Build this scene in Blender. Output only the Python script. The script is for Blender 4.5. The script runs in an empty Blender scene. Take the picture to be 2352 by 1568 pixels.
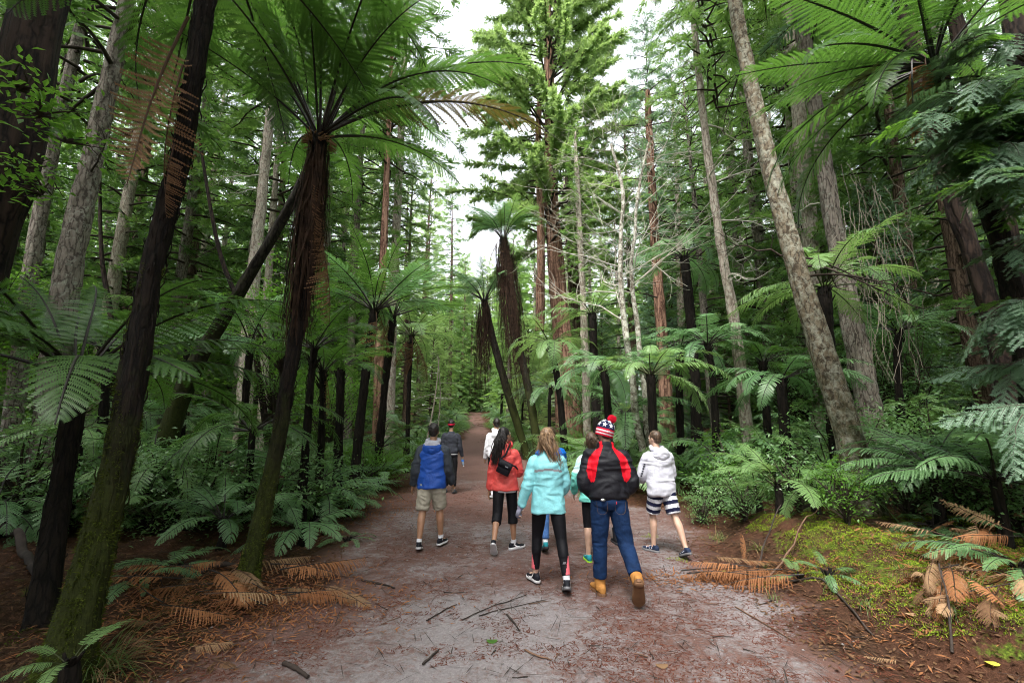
import bpy, math, random
import numpy as np
from mathutils import Vector, Matrix, Euler

SC = bpy.context.scene
COL = SC.collection
R = math.radians

# ------------------------------------------------------------------ camera
FPX = 1045.0                      # focal length in pixels of the 2352 wide picture (16 mm lens)
PITCH = math.atan(180.0 / FPX)
EYE = 1.75
cam_d = bpy.data.cameras.new('camera')
cam_d.sensor_width = 36.0
cam_d.lens = 36.0 * FPX / 2352.0
cam_d.clip_start = 0.05
cam_d.clip_end = 2000.0
cam = bpy.data.objects.new('camera', cam_d)
COL.objects.link(cam)
cam.location = (0, 0, EYE)
cam.rotation_euler = (math.pi / 2 + PITCH, 0, 0)
SC.camera = cam

# ------------------------------------------------------------------ world, sun, exposure
SUN_EL, SUN_AZ = R(60), R(208)
world = bpy.data.worlds.new('World')
SC.world = world
world.use_nodes = True
wn, wl = world.node_tree.nodes, world.node_tree.links
wn.clear()
sky = wn.new('ShaderNodeTexSky')
sky.sky_type = 'NISHITA'
sky.sun_disc = False
sky.sun_elevation = SUN_EL
sky.sun_rotation = SUN_AZ
sky.air_density = 1.0
sky.dust_density = 4.0
hs = wn.new('ShaderNodeHueSaturation')
hs.inputs['Saturation'].default_value = 0.22
hs.inputs['Value'].default_value = 1.0
bg = wn.new('ShaderNodeBackground')
bg.inputs['Strength'].default_value = 0.15
wo = wn.new('ShaderNodeOutputWorld')
wl.new(sky.outputs[0], hs.inputs['Color'])
wl.new(hs.outputs[0], bg.inputs['Color'])
wl.new(bg.outputs[0], wo.inputs['Surface'])

sun_d = bpy.data.lights.new('sun', 'SUN')
sun_d.energy = 1.0
sun_d.angle = R(13)
sun_d.color = (1.0, 0.96, 0.88)
sun = bpy.data.objects.new('sun', sun_d)
COL.objects.link(sun)
sdir = Vector((math.sin(SUN_AZ) * math.cos(SUN_EL), math.cos(SUN_AZ) * math.cos(SUN_EL), math.sin(SUN_EL)))
sun.rotation_euler = sdir.to_track_quat('Z', 'Y').to_euler()
sun.location = (0, 0, 60)

SC.view_settings.view_transform = 'Standard'
SC.view_settings.look = 'None'
SC.view_settings.gamma = 1.0
SC.view_settings.use_curve_mapping = False
SC.view_settings.exposure = 2.3
SC.render.engine = 'CYCLES'
SC.cycles.max_bounces = 7
SC.cycles.diffuse_bounces = 2
SC.cycles.filter_width = 1.0
SC.cycles.glossy_bounces = 2
SC.cycles.transmission_bounces = 4
SC.cycles.transparent_max_bounces = 4
SC.cycles.caustics_reflective = False
SC.cycles.caustics_refractive = False
SC.cycles.use_adaptive_sampling = True
SC.cycles.adaptive_threshold = 0.015
SC.cycles.use_denoising = True
SC.cycles.denoiser = 'OPENIMAGEDENOISE'
SC.cycles.denoising_input_passes = 'RGB_ALBEDO_NORMAL'
SC.cycles.sample_clamp_indirect = 6.0

# ------------------------------------------------------------------ picture -> place
CP, SP = math.cos(PITCH), math.sin(PITCH)


def ray(px, py):
    cx, cy = (px - 1176.0) / FPX, (784.0 - py) / FPX
    return np.array((cx, CP - SP * cy, SP + CP * cy))


def P(px, py, Y):
    d = ray(px, py)
    t = Y / d[1]
    return np.array((d[0] * t, Y, EYE + d[2] * t))


# ------------------------------------------------------------------ noise
def _h(ix, iy, iz, s):
    n = (ix * 374761393 + iy * 668265263 + iz * 2147483647 + s * 144665 + 12345) & 0xFFFFFFFF
    n = ((n ^ (n >> 13)) * 1274126177) & 0xFFFFFFFF
    n = ((n ^ (n >> 16)) * 2246822519) & 0xFFFFFFFF
    return ((n ^ (n >> 15)) & 0xFFFFFF) / float(0xFFFFFF)


def vnoise(p, s=0):
    """value noise in -1..1, p is (n,3)"""
    p = np.asarray(p, float)
    i = np.floor(p).astype(np.int64)
    f = p - i
    f = f * f * (3 - 2 * f)
    out = 0
    for dx in (0, 1):
        wx = f[:, 0] if dx else 1 - f[:, 0]
        for dy in (0, 1):
            wy = f[:, 1] if dy else 1 - f[:, 1]
            for dz in (0, 1):
                wz = f[:, 2] if dz else 1 - f[:, 2]
                out = out + wx * wy * wz * _h(i[:, 0] + dx, i[:, 1] + dy, i[:, 2] + dz, s)
    return out * 2 - 1


def sstep(a, b, x):
    t = np.clip((np.asarray(x, float) - a) / (b - a), 0, 1)
    return t * t * (3 - 2 * t)


# ------------------------------------------------------------------ terrain
def path_c(y):
    return 0.62 - 0.088 * np.asarray(y, float)


def path_l(y):      # left edge
    y = np.asarray(y, float)
    return path_c(y) - (2.75 - 1.65 * sstep(8, 42, y)) - 0.25 * np.sin(y * 0.9) * sstep(60, 20, y)


def path_r(y):
    y = np.asarray(y, float)
    return path_c(y) + (2.45 - 1.35 * sstep(9, 42, y)) + 1.25 * np.exp(-((y - 8.6) / 1.3) ** 2) + 0.12 * np.sin(y * 1.3)


def terrain(x, y, bumps=True):
    x = np.asarray(x, float)
    y = np.asarray(y, float)
    z = 3.6 * sstep(24, 98, y) + 0.28 * np.exp(-((y - 36) / 9.0) ** 2) - 0.12 * np.exp(-((y - 55) / 8.0) ** 2)
    uL = path_l(y) - x
    uR = x - path_r(y)
    z = z + 0.10 * sstep(0, 1.2, uL) + 0.5 * sstep(2.5, 12, uL)
    bank = 0.30 * np.exp(-((y - 5.2) / 2.6) ** 2) + 0.14
    z = z + bank * sstep(0.05, 1.25, uR) + 0.5 * sstep(2.5, 12, uR)
    if bumps:
        sh = x.shape
        q = np.stack([x.ravel(), y.ravel(), np.zeros(x.size)], 1)
        off = np.clip(np.maximum(uL, uR), 0, 0.6) / 0.6
        n1 = vnoise(q * 1.7, 3).reshape(sh)
        n2 = vnoise(q * 5.1, 5).reshape(sh)
        n3 = vnoise(q * 14.0, 6).reshape(sh)
        z = z + off * (0.085 * n1 + 0.05 * n2 + 0.018 * n3) + 0.012 * n1 + 0.005 * n2 + 0.003 * n3
    return z


def gz(x, y):
    return float(terrain(np.array([x]), np.array([y]))[0])


def G(px, py):
    """ground point seen at a pixel"""
    d = ray(px, py)
    o = np.array((0, 0, EYE))
    t = np.linspace(1.0, 150, 6000)
    pts = o + t[:, None] * d
    h = terrain(pts[:, 0], pts[:, 1], False)
    k = np.argmax(pts[:, 2] < h)
    return np.array((pts[k, 0], pts[k, 1], gz(pts[k, 0], pts[k, 1])))


def on_ground(x, y, dz=0.0):
    return np.array((x, y, gz(x, y) + dz))


# ------------------------------------------------------------------ mesh helpers
class MB:
    def __init__(self):
        self.v, self.f, self.m, self.n = [], [], [], 0

    def add(self, verts, faces, mat=0):
        verts = np.asarray(verts, float).reshape(-1, 3)
        faces = np.asarray(faces, np.int64)
        if len(faces) == 0:
            return
        self.v.append(verts)
        self.f.append((faces + self.n))
        mm = np.full(len(faces), mat) if np.isscalar(mat) else np.asarray(mat)
        self.m.append(mm)
        self.n += len(verts)

    def arrays(self):
        return np.concatenate(self.v), self.f, self.m

    def mesh(self, name, mats, smooth=True):
        me = bpy.data.meshes.new(name)
        V = np.concatenate(self.v)
        loops = np.concatenate([f.ravel() for f in self.f])
        sizes = np.concatenate([np.full(len(f), f.shape[1]) for f in self.f])
        mi = np.concatenate(self.m)
        me.vertices.add(len(V))
        me.vertices.foreach_set('co', V.ravel())
        me.loops.add(len(loops))
        me.loops.foreach_set('vertex_index', loops.astype(np.int32))
        me.polygons.add(len(sizes))
        starts = np.concatenate([[0], np.cumsum(sizes)[:-1]])
        me.polygons.foreach_set('loop_start', starts.astype(np.int32))
        me.polygons.foreach_set('material_index', mi.astype(np.int32))
        me.polygons.foreach_set('use_smooth', np.full(len(sizes), smooth))
        for m in mats:
            me.materials.append(m)
        me.update(calc_edges=True)
        me.validate()
        return me

    def build(self, name, mats, parent=None, smooth=True, loc=None):
        return link(name, self.mesh(name, mats, smooth), parent, loc)


def link(name, me, parent=None, loc=None):
    o = bpy.data.objects.new(name, me)
    COL.objects.link(o)
    if parent is not None:
        o.parent = parent
    if loc is not None:
        o.location = loc
    return o


def link_shared(name, me, mats, parent=None, loc=None):
    """an object of a shared mesh with materials of its own"""
    o = link(name, me, parent, loc)
    for i, m in enumerate(mats):
        o.material_slots[i].link = 'OBJECT'
        o.material_slots[i].material = m
    return o


def empty(name, loc, label=None, cat=None, group=None, rz=0.0):
    o = bpy.data.objects.new(name, None)
    COL.objects.link(o)
    o.location = loc
    o.rotation_euler = (0, 0, rz)
    o.empty_display_size = 0.2
    tag(o, label, cat, group)
    return o


def tag(o, label=None, cat=None, group=None, kind=None):
    if label: o['label'] = label
    if cat: o['category'] = cat
    if group: o['group'] = group
    if kind: o['kind'] = kind
    return o


def resample(pts, n, rad=None):
    """Catmull-Rom through control points"""
    pts = np.asarray(pts, float)
    k = len(pts)
    if k == 2:
        t = np.linspace(0, 1, n)[:, None]
        out = pts[0] * (1 - t) + pts[1] * t
    else:
        e = np.vstack([2 * pts[0] - pts[1], pts, 2 * pts[-1] - pts[-2]])
        u = np.linspace(0, k - 1 - 1e-9, n)
        i = np.floor(u).astype(int)
        f = (u - i)[:, None]
        p0, p1, p2, p3 = e[i], e[i + 1], e[i + 2], e[i + 3]
        out = 0.5 * ((2 * p1) + (-p0 + p2) * f + (2 * p0 - 5 * p1 + 4 * p2 - p3) * f ** 2 + (-p0 + 3 * p1 - 3 * p2 + p3) * f ** 3)
    if rad is None:
        return out
    r = np.interp(np.linspace(0, 1, n), np.linspace(0, 1, len(rad)), rad)
    return out, r


def frames(pts):
    T = np.gradient(pts, axis=0)
    T /= np.linalg.norm(T, axis=1)[:, None] + 1e-12
    ref = np.array((0, 1.0, 0)) if abs(T[0][1]) < 0.9 else np.array((1.0, 0, 0))
    N = np.zeros_like(T)
    n = ref - T[0] * ref.dot(T[0])
    for i in range(len(T)):
        n = n - T[i] * n.dot(T[i])
        n /= np.linalg.norm(n) + 1e-12
        N[i] = n
    return T, N, np.cross(T, N)


def tube(mb, pts, rad, sides=6, mat=0, cap=True, bark=0.0, bfreq=9.0, bz=1.2, seed=0, flute=0.0):
    pts = np.asarray(pts, float)
    rad = np.broadcast_to(np.asarray(rad, float), (len(pts),))
    T, N, B = frames(pts)
    a = np.linspace(0, 2 * math.pi, sides, endpoint=False)
    rr = np.repeat(rad[:, None], sides, 1)
    if bark or flute:
        s = np.concatenate([[0], np.cumsum(np.linalg.norm(np.diff(pts, axis=0), axis=1))])
        rm = max(rad.mean(), 0.02)
        q = np.stack(np.broadcast_arrays(np.cos(a)[None] * bfreq * rm, np.sin(a)[None] * bfreq * rm, (s * bz)[:, None]), -1).reshape(-1, 3)
        if bark:
            rr = rr + (bark * (vnoise(q, seed) + 0.5 * vnoise(q * 2.3, seed + 1))).reshape(len(pts), sides)
        if flute:
            q2 = q * np.array((0.3, 0.3, 0.25))
            rr = rr * (1 + flute * vnoise(q2, seed + 7).reshape(len(pts), sides))
    V = pts[:, None] + rr[:, :, None] * (np.cos(a)[None, :, None] * N[:, None] + np.sin(a)[None, :, None] * B[:, None])
    V = V.reshape(-1, 3)
    i = np.arange(len(pts) - 1)[:, None] * sides
    j = np.arange(sides)[None]
    j2 = (j + 1) % sides
    F = np.stack([i + j, i + j2, i + sides + j2, i + sides + j], -1).reshape(-1, 4)
    mb.add(V, F, mat)
    if cap:
        n = len(V)
        c = np.vstack([pts[0], pts[-1]])
        jj = np.arange(sides)
        V2 = np.vstack([V[:sides], pts[0]])
        mb.add(V2, np.stack([np.full(sides, sides), (jj + 1) % sides, jj], -1), mat)
        V3 = np.vstack([V[-sides:], pts[-1]])
        mb.add(V3, np.stack([np.full(sides, sides), jj, (jj + 1) % sides], -1), mat)


# ------------------------------------------------------------------ materials
MAT = {}


def newmat(name):
    m = bpy.data.materials.new(name)
    m.use_nodes = True
    nt = m.node_tree
    for n in list(nt.nodes):
        nt.nodes.remove(n)
    out = nt.nodes.new('ShaderNodeOutputMaterial')
    bs = nt.nodes.new('ShaderNodeBsdfPrincipled')
    nt.links.new(bs.outputs[0], out.inputs['Surface'])
    MAT[name] = m
    return m, nt, bs, out


def nd(nt, typ, **kw):
    n = nt.nodes.new(typ)
    for k, v in kw.items():
        if k.startswith('i_'):
            key = k[2:]
            key = int(key) if key.isdigit() else key.replace('_', ' ')
            n.inputs[key].default_value = v
        else:
            setattr(n, k, v)
    return n


def ramp(nt, fac, stops, interp='LINEAR'):
    r = nt.nodes.new('ShaderNodeValToRGB')
    r.color_ramp.interpolation = interp
    el = r.color_ramp.elements
    while len(el) > 1:
        el.remove(el[-1])
    el[0].position, el[0].color = stops[0][0], (*stops[0][1], 1)
    for p, c in stops[1:]:
        e = el.new(p)
        e.color = (*c, 1)
    nt.links.new(fac, r.inputs[0])
    return r.outputs[0]


def mix(nt, fac, a, b, blend='MIX'):
    m = nt.nodes.new('ShaderNodeMix')
    m.data_type = 'RGBA'
    m.blend_type = blend
    for sock, val in ((m.inputs[0], fac), (m.inputs[6], a), (m.inputs[7], b)):
        if hasattr(val, 'is_linked') or hasattr(val, 'links'):
            nt.links.new(val, sock)
        elif isinstance(val, (int, float)):
            sock.default_value = val
        else:
            sock.default_value = (*val, 1)
    return m.outputs[2]


def math_(nt, op, a, b=None, clamp=False):
    m = nt.nodes.new('ShaderNodeMath')
    m.operation = op
    m.use_clamp = clamp
    for k, val in enumerate((a, b)):
        if val is None: continue
        if isinstance(val, (int, float)):
            m.inputs[k].default_value = val
        else:
            nt.links.new(val, m.inputs[k])
    return m.outputs[0]


def noise(nt, vec, scale, detail=4, rough=0.6, dist=0.0):
    n = nd(nt, 'ShaderNodeTexNoise', i_Scale=scale, i_Detail=detail, i_Roughness=rough, i_Distortion=dist)
    if vec is not None:
        nt.links.new(vec, n.inputs['Vector'])
    return n.outputs[0]


def mapping(nt, vec, scale=(1, 1, 1), rot=(0, 0, 0), loc=(0, 0, 0)):
    m = nd(nt, 'ShaderNodeMapping')
    m.inputs['Scale'].default_value = scale
    m.inputs['Rotation'].default_value = rot
    m.inputs['Location'].default_value = loc
    nt.links.new(vec, m.inputs['Vector'])
    return m.outputs[0]


def bump(nt, bs, height, strength=0.5, dist=0.02):
    b = nd(nt, 'ShaderNodeBump', i_Strength=strength, i_Distance=dist)
    nt.links.new(height, b.inputs['Height'])
    nt.links.new(b.outputs[0], bs.inputs['Normal'])


def leaf_mat(name, c1, c2, transl=0.35, tcol=None, rough=0.42, spec=0.5, hue_var=0.25):
    m, nt, bs, out = newmat(name)
    oi = nd(nt, 'ShaderNodeObjectInfo')
    ge = nd(nt, 'ShaderNodeNewGeometry')
    tc = nd(nt, 'ShaderNodeTexCoord')
    n = noise(nt, tc.outputs['Object'], 1.3, 2)
    f = math_(nt, 'ADD', math_(nt, 'MULTIPLY', oi.outputs['Random'], 0.45),
              math_(nt, 'ADD', math_(nt, 'MULTIPLY', ge.outputs['Random Per Island'], 0.25), math_(nt, 'MULTIPLY', n, 0.45)))
    col = ramp(nt, f, [(0.2, c1), (0.85, c2)])
    nt.links.new(col, bs.inputs['Base Color'])
    bs.inputs['Roughness'].default_value = rough
    bs.inputs['Specular IOR Level'].default_value = spec
    tr = nd(nt, 'ShaderNodeBsdfTranslucent')
    tcol = tcol or (min(1, c2[0] * 1.9), min(1, c2[1] * 1.7), c2[2] * 0.6)
    tcn = mix(nt, 0.75, col, tcol)
    nt.links.new(tcn, tr.inputs['Color'])
    mx = nd(nt, 'ShaderNodeMixShader', i_0=transl)
    nt.links.new(bs.outputs[0], mx.inputs[1])
    nt.links.new(tr.outputs[0], mx.inputs[2])
    nt.links.new(mx.outputs[0], out.inputs['Surface'])
    return m


def bark_mat(name, dark, light, sxy=14.0, sz=1.6, lichen=None, lich_amt=0.0, moss_h=0.0, moss_amt=0.0, bmp=0.6, moss_col=(0.034, 0.042, 0.008)):
    m, nt, bs, out = newmat(name)
    tc = nd(nt, 'ShaderNodeTexCoord')
    ob = tc.outputs['Object']
    v = mapping(nt, ob, (sxy, sxy, sz))
    n1 = noise(nt, v, 1.0, 6, 0.65, 0.6)
    n2 = noise(nt, mapping(nt, ob, (sxy * 2.4, sxy * 2.4, sz * 4)), 1.0, 4, 0.6)
    vo = nd(nt, 'ShaderNodeTexVoronoi', feature='DISTANCE_TO_EDGE', i_Scale=1.0)
    wv = nd(nt, 'ShaderNodeVectorMath', operation='ADD')
    nt.links.new(mapping(nt, ob, (sxy * 0.85, sxy * 0.85, sz * 1.3)), wv.inputs[0])
    nz = nd(nt, 'ShaderNodeTexNoise', i_Scale=6.0, i_Detail=3.0)
    nt.links.new(ob, nz.inputs['Vector'])
    nt.links.new(nz.outputs[1], wv.inputs[1])
    nt.links.new(wv.outputs[0], vo.inputs['Vector'])
    crack = ramp(nt, vo.outputs['Distance'], [(0.0, (0, 0, 0)), (0.16, (1, 1, 1))])
    h = math_(nt, 'ADD', math_(nt, 'MULTIPLY', n1, 0.5), math_(nt, 'ADD', math_(nt, 'MULTIPLY', n2, 0.33), math_(nt, 'MULTIPLY', crack, 0.17)))
    col = ramp(nt, h, [(0.42, dark), (0.54, tuple((a + b) / 2 for a, b in zip(dark, light))), (0.68, light)])
    if lichen:
        ln = noise(nt, ob, 9.0, 7, 0.75, 0.5)
        lf = ramp(nt, ln, [(0.58 - lich_amt, (0, 0, 0)), (0.72 - lich_amt, (0.85, 0.85, 0.85))])
        lc = ramp(nt, noise(nt, ob, 21.0, 3), [(0.35, tuple(c * 0.7 for c in lichen)), (0.65, lichen)])
        col = mix(nt, lf, col, lc)
    if moss_amt:
        sep = nd(nt, 'ShaderNodeSeparateXYZ')
        nt.links.new(ob, sep.inputs[0])
        hz = math_(nt, 'SUBTRACT', 1.0, math_(nt, 'DIVIDE', sep.outputs[2], moss_h))
        mn = noise(nt, ob, 3.2, 5, 0.7)
        mf = math_(nt, 'ADD', math_(nt, 'MULTIPLY', hz, moss_amt), math_(nt, 'SUBTRACT', mn, 0.5))
        mf = ramp(nt, mf, [(0.12, (0, 0, 0)), (0.4, (1, 1, 1))])
        mc = ramp(nt, noise(nt, ob, 30, 4), [(0.3, tuple(c * 0.45 for c in moss_col)), (0.7, moss_col)])
        col = mix(nt, mf, col, mc)
    nt.links.new(col, bs.inputs['Base Color'])
    bs.inputs['Roughness'].default_value = 0.9
    bs.inputs['Specular IOR Level'].default_value = 0.2
    bump(nt, bs, h, bmp, 0.03)
    return m


def plain_mat(name, col, rough=0.7, spec=0.3, var=0.15, scale=12.0, bmp=0.0, sheen=0.0, metal=0.0, coat=0.0):
    m, nt, bs, out = newmat(name)
    tc = nd(nt, 'ShaderNodeTexCoord')
    n = noise(nt, tc.outputs['Object'], scale, 4)
    c = ramp(nt, n, [(0.3, tuple(x * (1 - var) for x in col)), (0.7, tuple(min(1, x * (1 + var)) for x in col))])
    nt.links.new(c, bs.inputs['Base Color'])
    bs.inputs['Roughness'].default_value = rough
    bs.inputs['Specular IOR Level'].default_value = spec
    bs.inputs['Metallic'].default_value = metal
    if sheen:
        bs.inputs['Sheen Weight'].default_value = sheen
    if coat:
        bs.inputs['Coat Weight'].default_value = coat
    if bmp:
        bump(nt, bs, noise(nt, tc.outputs['Object'], scale * 12, 3), bmp, 0.004)
    return m


# foliage
leaf_mat('fern_green', (0.026, 0.075, 0.018), (0.075, 0.155, 0.036), 0.36, (0.13, 0.29, 0.035))
leaf_mat('fern_teal', (0.070, 0.165, 0.068), (0.165, 0.30, 0.12), 0.34, (0.17, 0.36, 0.11), rough=0.4, spec=0.6)  # bluish green; sky reflection on the fronds is put into the colour
leaf_mat('fern_bright', (0.09, 0.19, 0.06), (0.19, 0.32, 0.115), 0.36, (0.27, 0.46, 0.10))
leaf_mat('fern_brown', (0.09, 0.048, 0.026), (0.20, 0.115, 0.065), 0.2, (0.36, 0.18, 0.08), rough=0.8, spec=0.1)
leaf_mat('fern_orange', (0.15, 0.062, 0.028), (0.36, 0.165, 0.075), 0.15, (0.5, 0.2, 0.06), rough=0.8, spec=0.1)
leaf_mat('fern_tan', (0.16, 0.095, 0.055), (0.36, 0.23, 0.13), 0.15, (0.4, 0.25, 0.12), rough=0.85, spec=0.1)
leaf_mat('fern_bronze', (0.035, 0.05, 0.012), (0.10, 0.085, 0.022), 0.36, (0.20, 0.15, 0.03))
leaf_mat('conifer_green', (0.035, 0.085, 0.026), (0.095, 0.18, 0.055), 0.38, (0.20, 0.40, 0.06))
leaf_mat('conifer_lit', (0.12, 0.21, 0.06), (0.30, 0.44, 0.15), 0.46, (0.44, 0.62, 0.18))  # lighter yellow copy; light on the centre trees put into its colour
leaf_mat('conifer_mid', (0.06, 0.135, 0.036), (0.14, 0.25, 0.08), 0.42, (0.30, 0.52, 0.09))
leaf_mat('conifer_blue', (0.06, 0.125, 0.075), (0.15, 0.24, 0.16), 0.32, (0.24, 0.44, 0.14), rough=0.45)
leaf_mat('leaf_green', (0.045, 0.13, 0.020), (0.12, 0.26, 0.04), 0.48, (0.20, 0.42, 0.04), rough=0.4, spec=0.45)
leaf_mat('leaf_shrub', (0.055, 0.14, 0.048), (0.15, 0.28, 0.10), 0.36, (0.20, 0.38, 0.08), rough=0.32, spec=0.6)
leaf_mat('grass_green', (0.04, 0.09, 0.015), (0.12, 0.19, 0.05), 0.3)
leaf_mat('moss_green', (0.085, 0.145, 0.010), (0.29, 0.38, 0.04), 0.3, (0.35, 0.45, 0.05), rough=0.9, spec=0.1)
leaf_mat('moss_dark', (0.024, 0.034, 0.005), (0.09, 0.115, 0.016), 0.15, (0.1, 0.12, 0.02), rough=0.9, spec=0.1)
leaf_mat('litter_leaf', (0.03, 0.016, 0.009), (0.17, 0.095, 0.05), 0.05, rough=0.85, spec=0.15)
leaf_mat('needle_red', (0.075, 0.024, 0.015), (0.20, 0.075, 0.048), 0.05, (0.2, 0.06, 0.03), rough=0.9, spec=0.1)
plain_mat('stalk_dark', (0.014, 0.010, 0.008), 0.6, 0.4)
plain_mat('stalk_brown', (0.06, 0.03, 0.016), 0.7, 0.3)
plain_mat('stalk_green', (0.045, 0.055, 0.02), 0.6, 0.3)
plain_mat('twig_grey', (0.42, 0.40, 0.34), 0.9, 0.2, 0.3)
plain_mat('vine_grey', (0.24, 0.21, 0.17), 0.9, 0.2, 0.3)
plain_mat('twig_dark', (0.045, 0.035, 0.028), 0.9, 0.2, 0.3)
plain_mat('skirt_brown', (0.030, 0.017, 0.011), 0.9, 0.15, 0.8, 9.0)
plain_mat('stick_dark', (0.035, 0.026, 0.022), 0.85, 0.25, 0.4)
plain_mat('stick_brown', (0.13, 0.075, 0.05), 0.85, 0.2, 0.4)
# bark
bark_mat('bark_ponga', (0.003, 0.0022, 0.0018), (0.018, 0.012, 0.009), 26, 2.2, moss_h=2.6, moss_amt=0.75, bmp=0.9)
bark_mat('bark_ponga_dry', (0.003, 0.0025, 0.002), (0.017, 0.012, 0.009), 24, 2.4, bmp=0.9)
bark_mat('bark_mossy', (0.005, 0.004, 0.003), (0.03, 0.026, 0.018), 12, 2.5, moss_h=5.0, moss_amt=0.62, bmp=0.8)
bark_mat('bark_grey', (0.06, 0.048, 0.04), (0.25, 0.215, 0.185), 13, 2.0, lichen=(0.36, 0.37, 0.31), lich_amt=0.06, bmp=0.9)
bark_mat('bark_pale', (0.16, 0.125, 0.10), (0.46, 0.40, 0.34), 15, 2.4, lichen=(0.5, 0.5, 0.42), lich_amt=0.08, bmp=0.8)
bark_mat('bark_redwood', (0.085, 0.043, 0.030), (0.36, 0.21, 0.15), 9, 0.55, bmp=1.0)
bark_mat('bark_brown', (0.045, 0.028, 0.02), (0.21, 0.145, 0.11), 11, 0.9, bmp=1.0)
bark_mat('bark_lichen', (0.05, 0.038, 0.026), (0.20, 0.16, 0.11), 13, 3.2, lichen=(0.36, 0.36, 0.29), lich_amt=0.12, moss_h=3.6, moss_amt=0.34, bmp=0.9)
bark_mat('bark_white', (0.08, 0.065, 0.05), (0.26, 0.23, 0.18), 20, 5, lichen=(0.62, 0.62, 0.54), lich_amt=0.14, moss_h=2.4, moss_amt=0.3, bmp=0.5)
bark_mat('bark_dark', (0.006, 0.004, 0.0035), (0.038, 0.024, 0.018), 12, 0.9, bmp=1.0)

# ================================================================== GROUND
def grid(xs, ys, zfun):
    X, Y = np.meshgrid(xs, ys)
    Z = zfun(X, Y)
    V = np.stack([X, Y, Z], -1).reshape(-1, 3)
    nx, ny = len(xs), len(ys)
    i = np.arange(ny - 1)[:, None] * nx
    j = np.arange(nx - 1)[None]
    F = np.stack([i + j, i + j + 1, i + nx + j + 1, i + nx + j], -1).reshape(-1, 4)
    return V, F


def attr(me, name, vals):
    a = me.attributes.new(name, 'FLOAT', 'POINT')
    a.data.foreach_set('value', np.asarray(vals, np.float32))


def seg(*parts):
    out = []
    for a, b, n in parts:
        out.append(np.linspace(a, b, n, endpoint=False))
    return np.concatenate(out)


def ground_material():
    m, nt, bs, out = newmat('forest_floor')
    tc = nd(nt, 'ShaderNodeTexCoord')
    ob = tc.outputs['Object']
    n1 = noise(nt, ob, 1.6, 5, 0.65, 0.4)
    n2 = noise(nt, ob, 17.0, 6, 0.75, 0.5)
    n3 = noise(nt, ob, 70.0, 4, 0.7)
    h = math_(nt, 'ADD', math_(nt, 'MULTIPLY', n2, 0.6), math_(nt, 'MULTIPLY', n3, 0.4))
    c = ramp(nt, h, [(0.32, (0.012, 0.007, 0.005)), (0.5, (0.045, 0.024, 0.014)), (0.62, (0.12, 0.06, 0.034)), (0.72, (0.24, 0.14, 0.085))])
    red = ramp(nt, n1, [(0.4, (0, 0, 0)), (0.65, (1, 1, 1))])
    c = mix(nt, math_(nt, 'MULTIPLY', red, 0.5), c, (0.085, 0.032, 0.018))
    at = nd(nt, 'ShaderNodeAttribute', attribute_name='moss')
    mf = math_(nt, 'ADD', at.outputs['Fac'], math_(nt, 'MULTIPLY', math_(nt, 'SUBTRACT', noise(nt, ob, 4.0, 6, 0.75), 0.5), 2.2))
    mf = ramp(nt, mf, [(0.42, (0, 0, 0)), (0.62, (1, 1, 1))])
    mc = ramp(nt, noise(nt, ob, 38, 4, 0.7), [(0.32, (0.03, 0.045, 0.006)), (0.55, (0.09, 0.13, 0.014)), (0.72, (0.19, 0.24, 0.035))])
    c = mix(nt, mf, c, mc)
    nt.links.new(c, bs.inputs['Base Color'])
    bs.inputs['Roughness'].default_value = 0.92
    bs.inputs['Specular IOR Level'].default_value = 0.15
    bump(nt, bs, h, 0.9, 0.05)
    return m


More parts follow.
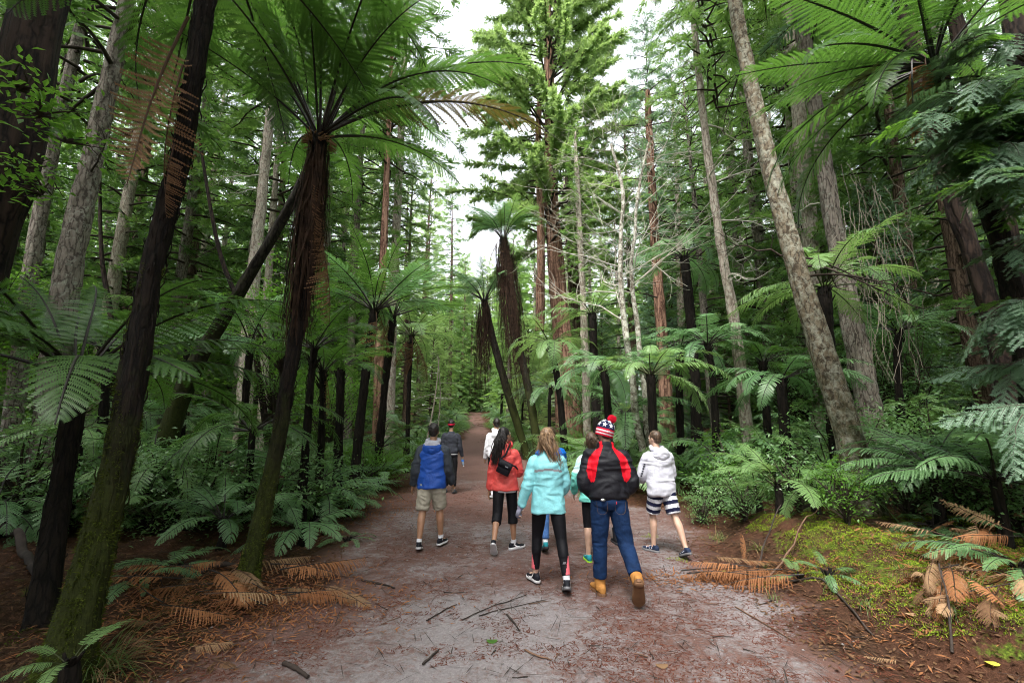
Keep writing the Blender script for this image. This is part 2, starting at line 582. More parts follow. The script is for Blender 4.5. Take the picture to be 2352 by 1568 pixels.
def path_material():
    m, nt, bs, out = newmat('path_gravel')
    tc = nd(nt, 'ShaderNodeTexCoord')
    ob = tc.outputs['Object']
    warp = noise(nt, ob, 3.0, 3, 0.6)
    big = noise(nt, ob, 0.8, 3, 0.6, 0.8)
    mid = noise(nt, mapping(nt, ob, (1, 1.15, 1)), 6.5, 7, 0.74, 0.9)
    fine = noise(nt, ob, 26.0, 5, 0.75, 0.8)
    grit = noise(nt, ob, 160.0, 3, 0.8)
    vor = nd(nt, 'ShaderNodeTexVoronoi', i_Scale=75.0)
    nt.links.new(ob, vor.inputs['Vector'])
    stone = ramp(nt, vor.outputs['Color'], [(0.1, (0.12, 0.105, 0.108)), (0.6, (0.225, 0.203, 0.208)), (0.95, (0.35, 0.32, 0.325))])
    gv = ramp(nt, grit, [(0.3, (0.12, 0.105, 0.108)), (0.55, (0.225, 0.203, 0.208)), (0.75, (0.32, 0.29, 0.295))])
    gravel = mix(nt, 0.45, gv, stone)
    gravel = mix(nt, 0.35, gravel, ramp(nt, fine, [(0.35, (0.145, 0.125, 0.125)), (0.65, (0.26, 0.235, 0.24))]))
    litter = ramp(nt, math_(nt, 'ADD', math_(nt, 'MULTIPLY', fine, 0.6), math_(nt, 'MULTIPLY', grit, 0.4)),
                  [(0.35, (0.04, 0.018, 0.013)), (0.52, (0.11, 0.052, 0.040)), (0.68, (0.20, 0.11, 0.085))])
    at = nd(nt, 'ShaderNodeAttribute', attribute_name='litter')
    f = math_(nt, 'ADD', math_(nt, 'MULTIPLY', mid, 0.55), math_(nt, 'ADD', math_(nt, 'MULTIPLY', fine, 0.46), math_(nt, 'MULTIPLY', big, 0.22)))
    f = math_(nt, 'ADD', f, math_(nt, 'SUBTRACT', at.outputs['Fac'], 0.5))
    fac = ramp(nt, f, [(0.55, (0, 0, 0)), (0.71, (1, 1, 1))])
    c = mix(nt, math_(nt, 'MULTIPLY', fac, 0.92), gravel, litter)
    ed = nd(nt, 'ShaderNodeAttribute', attribute_name='edge')
    ef = math_(nt, 'ADD', ed.outputs['Fac'], math_(nt, 'MULTIPLY', math_(nt, 'SUBTRACT', fine, 0.5), 1.6))
    ef = ramp(nt, ef, [(0.42, (0, 0, 0)), (0.75, (1, 1, 1))])
    dirt = ramp(nt, math_(nt, 'ADD', math_(nt, 'MULTIPLY', fine, 0.6), math_(nt, 'MULTIPLY', grit, 0.4)),
                [(0.36, (0.016, 0.009, 0.007)), (0.52, (0.06, 0.030, 0.020)), (0.66, (0.15, 0.08, 0.05))])
    c = mix(nt, ef, c, dirt)
    nt.links.new(c, bs.inputs['Base Color'])
    bs.inputs['Roughness'].default_value = 0.85
    bs.inputs['Specular IOR Level'].default_value = 0.25
    hh = math_(nt, 'ADD', math_(nt, 'MULTIPLY', grit, 0.5), math_(nt, 'ADD', math_(nt, 'MULTIPLY', fine, 0.7), math_(nt, 'MULTIPLY', fac, 0.35)))
    bump(nt, bs, hh, 0.55, 0.02)
    return m


ground_material()
path_material()

xs = np.concatenate([[-1500, -400, -150], seg((-80, -24, 16), (-24, -8, 40), (-8, 9, 165), (9, 24, 40), (24, 80, 16)), [80, 150, 400, 1500]])
ys = np.concatenate([[-400, -60], seg((-12, 1.4, 14), (1.4, 12, 130), (12, 30, 80), (30, 160, 70)), [160, 260, 500, 1500]])
V, F = grid(xs, ys, terrain)
mb = MB(); mb.add(V, F)
gm = mb.mesh('ground', [MAT['forest_floor']])
uR = V[:, 0] - path_r(V[:, 1]); uL = path_l(V[:, 1]) - V[:, 0]
q = V * np.array((1, 1, 0))
moss = 0.50 * sstep(0.25, 0.9, uR) * (1 - sstep(3.2, 5.0, uR)) * np.exp(-((V[:, 1] - 5.0) / 3.2) ** 2)
moss += 0.38 * sstep(0.1, 0.9, uR) * np.exp(-((V[:, 1] - 10.5) / 2.5) ** 2)
moss += 0.22 * sstep(0.2, 0.8, uL) * (1 - sstep(3, 6, uL)) * np.exp(-((V[:, 1] - 5) / 4) ** 2) * (vnoise(q * 0.9, 40) > 0.1)
attr(gm, 'moss', moss)
tag(link('ground', gm), 'dark forest floor of leaf litter and mossy soil beside the path', kind='structure')

# path sheet: a little proud in the middle, dipping under the litter at its edges
py = seg((1.2, 12, 120), (12, 30, 90), (30, 82, 60))
pu = np.linspace(-1, 1, 71)
lj = vnoise(np.stack([py * 1.9, py * 0, py * 0], 1), 51) * 0.28 + vnoise(np.stack([py * 6.5, py * 0, py * 0], 1), 52) * 0.10
rj = vnoise(np.stack([py * 1.7, py * 0 + 9, py * 0], 1), 53) * 0.25 + vnoise(np.stack([py * 6.1, py * 0 + 9, py * 0], 1), 54) * 0.10
xl, xr = path_l(py) - 0.25 + lj, path_r(py) + 0.25 + rj
X = xl[:, None] + (xr - xl)[:, None] * (pu[None] + 1) / 2
Y = np.repeat(py[:, None], 71, 1)
edge = np.maximum(np.abs(pu)[None] * np.ones_like(X), 0)
dist_e = (1 - edge) * (xr - xl)[:, None] / 2
Z = terrain(X, Y) + 0.006 - 0.05 * sstep(0.35, 0.0, dist_e)
V = np.stack([X, Y, Z], -1).reshape(-1, 3)
nx = 71
i = np.arange(len(py) - 1)[:, None] * nx; j = np.arange(nx - 1)[None]
F = np.stack([i + j, i + j + 1, i + nx + j + 1, i + nx + j], -1).reshape(-1, 4)
mb = MB(); mb.add(V, F)
pm = mb.mesh('path', [MAT['path_gravel']])
q = V * np.array((1, 1, 0))
lit = 0.505 + 0.32 * sstep(7, 24, V[:, 1]) + 0.10 * vnoise(q * 0.9, 61) + 0.10 * vnoise(q * 0.35, 62)
lit += 0.25 * sstep(0.9, 0.2, dist_e.ravel()) + 0.10 * sstep(1.7, 0.7, V[:, 0] - path_l(V[:, 1]))
attr(pm, 'litter', lit)
attr(pm, 'edge', (sstep(0.95, 0.0, dist_e) * 1.0).ravel())
tag(link('path', pm), 'wide gravel walking path strewn with reddish needles', kind='structure')


# ================================================================== FERN FRONDS
def frond_mesh(name, L, bend, pairs, plen, npn, seed, mats, stalk=0.2, droop=0.25, lift=0.1, curl=0.15, q=0.17, wob=0.04, srad=0.011, tip=0.0, ragged=0.0):
    rng = np.random.default_rng(seed)
    n = 22
    s = np.linspace(0, 1, n)
    a = -bend * s ** 1.25
    ds = L / (n - 1)
    x = np.concatenate([[0], np.cumsum(np.cos((a[1:] + a[:-1]) / 2) * ds)])
    z = np.concatenate([[0], np.cumsum(np.sin((a[1:] + a[:-1]) / 2) * ds)])
    y = wob * L * np.sin(s * 2.2 + rng.uniform(0, 3)) * s
    C = np.stack([x, y, z], 1)
    mb = MB()
    tube(mb, C, srad * (1.05 - s) + 0.0018, 5, 0, cap=False)
    u = np.linspace(0.0, 1.0, pairs)
    sp = stalk + (0.985 - stalk) * u ** 0.95
    prof = (u + 0.10) ** 0.42 * (1 - u) ** 0.62 + 0.05 * (1 - u)
    prof /= prof.max()
    base = np.stack([np.interp(sp, s, C[:, k]) for k in range(3)], 1)
    ai = np.interp(sp, s, a)
    T = np.stack([np.cos(ai), 0 * ai, np.sin(ai)], 1)
    N = np.stack([-np.sin(ai), 0 * ai, np.cos(ai)], 1)
    for side in (-1, 1):
        phi = R(12) + R(42) * u + rng.normal(0, 0.05, pairs)
        lf = lift + rng.normal(0, 0.07, pairs)
        S = np.array((0, side, 0.0))
        d = S[None] * np.cos(phi)[:, None] + T * np.sin(phi)[:, None] + N * lf[:, None]
        d /= np.linalg.norm(d, axis=1)[:, None]
        ell = plen * prof * rng.uniform(0.9, 1.08, pairs)
        if ragged:
            ell = ell * (rng.random(pairs) > ragged) + 1e-4
        dr = droop * rng.uniform(0.6, 1.4, pairs)
        e0 = T - d * (T * d).sum(1)[:, None]
        e0 /= np.linalg.norm(e0, axis=1)[:, None]
        w = (np.arange(npn) + 0.6) / (npn + 0.4)
        # (pairs, npn, 3)
        def mid(wv):
            wv = wv[None, :, None]
            E = ell[:, None, None]
            return base[:, None] + d[:, None] * E * wv + N[:, None] * (-dr[:, None, None] * E * wv ** 2) + T[:, None] * (curl * E * wv ** 2)
        hw = 0.5 / npn * 1.02
        b0, b1, bm = mid(w - hw), mid(np.minimum(w + hw, 1.0)), mid(w)
        ql = (q * ell[:, None] * (1 - w[None]) ** 0.55 * (0.85 + 0.15 * rng.random((pairs, npn))) + 0.006)[:, :, None]
        for k in (-1, 1):
            tipp = bm + e0[:, None] * k * ql + d[:, None] * ql * 0.55 - N[:, None] * ql * 0.22
            Vv = np.stack([b0, b1, tipp], 2).reshape(-1, 3)
            Fv = np.arange(len(Vv)).reshape(-1, 3)
            if side * k > 0: Fv = Fv[:, ::-1]
            mb.add(Vv, Fv, 1)
    return mb.mesh(name, mats, smooth=False)


FROND = {}
BENDS = {'erect': 0.55, 'arch': 1.15, 'droop': 1.75, 'hang': 0.35}
KIND_STALK = {'green': 'stalk_dark', 'teal': 'stalk_dark', 'bright': 'stalk_green', 'brown': 'stalk_brown', 'orange': 'stalk_dark', 'tan': 'stalk_brown', 'bronze': 'stalk_dark'}


def frond(shape, hi, var):
    geo = (shape, hi, var)
    if geo not in FROND:
        dead = shape in ('hang', 'lie')
        me = frond_mesh('frond_' + shape, 1.0, {'lie': 0.25, **BENDS}[shape] * (1.0, 0.72, 1.28, 0.9)[var], 31 if hi else 26, 0.135 if not dead else 0.13, 15 if hi else 8,
                        101 + var * 7 + len(shape), [MAT['stalk_dark'], MAT['fern_green']], stalk=0.24 if not dead else 0.2, droop=(0.30, 0.5, 0.18, 0.65)[var] if not dead else (0.75, 1.3, 0.5, 1.0)[var], wob=(0.03, -0.07, 0.09, 0.05)[var] * (2.0 if dead else 1.0), curl=(0.15, 0.3, 0.05, 0.22)[var],
                        lift=0.10, q=0.098 if hi else 0.115, srad=0.0062, ragged=(0.0, 0.03, 0.0, 0.06)[var] if not dead else (0.12, 0.25, 0.1, 0.3)[var])
        FROND[geo] = me
    return FROND[geo]


def put_frond(parent, base, az, pitch, roll, L, kind, shape, hi, var, name='frond', wide=1.0):
    o = link_shared(name, frond(shape, hi, var), (MAT[KIND_STALK[kind]], MAT['fern_' + kind]))
    o.matrix_local = Matrix.Translation(Vector(base)) @ Matrix.Rotation(az, 4, 'Z') @ Matrix.Rotation(-pitch, 4, 'Y') @ Matrix.Rotation(roll, 4, 'X') @ Matrix.Diagonal((L, L * wide, L, 1))
    if parent is not None:
        o.parent = parent
    return o


def crown_fronds(parent, c, n, L, rng, kind='green', hi=False, pitch=(35, 75), shape='arch', az0=0.0, az1=360.0, rad=0.05, alt=None, altp=0.0, wide=1.0, jit=0.12):
    for k in range(n):
        az = R(az0 + (az1 - az0) * (k + rng.uniform(-0.3, 0.3)) / n)
        pt = R(rng.uniform(*pitch))
        kd = alt if (alt and rng.random() < altp) else kind
        sh = shape if isinstance(shape, str) else rng.choice(shape)
        b = (c[0] + math.cos(az) * rad, c[1] + math.sin(az) * rad, c[2])
        put_frond(parent, b, az, pt, R(rng.uniform(-14, 14)), L * rng.uniform(1 - jit, 1 + jit), kd, sh, hi, rng.randrange(4), wide=wide * rng.uniform(0.85, 1.12))


def skirt(parent, top, length, r0, n, rng, mat='skirt_brown', down=None, name='dead_frond_skirt', follow=None):
    """dry stalks and leaf ribs hanging round the stem"""
    mb = MB()
    nr = np.random.default_rng(rng.randrange(1 << 30))
    m = 5
    for k in range(n):
        a = nr.uniform(0, 2 * math.pi)
        rr = r0 * nr.uniform(0.75, 1.35)
        ln = length * nr.uniform(0.35, 1.0) ** 0.8
        st = -nr.uniform(0, 0.45) * length * 0.6
        t = np.linspace(0, 1, m)
        out = rr * (1 + 0.35 * np.sin(t * math.pi * 0.8) + nr.normal(0, 0.16, m).cumsum() * 0.8 + nr.uniform(-0.1, 0.5) * t)
        aa = a + nr.normal(0, 0.22, m).cumsum()
        pts = np.stack([np.cos(aa) * out, np.sin(aa) * out, st - (ln) * t], 1)
        if follow is not None:
            zz = np.clip(-pts[:, 2], 0, None)
            pts[:, :2] += follow(zz)
        pts = pts + np.array(top)
        wd = nr.uniform(0.004, 0.013) * (1 - 0.6 * t)
        tn = np.stack([-np.sin(aa), np.cos(aa), 0 * aa], 1) * wd[:, None]
        Vv = np.concatenate([pts - tn, pts + tn])
        Fv = np.stack([np.arange(m - 1), np.arange(m - 1) + 1, np.arange(m - 1) + 1 + m, np.arange(m - 1) + m], 1)
        mb.add(Vv, Fv, 0)
    return mb.build(name, [MAT[mat]], parent, smooth=False)


FERN_N = 0


def tree_fern(label, pix, Ys, radii, n, L, kind='green', hi=False, pitch=(35, 75), shape='arch', mat='bark_ponga_dry', skirt_len=0, skirt_n=120, seed=None, group=None,
              az=(0, 360), alt=None, altp=0.0, dead=0, stubs=40, fuzz=None, flare=1.35, skirt_r=1.5, wide=1.0, jit=0.12):
    """pix: picture points along the stem from its foot to the crown; Ys: distance of each"""
    global FERN_N
    FERN_N += 1
    rng = random.Random(seed if seed is not None else 1000 + FERN_N)
    if len(Ys) == 1: Ys = list(Ys) * len(pix)
    pts = np.array([P(x, y, Yv) for (x, y), Yv in zip(pix, Ys)])
    pts[0, 2] = gz(pts[0, 0], pts[0, 1]) - 0.06
    root = empty('tree_fern', pts[0], label, 'tree fern', group)
    loc = pts - pts[0]
    hgt = np.linalg.norm(np.diff(loc, axis=0), axis=1).sum()
    nn = max(12, int(hgt / 0.07))
    C, rr = resample(loc, nn, radii)
    rr = rr * (1 + (flare - 1) * np.exp(-np.linspace(0, hgt, nn) / 0.18))
    mb = MB()
    tube(mb, C, rr, 26, 0, bark=0.11 * float(np.mean(rr)), bfreq=70, bz=9, seed=FERN_N * 3, flute=0.16)
    if stubs:
        nr = np.random.default_rng(FERN_N + 50)
        T_, N_, B_ = frames(C)
        for k in range(stubs):
            i = nr.integers(2, nn - 2); a = nr.uniform(0, 6.283)
            o_ = N_[i] * math.cos(a) + B_[i] * math.sin(a)
            b = C[i] + o_ * rr[i] * 0.9
            up = 1 if nr.random() < 0.45 else -1
            e = b + o_ * nr.uniform(0.008, 0.03) + T_[i] * up * nr.uniform(0.04, 0.16)
            m_ = (b + e) / 2 + o_ * 0.012
            tube(mb, np.array([b, m_, e]), [nr.uniform(0.005, 0.012), 0.006, 0.002], 4, 0, cap=False)
    # old frond bases round the top
    top = C[-1]
    nr = np.random.default_rng(FERN_N)
    for k in range(26):
        a = nr.uniform(0, 6.28); h = nr.uniform(0, 0.35)
        b = top + np.array((0, 0, -h)) + np.array((math.cos(a), math.sin(a), 0)) * rr[-1] * 0.7
        d = np.array((math.cos(a) * 0.6, math.sin(a) * 0.6, 1.0)) * nr.uniform(0.06, 0.15)
        tube(mb, np.array([b, b + d]), [0.016, 0.008], 4, 0)
    mb.build('trunk', [MAT[mat]], root)
    if fuzz:
        nr = np.random.default_rng(FERN_N + 90)
        T_, N_, B_ = frames(C)
        zmax = int(nn * fuzz[1])
        i = (zmax * nr.random(fuzz[0]) ** 1.5).astype(int); a = nr.uniform(0, 6.283, fuzz[0])
        o_ = N_[i] * np.cos(a)[:, None] + B_[i] * np.sin(a)[:, None]
        q_ = np.stack([np.cos(a) * 2.0, np.sin(a) * 2.0, C[i][:, 2] * 3.0], 1)
        ok = vnoise(q_, 5) + 0.5 * vnoise(q_ * 3, 6) > -0.35 + 1.1 * i / zmax
        i, a, o_ = i[ok], a[ok], o_[ok]
        b = C[i] + o_ * (rr[i] * 0.97)[:, None] + T_[i] * nr.uniform(-0.035, 0.035, len(i))[:, None]
        d = o_ + nr.normal(0, 0.55, (len(i), 3)); ln = nr.uniform(0.008, 0.022, len(i))[:, None]
        w = np.cross(o_, nr.normal(0, 1, (len(i), 3))); w = w / (np.linalg.norm(w, axis=1)[:, None] + 1e-9) * 0.004
        Vv = np.stack([b - w, b + w, b + d * ln], 1).reshape(-1, 3)
        mf = MB(); mf.add(Vv, np.arange(len(Vv)).reshape(-1, 3), 0)
        tag(mf.build('moss', [MAT['moss_dark']], root, smooth=False), kind='stuff')
    crown_fronds(root, top, n, L, rng, kind, hi, pitch, shape, az[0], az[1], rr[-1] * 0.7, alt, altp, wide, jit)
    for k in range(dead):
        a = rng.uniform(0, 6.28)
        put_frond(root, (top[0] + math.cos(a) * rr[-1], top[1] + math.sin(a) * rr[-1], top[2] - 0.05), a, R(rng.uniform(-88, -60)), rng.uniform(-1, 1), L * rng.uniform(0.5, 0.8),
                  rng.choice(['brown', 'tan', 'brown']), 'hang', hi, rng.randrange(2), name='dead_frond')
    if skirt_len:
        skirt(root, top + np.array((0, 0, -0.02)), skirt_len, rr[-1] * skirt_r, skirt_n, rng)
    return root, top, rng


def ground_fern(label, x, y, n, L, kind='teal', hi=False, pitch=(25, 70), shape='arch', seed=0, z=None, group=None, az=(0, 360), alt=None, altp=0, wide=1.0, lift=0.0):
    rng = random.Random(seed)
    z = gz(x, y) if z is None else z
    root = empty('ground_fern', (x, y, z), label, 'fern', group)
    mb = MB()
    nr = np.random.default_rng(seed)
    if lift > 0:
        tube(mb, np.array([(0, 0, -0.05), (0.02, 0.01, lift * 0.5), (0, 0, lift)]), [0.07, 0.055, 0.05], 10, 0, bark=0.006, bfreq=60)
    for k in range(9):
        a = nr.uniform(0, 6.28)
        tube(mb, np.array([(0, 0, lift - 0.04), (0.06 * math.cos(a), 0.06 * math.sin(a), lift + 0.06)]), [0.02, 0.008], 5, 0)
    mb.build('rootstock', [MAT['bark_ponga_dry']], root)
    crown_fronds(root, (0, 0, lift + 0.02), n, L, rng, kind, hi, pitch, shape, az[0], az[1], 0.03, alt, altp, wide, 0.2)
    return root


# ================================================================== CONIFERS
def twig_cards(base, d, up, length, nr, npair, w=0.16, tri=False):
    """base,d,up: (k,3); feathery twigs as pairs of kites"""
    k = len(base)
    side = np.cross(d, up)
    side /= np.linalg.norm(side, axis=1)[:, None] + 1e-9
    t = (np.arange(npair) + 0.4) / npair
    Vs = []
    for sgn in (-1, 1):
        fl = length[:, None] * (0.55 - 0.38 * t[None]) * nr.uniform(0.7, 1.25, (k, npair))
        dirv = d[:, None] * 0.75 + side[:, None] * sgn * 0.66 + up[:, None] * nr.normal(-0.08, 0.22, (k, npair, 1))
        b = base[:, None] + d[:, None] * (length[:, None, None] * t[None, :, None]) - up[:, None] * (0.12 * length[:, None, None] * t[None, :, None] ** 2)
        tip = b + dirv * fl[:, :, None]
        wv = (side[:, None] * 0.4 - d[:, None] * 0.4 * sgn + up[:, None] * nr.normal(0, 0.5, (k, npair, 1))) * (fl * w)[:, :, None]
        m1 = b + dirv * (fl * 0.45)[:, :, None]
        Vs.append(np.stack([b + wv * 0.6, tip, b + dirv * (fl * 0.25)[:, :, None] - wv], 2) if tri else np.stack([b, m1 + wv, tip, m1 - wv], 2))
    Vv = np.concatenate(Vs, 1).reshape(-1, 3)
    if tri: return Vv, np.arange(len(Vv)).reshape(-1, 3)
    return Vv, np.arange(len(Vv)).reshape(-1, 4)


def conifer_crown(seed, H, z0, rmax, nb, ntw, twl, npair=4, shape=0.75, droop=0.35, elev=0.15, zpow=1.0, rmin=0.5, fluffy=0.35, w=0.2, axis=None, stem=0.035, tri=False):
    nr = np.random.default_rng(seed)
    mb = MB()
    for k in range(nb):
        u = ((k + nr.random()) / nb) ** zpow
        z = z0 + (H - z0) * u
        r = rmin + (rmax - rmin) * (1 - u) ** shape * nr.uniform(0.6, 1.1)
        az = k * 2.399 + nr.normal(0, 0.3)
        e = elev + 0.9 * u ** 2 + nr.normal(0, 0.1)
        m = 6
        t = np.linspace(0, 1, m)
        hor = r * t
        ver = r * (math.tan(min(e, 1.1)) * t - droop * t ** 2)
        wig = nr.normal(0, 0.03, m).cumsum() * r
        c0 = np.zeros(3) if axis is None else axis(z)
        pts = np.stack([math.cos(az) * hor - math.sin(az) * wig, math.sin(az) * hor + math.cos(az) * wig, z + ver], 1) + c0
        tube(mb, pts, stem * (1.05 - t) * min(1.5, r / 2.0 + 0.3), 4, 0, cap=False)
        n = max(5, int(ntw * r / rmax))
        tt = nr.uniform(0.16, 1.0, n) ** 0.7
        b = np.stack([np.interp(tt, t, pts[:, i]) for i in range(3)], 1)
        sd = np.where(np.arange(n) % 2 == 0, 1, -1)
        ang = az + sd * nr.uniform(0.25, 1.15, n) * (1 - 0.3 * tt)
        el = nr.normal(-0.15, fluffy, n)
        d = np.stack([np.cos(ang) * np.cos(el), np.sin(ang) * np.cos(el), np.sin(el)], 1)
        up = np.stack([nr.normal(0, 0.35, n), nr.normal(0, 0.35, n), np.ones(n)], 1)
        up -= d * (up * d).sum(1)[:, None]
        up /= np.linalg.norm(up, axis=1)[:, None]
        ln = twl * nr.uniform(0.6, 1.3, n) * (0.6 + 0.4 * (1 - tt))
        Vv, Fv = twig_cards(b, d, up, ln, nr, npair, w, tri)
        mb.add(Vv, Fv, 1)
    return mb


def leafy_crown(seed, R3, nclump, nleaf, ls, stem_base=(0, 0, 0), spread=0.45, zoff=0.0, stems=True):
    """broad leaved crown: branches from the base to clumps, leaves round their ends"""
    nr = np.random.default_rng(seed)
    mb = MB()
    for k in range(nclump):
        d = nr.normal(0, 1, 3); d /= np.linalg.norm(d)
        c = d * np.array(R3) * nr.uniform(0.45, 1.0) + np.array((0, 0, R3[2] + zoff))
        if stems:
            b = np.array(stem_base) + np.array((0, 0, max(0, c[2] * 0.25)))
            mid = (b + c) / 2 + nr.normal(0, 0.06, 3) * np.linalg.norm(c)
            C = resample([b, mid, c], 7)
            tube(mb, C, np.linspace(0.012, 0.003, 7) * (1 + R3[2] * 0.6), 4, 0, cap=False)
        n = nleaf
        p = c + nr.normal(0, 1, (n, 3)) * np.array(R3) * spread * np.array((1, 1, 0.6)) * 0.55
        az = nr.uniform(0, 6.283, n); el = nr.normal(-0.25, 0.4, n)
        dv = np.stack([np.cos(az) * np.cos(el), np.sin(az) * np.cos(el), np.sin(el)], 1)
        sv = np.stack([-np.sin(az), np.cos(az), nr.normal(0, 0.35, n)], 1)
        sv /= np.linalg.norm(sv, axis=1)[:, None]
        l = ls * nr.uniform(0.6, 1.3, n)[:, None]
        uv = np.cross(dv, sv) * l * 0.12
        q0, q1, q2, q3 = p, p + dv * l * 0.5 + sv * l * 0.26 + uv, p + dv * l, p + dv * l * 0.5 - sv * l * 0.26 + uv
        Vv = np.stack([q0, q1, q2, q3], 1).reshape(-1, 3)
        i0 = np.arange(n) * 4
        Fv = np.concatenate([np.stack([i0, i0 + 1, i0 + 2], 1), np.stack([i0, i0 + 2, i0 + 3], 1)])
        mb.add(Vv, Fv, 1)
    return mb


BRANCH = {}


def bare_branch(var):
    key = var
    if key not in BRANCH:
        nr = np.random.default_rng(700 + var)
        mb = MB()
        m = 9
        t = np.linspace(0, 1, m)
        pts = np.stack([t, nr.normal(0, 0.03, m).cumsum(), 0.08 * t - 0.25 * t ** 2 + nr.normal(0, 0.015, m).cumsum()], 1)
        tube(mb, pts, 0.014 * (1.1 - t), 5, 0)
        for k in range(7):
            i = nr.integers(2, m - 1)
            sg = 1 if k % 2 else -1
            ln = nr.uniform(0.15, 0.42)
            d = np.array((nr.uniform(0.3, 0.9), sg * nr.uniform(0.4, 1), nr.uniform(-0.5, 0.3)))
            d /= np.linalg.norm(d)
            p2 = pts[i] + d * ln * 0.5 + nr.normal(0, 0.03, 3)
            tube(mb, resample([pts[i], p2, pts[i] + d * ln + nr.normal(0, 0.04, 3)], 5), np.linspace(0.006, 0.002, 5), 4, 0, cap=False)
        BRANCH[key] = mb.mesh('branch', [MAT['twig_grey']])
    return BRANCH[key]


CROWN = {}


def crown_mesh(kind, var):
    geo = (kind, var)
    if geo not in CROWN:
        if kind == 'tall':        # real metres, 26 m tree, bare below 4 m
            mbx = conifer_crown(300 + var, 26, 3.5 + var, 3.4, 105, 30, 0.75, 6, 0.5, 0.30, 0.05, 0.95, 0.5, 0.35, 0.15)
        else:                     # bushy young conifer 9 m
            mbx = conifer_crown(320 + var, 9, 0.5, 2.4, 110, 34, 0.5, 6, 0.7, 0.25, 0.12, 0.9, 0.3, 0.35, 0.15)
        CROWN[geo] = mbx.mesh('crown', [MAT['twig_dark'], MAT['conifer_green']])
    return CROWN[geo]


TREE_N = 0


def conifer(label, pix, Ys, radii, mat, crown=None, leaf='conifer_green', group=None, nbranch=0, bmat='twig_grey', blen=(0.8, 1.8), brange=(0.2, 0.95), extend=0.0, sides=26, bark=0.02,
            name='conifer_tree', cat='tree', cscale=1.0, flute=0.06, bfreq=26, bz=2.2, crown_off=(0, 0, 0), flare=0.25, crot=0.0, seed=None):
    """pix: points along the trunk from foot to where it leaves the picture"""
    global TREE_N
    TREE_N += 1
    rng = random.Random(seed or 5000 + TREE_N)
    if len(Ys) == 1: Ys = list(Ys) * len(pix)
    pts = np.array([P(x, y, Yv) for (x, y), Yv in zip(pix, Ys)])
    pts[0, 2] = gz(pts[0, 0], pts[0, 1]) - 0.1
    rad = list(radii)
    if extend:
        d = pts[-1] - pts[-2]; d /= np.linalg.norm(d)
        d = d * 0.6 + np.array((0, 0, 0.4)); d /= np.linalg.norm(d)
        pts = np.vstack([pts, pts[-1] + d * extend]); 
        rad = rad + [rad[-1] * 0.35]
    root = empty(name, pts[0], label, cat, group)
    loc = pts - pts[0]
    ln = np.linalg.norm(np.diff(loc, axis=0), axis=1)
    hgt = ln.sum()
    nn = max(14, min(160, int(hgt / 0.11)))
    # arc-length aware radii
    s = np.concatenate([[0], np.cumsum(ln)]) / hgt
    C = resample(loc, nn)
    ss = np.concatenate([[0], np.cumsum(np.linalg.norm(np.diff(C, axis=0), axis=1))]); ss /= ss[-1]
    rr = np.interp(ss, s if len(rad) == len(s) else np.linspace(0, 1, len(rad)), rad)
    rr = rr * (1 + flare * np.exp(-ss * hgt / 0.5))
    mb = MB()
    tube(mb, C, rr, sides, 0, bark=bark, bfreq=bfreq, bz=bz, seed=TREE_N * 5, flute=flute)
    mb.build('trunk', [MAT[mat]], root)
    for k in range(nbranch):
        u = rng.uniform(*brange)
        c = np.array([np.interp(u, ss, C[:, i]) for i in range(3)])
        az = rng.uniform(0, 2 * math.pi)
        o = link_shared('branch', bare_branch(rng.randrange(5)), (MAT[bmat],), root)
        l = rng.uniform(*blen)
        o.matrix_local = Matrix.Translation(Vector(c)) @ Matrix.Rotation(az, 4, 'Z') @ Matrix.Rotation(R(rng.uniform(-25, 25)), 4, 'Y') @ Matrix.Rotation(rng.uniform(-1, 1), 4, 'X') @ Matrix.Scale(l, 4)
    if crown:
        o = link_shared('crown', crown_mesh(crown[0], crown[1]), (MAT['twig_dark'], MAT[leaf]), root, Vector(crown_off))
        lean = Vector(loc[-1]).normalized().to_track_quat('Z', 'Y').to_matrix().to_4x4()
        o.matrix_local = Matrix.Translation(Vector(crown_off)) @ lean @ Matrix.Rotation(crot or rng.uniform(0, 6.28), 4, 'Z') @ Matrix.Scale(cscale, 4)
    return root, C, rng

# ================================================================== NAMED TREE FERNS
# big leaning stem in the left foreground, its crown above the picture
tf, top, rg = tree_fern('thick dark tree fern trunk with mossy foot leaning in the left foreground', [(150, 1490), (270, 1060), (345, 640), (415, 360), (470, 20), (500, -190)], [3.35, 3.45, 3.5, 3.5, 3.5, 3.5],
          [0.125, 0.094, 0.076, 0.074, 0.074, 0.08], 20, 2.3, 'green', True, (-5, 45), ['arch', 'droop'], 'bark_ponga', flare=1.7, seed=11, jit=0.15, stubs=260, fuzz=(26000, 0.42))
b = P(432, 40, 3.42) - np.array(tf.location)
put_frond(tf, b, R(200), R(-80), R(75), 1.75, 'brown', 'hang', True, 0, name='dead_frond')
b = P(420, 150, 3.36) - np.array(tf.location)
put_frond(tf, b, R(250), R(-84), R(20), 1.15, 'brown', 'hang', True, 1, name='dead_frond')
b = P(400, 330, 3.36) - np.array(tf.location)
put_frond(tf, b, R(230), R(-86), R(0), 0.62, 'brown', 'hang', True, 1, name='dead_frond')

# dark low tree fern, left
tree_fern('dark low tree fern with wide fronds beside the leaning mossy trunk', [(95, 1410), (140, 1120), (180, 865)], [4.15, 4.3, 4.4], [0.095, 0.078, 0.085], 24, 2.0, 'green', True, (12, 62), ['arch', 'erect', 'arch'],
          'bark_ponga_dry', seed=21)

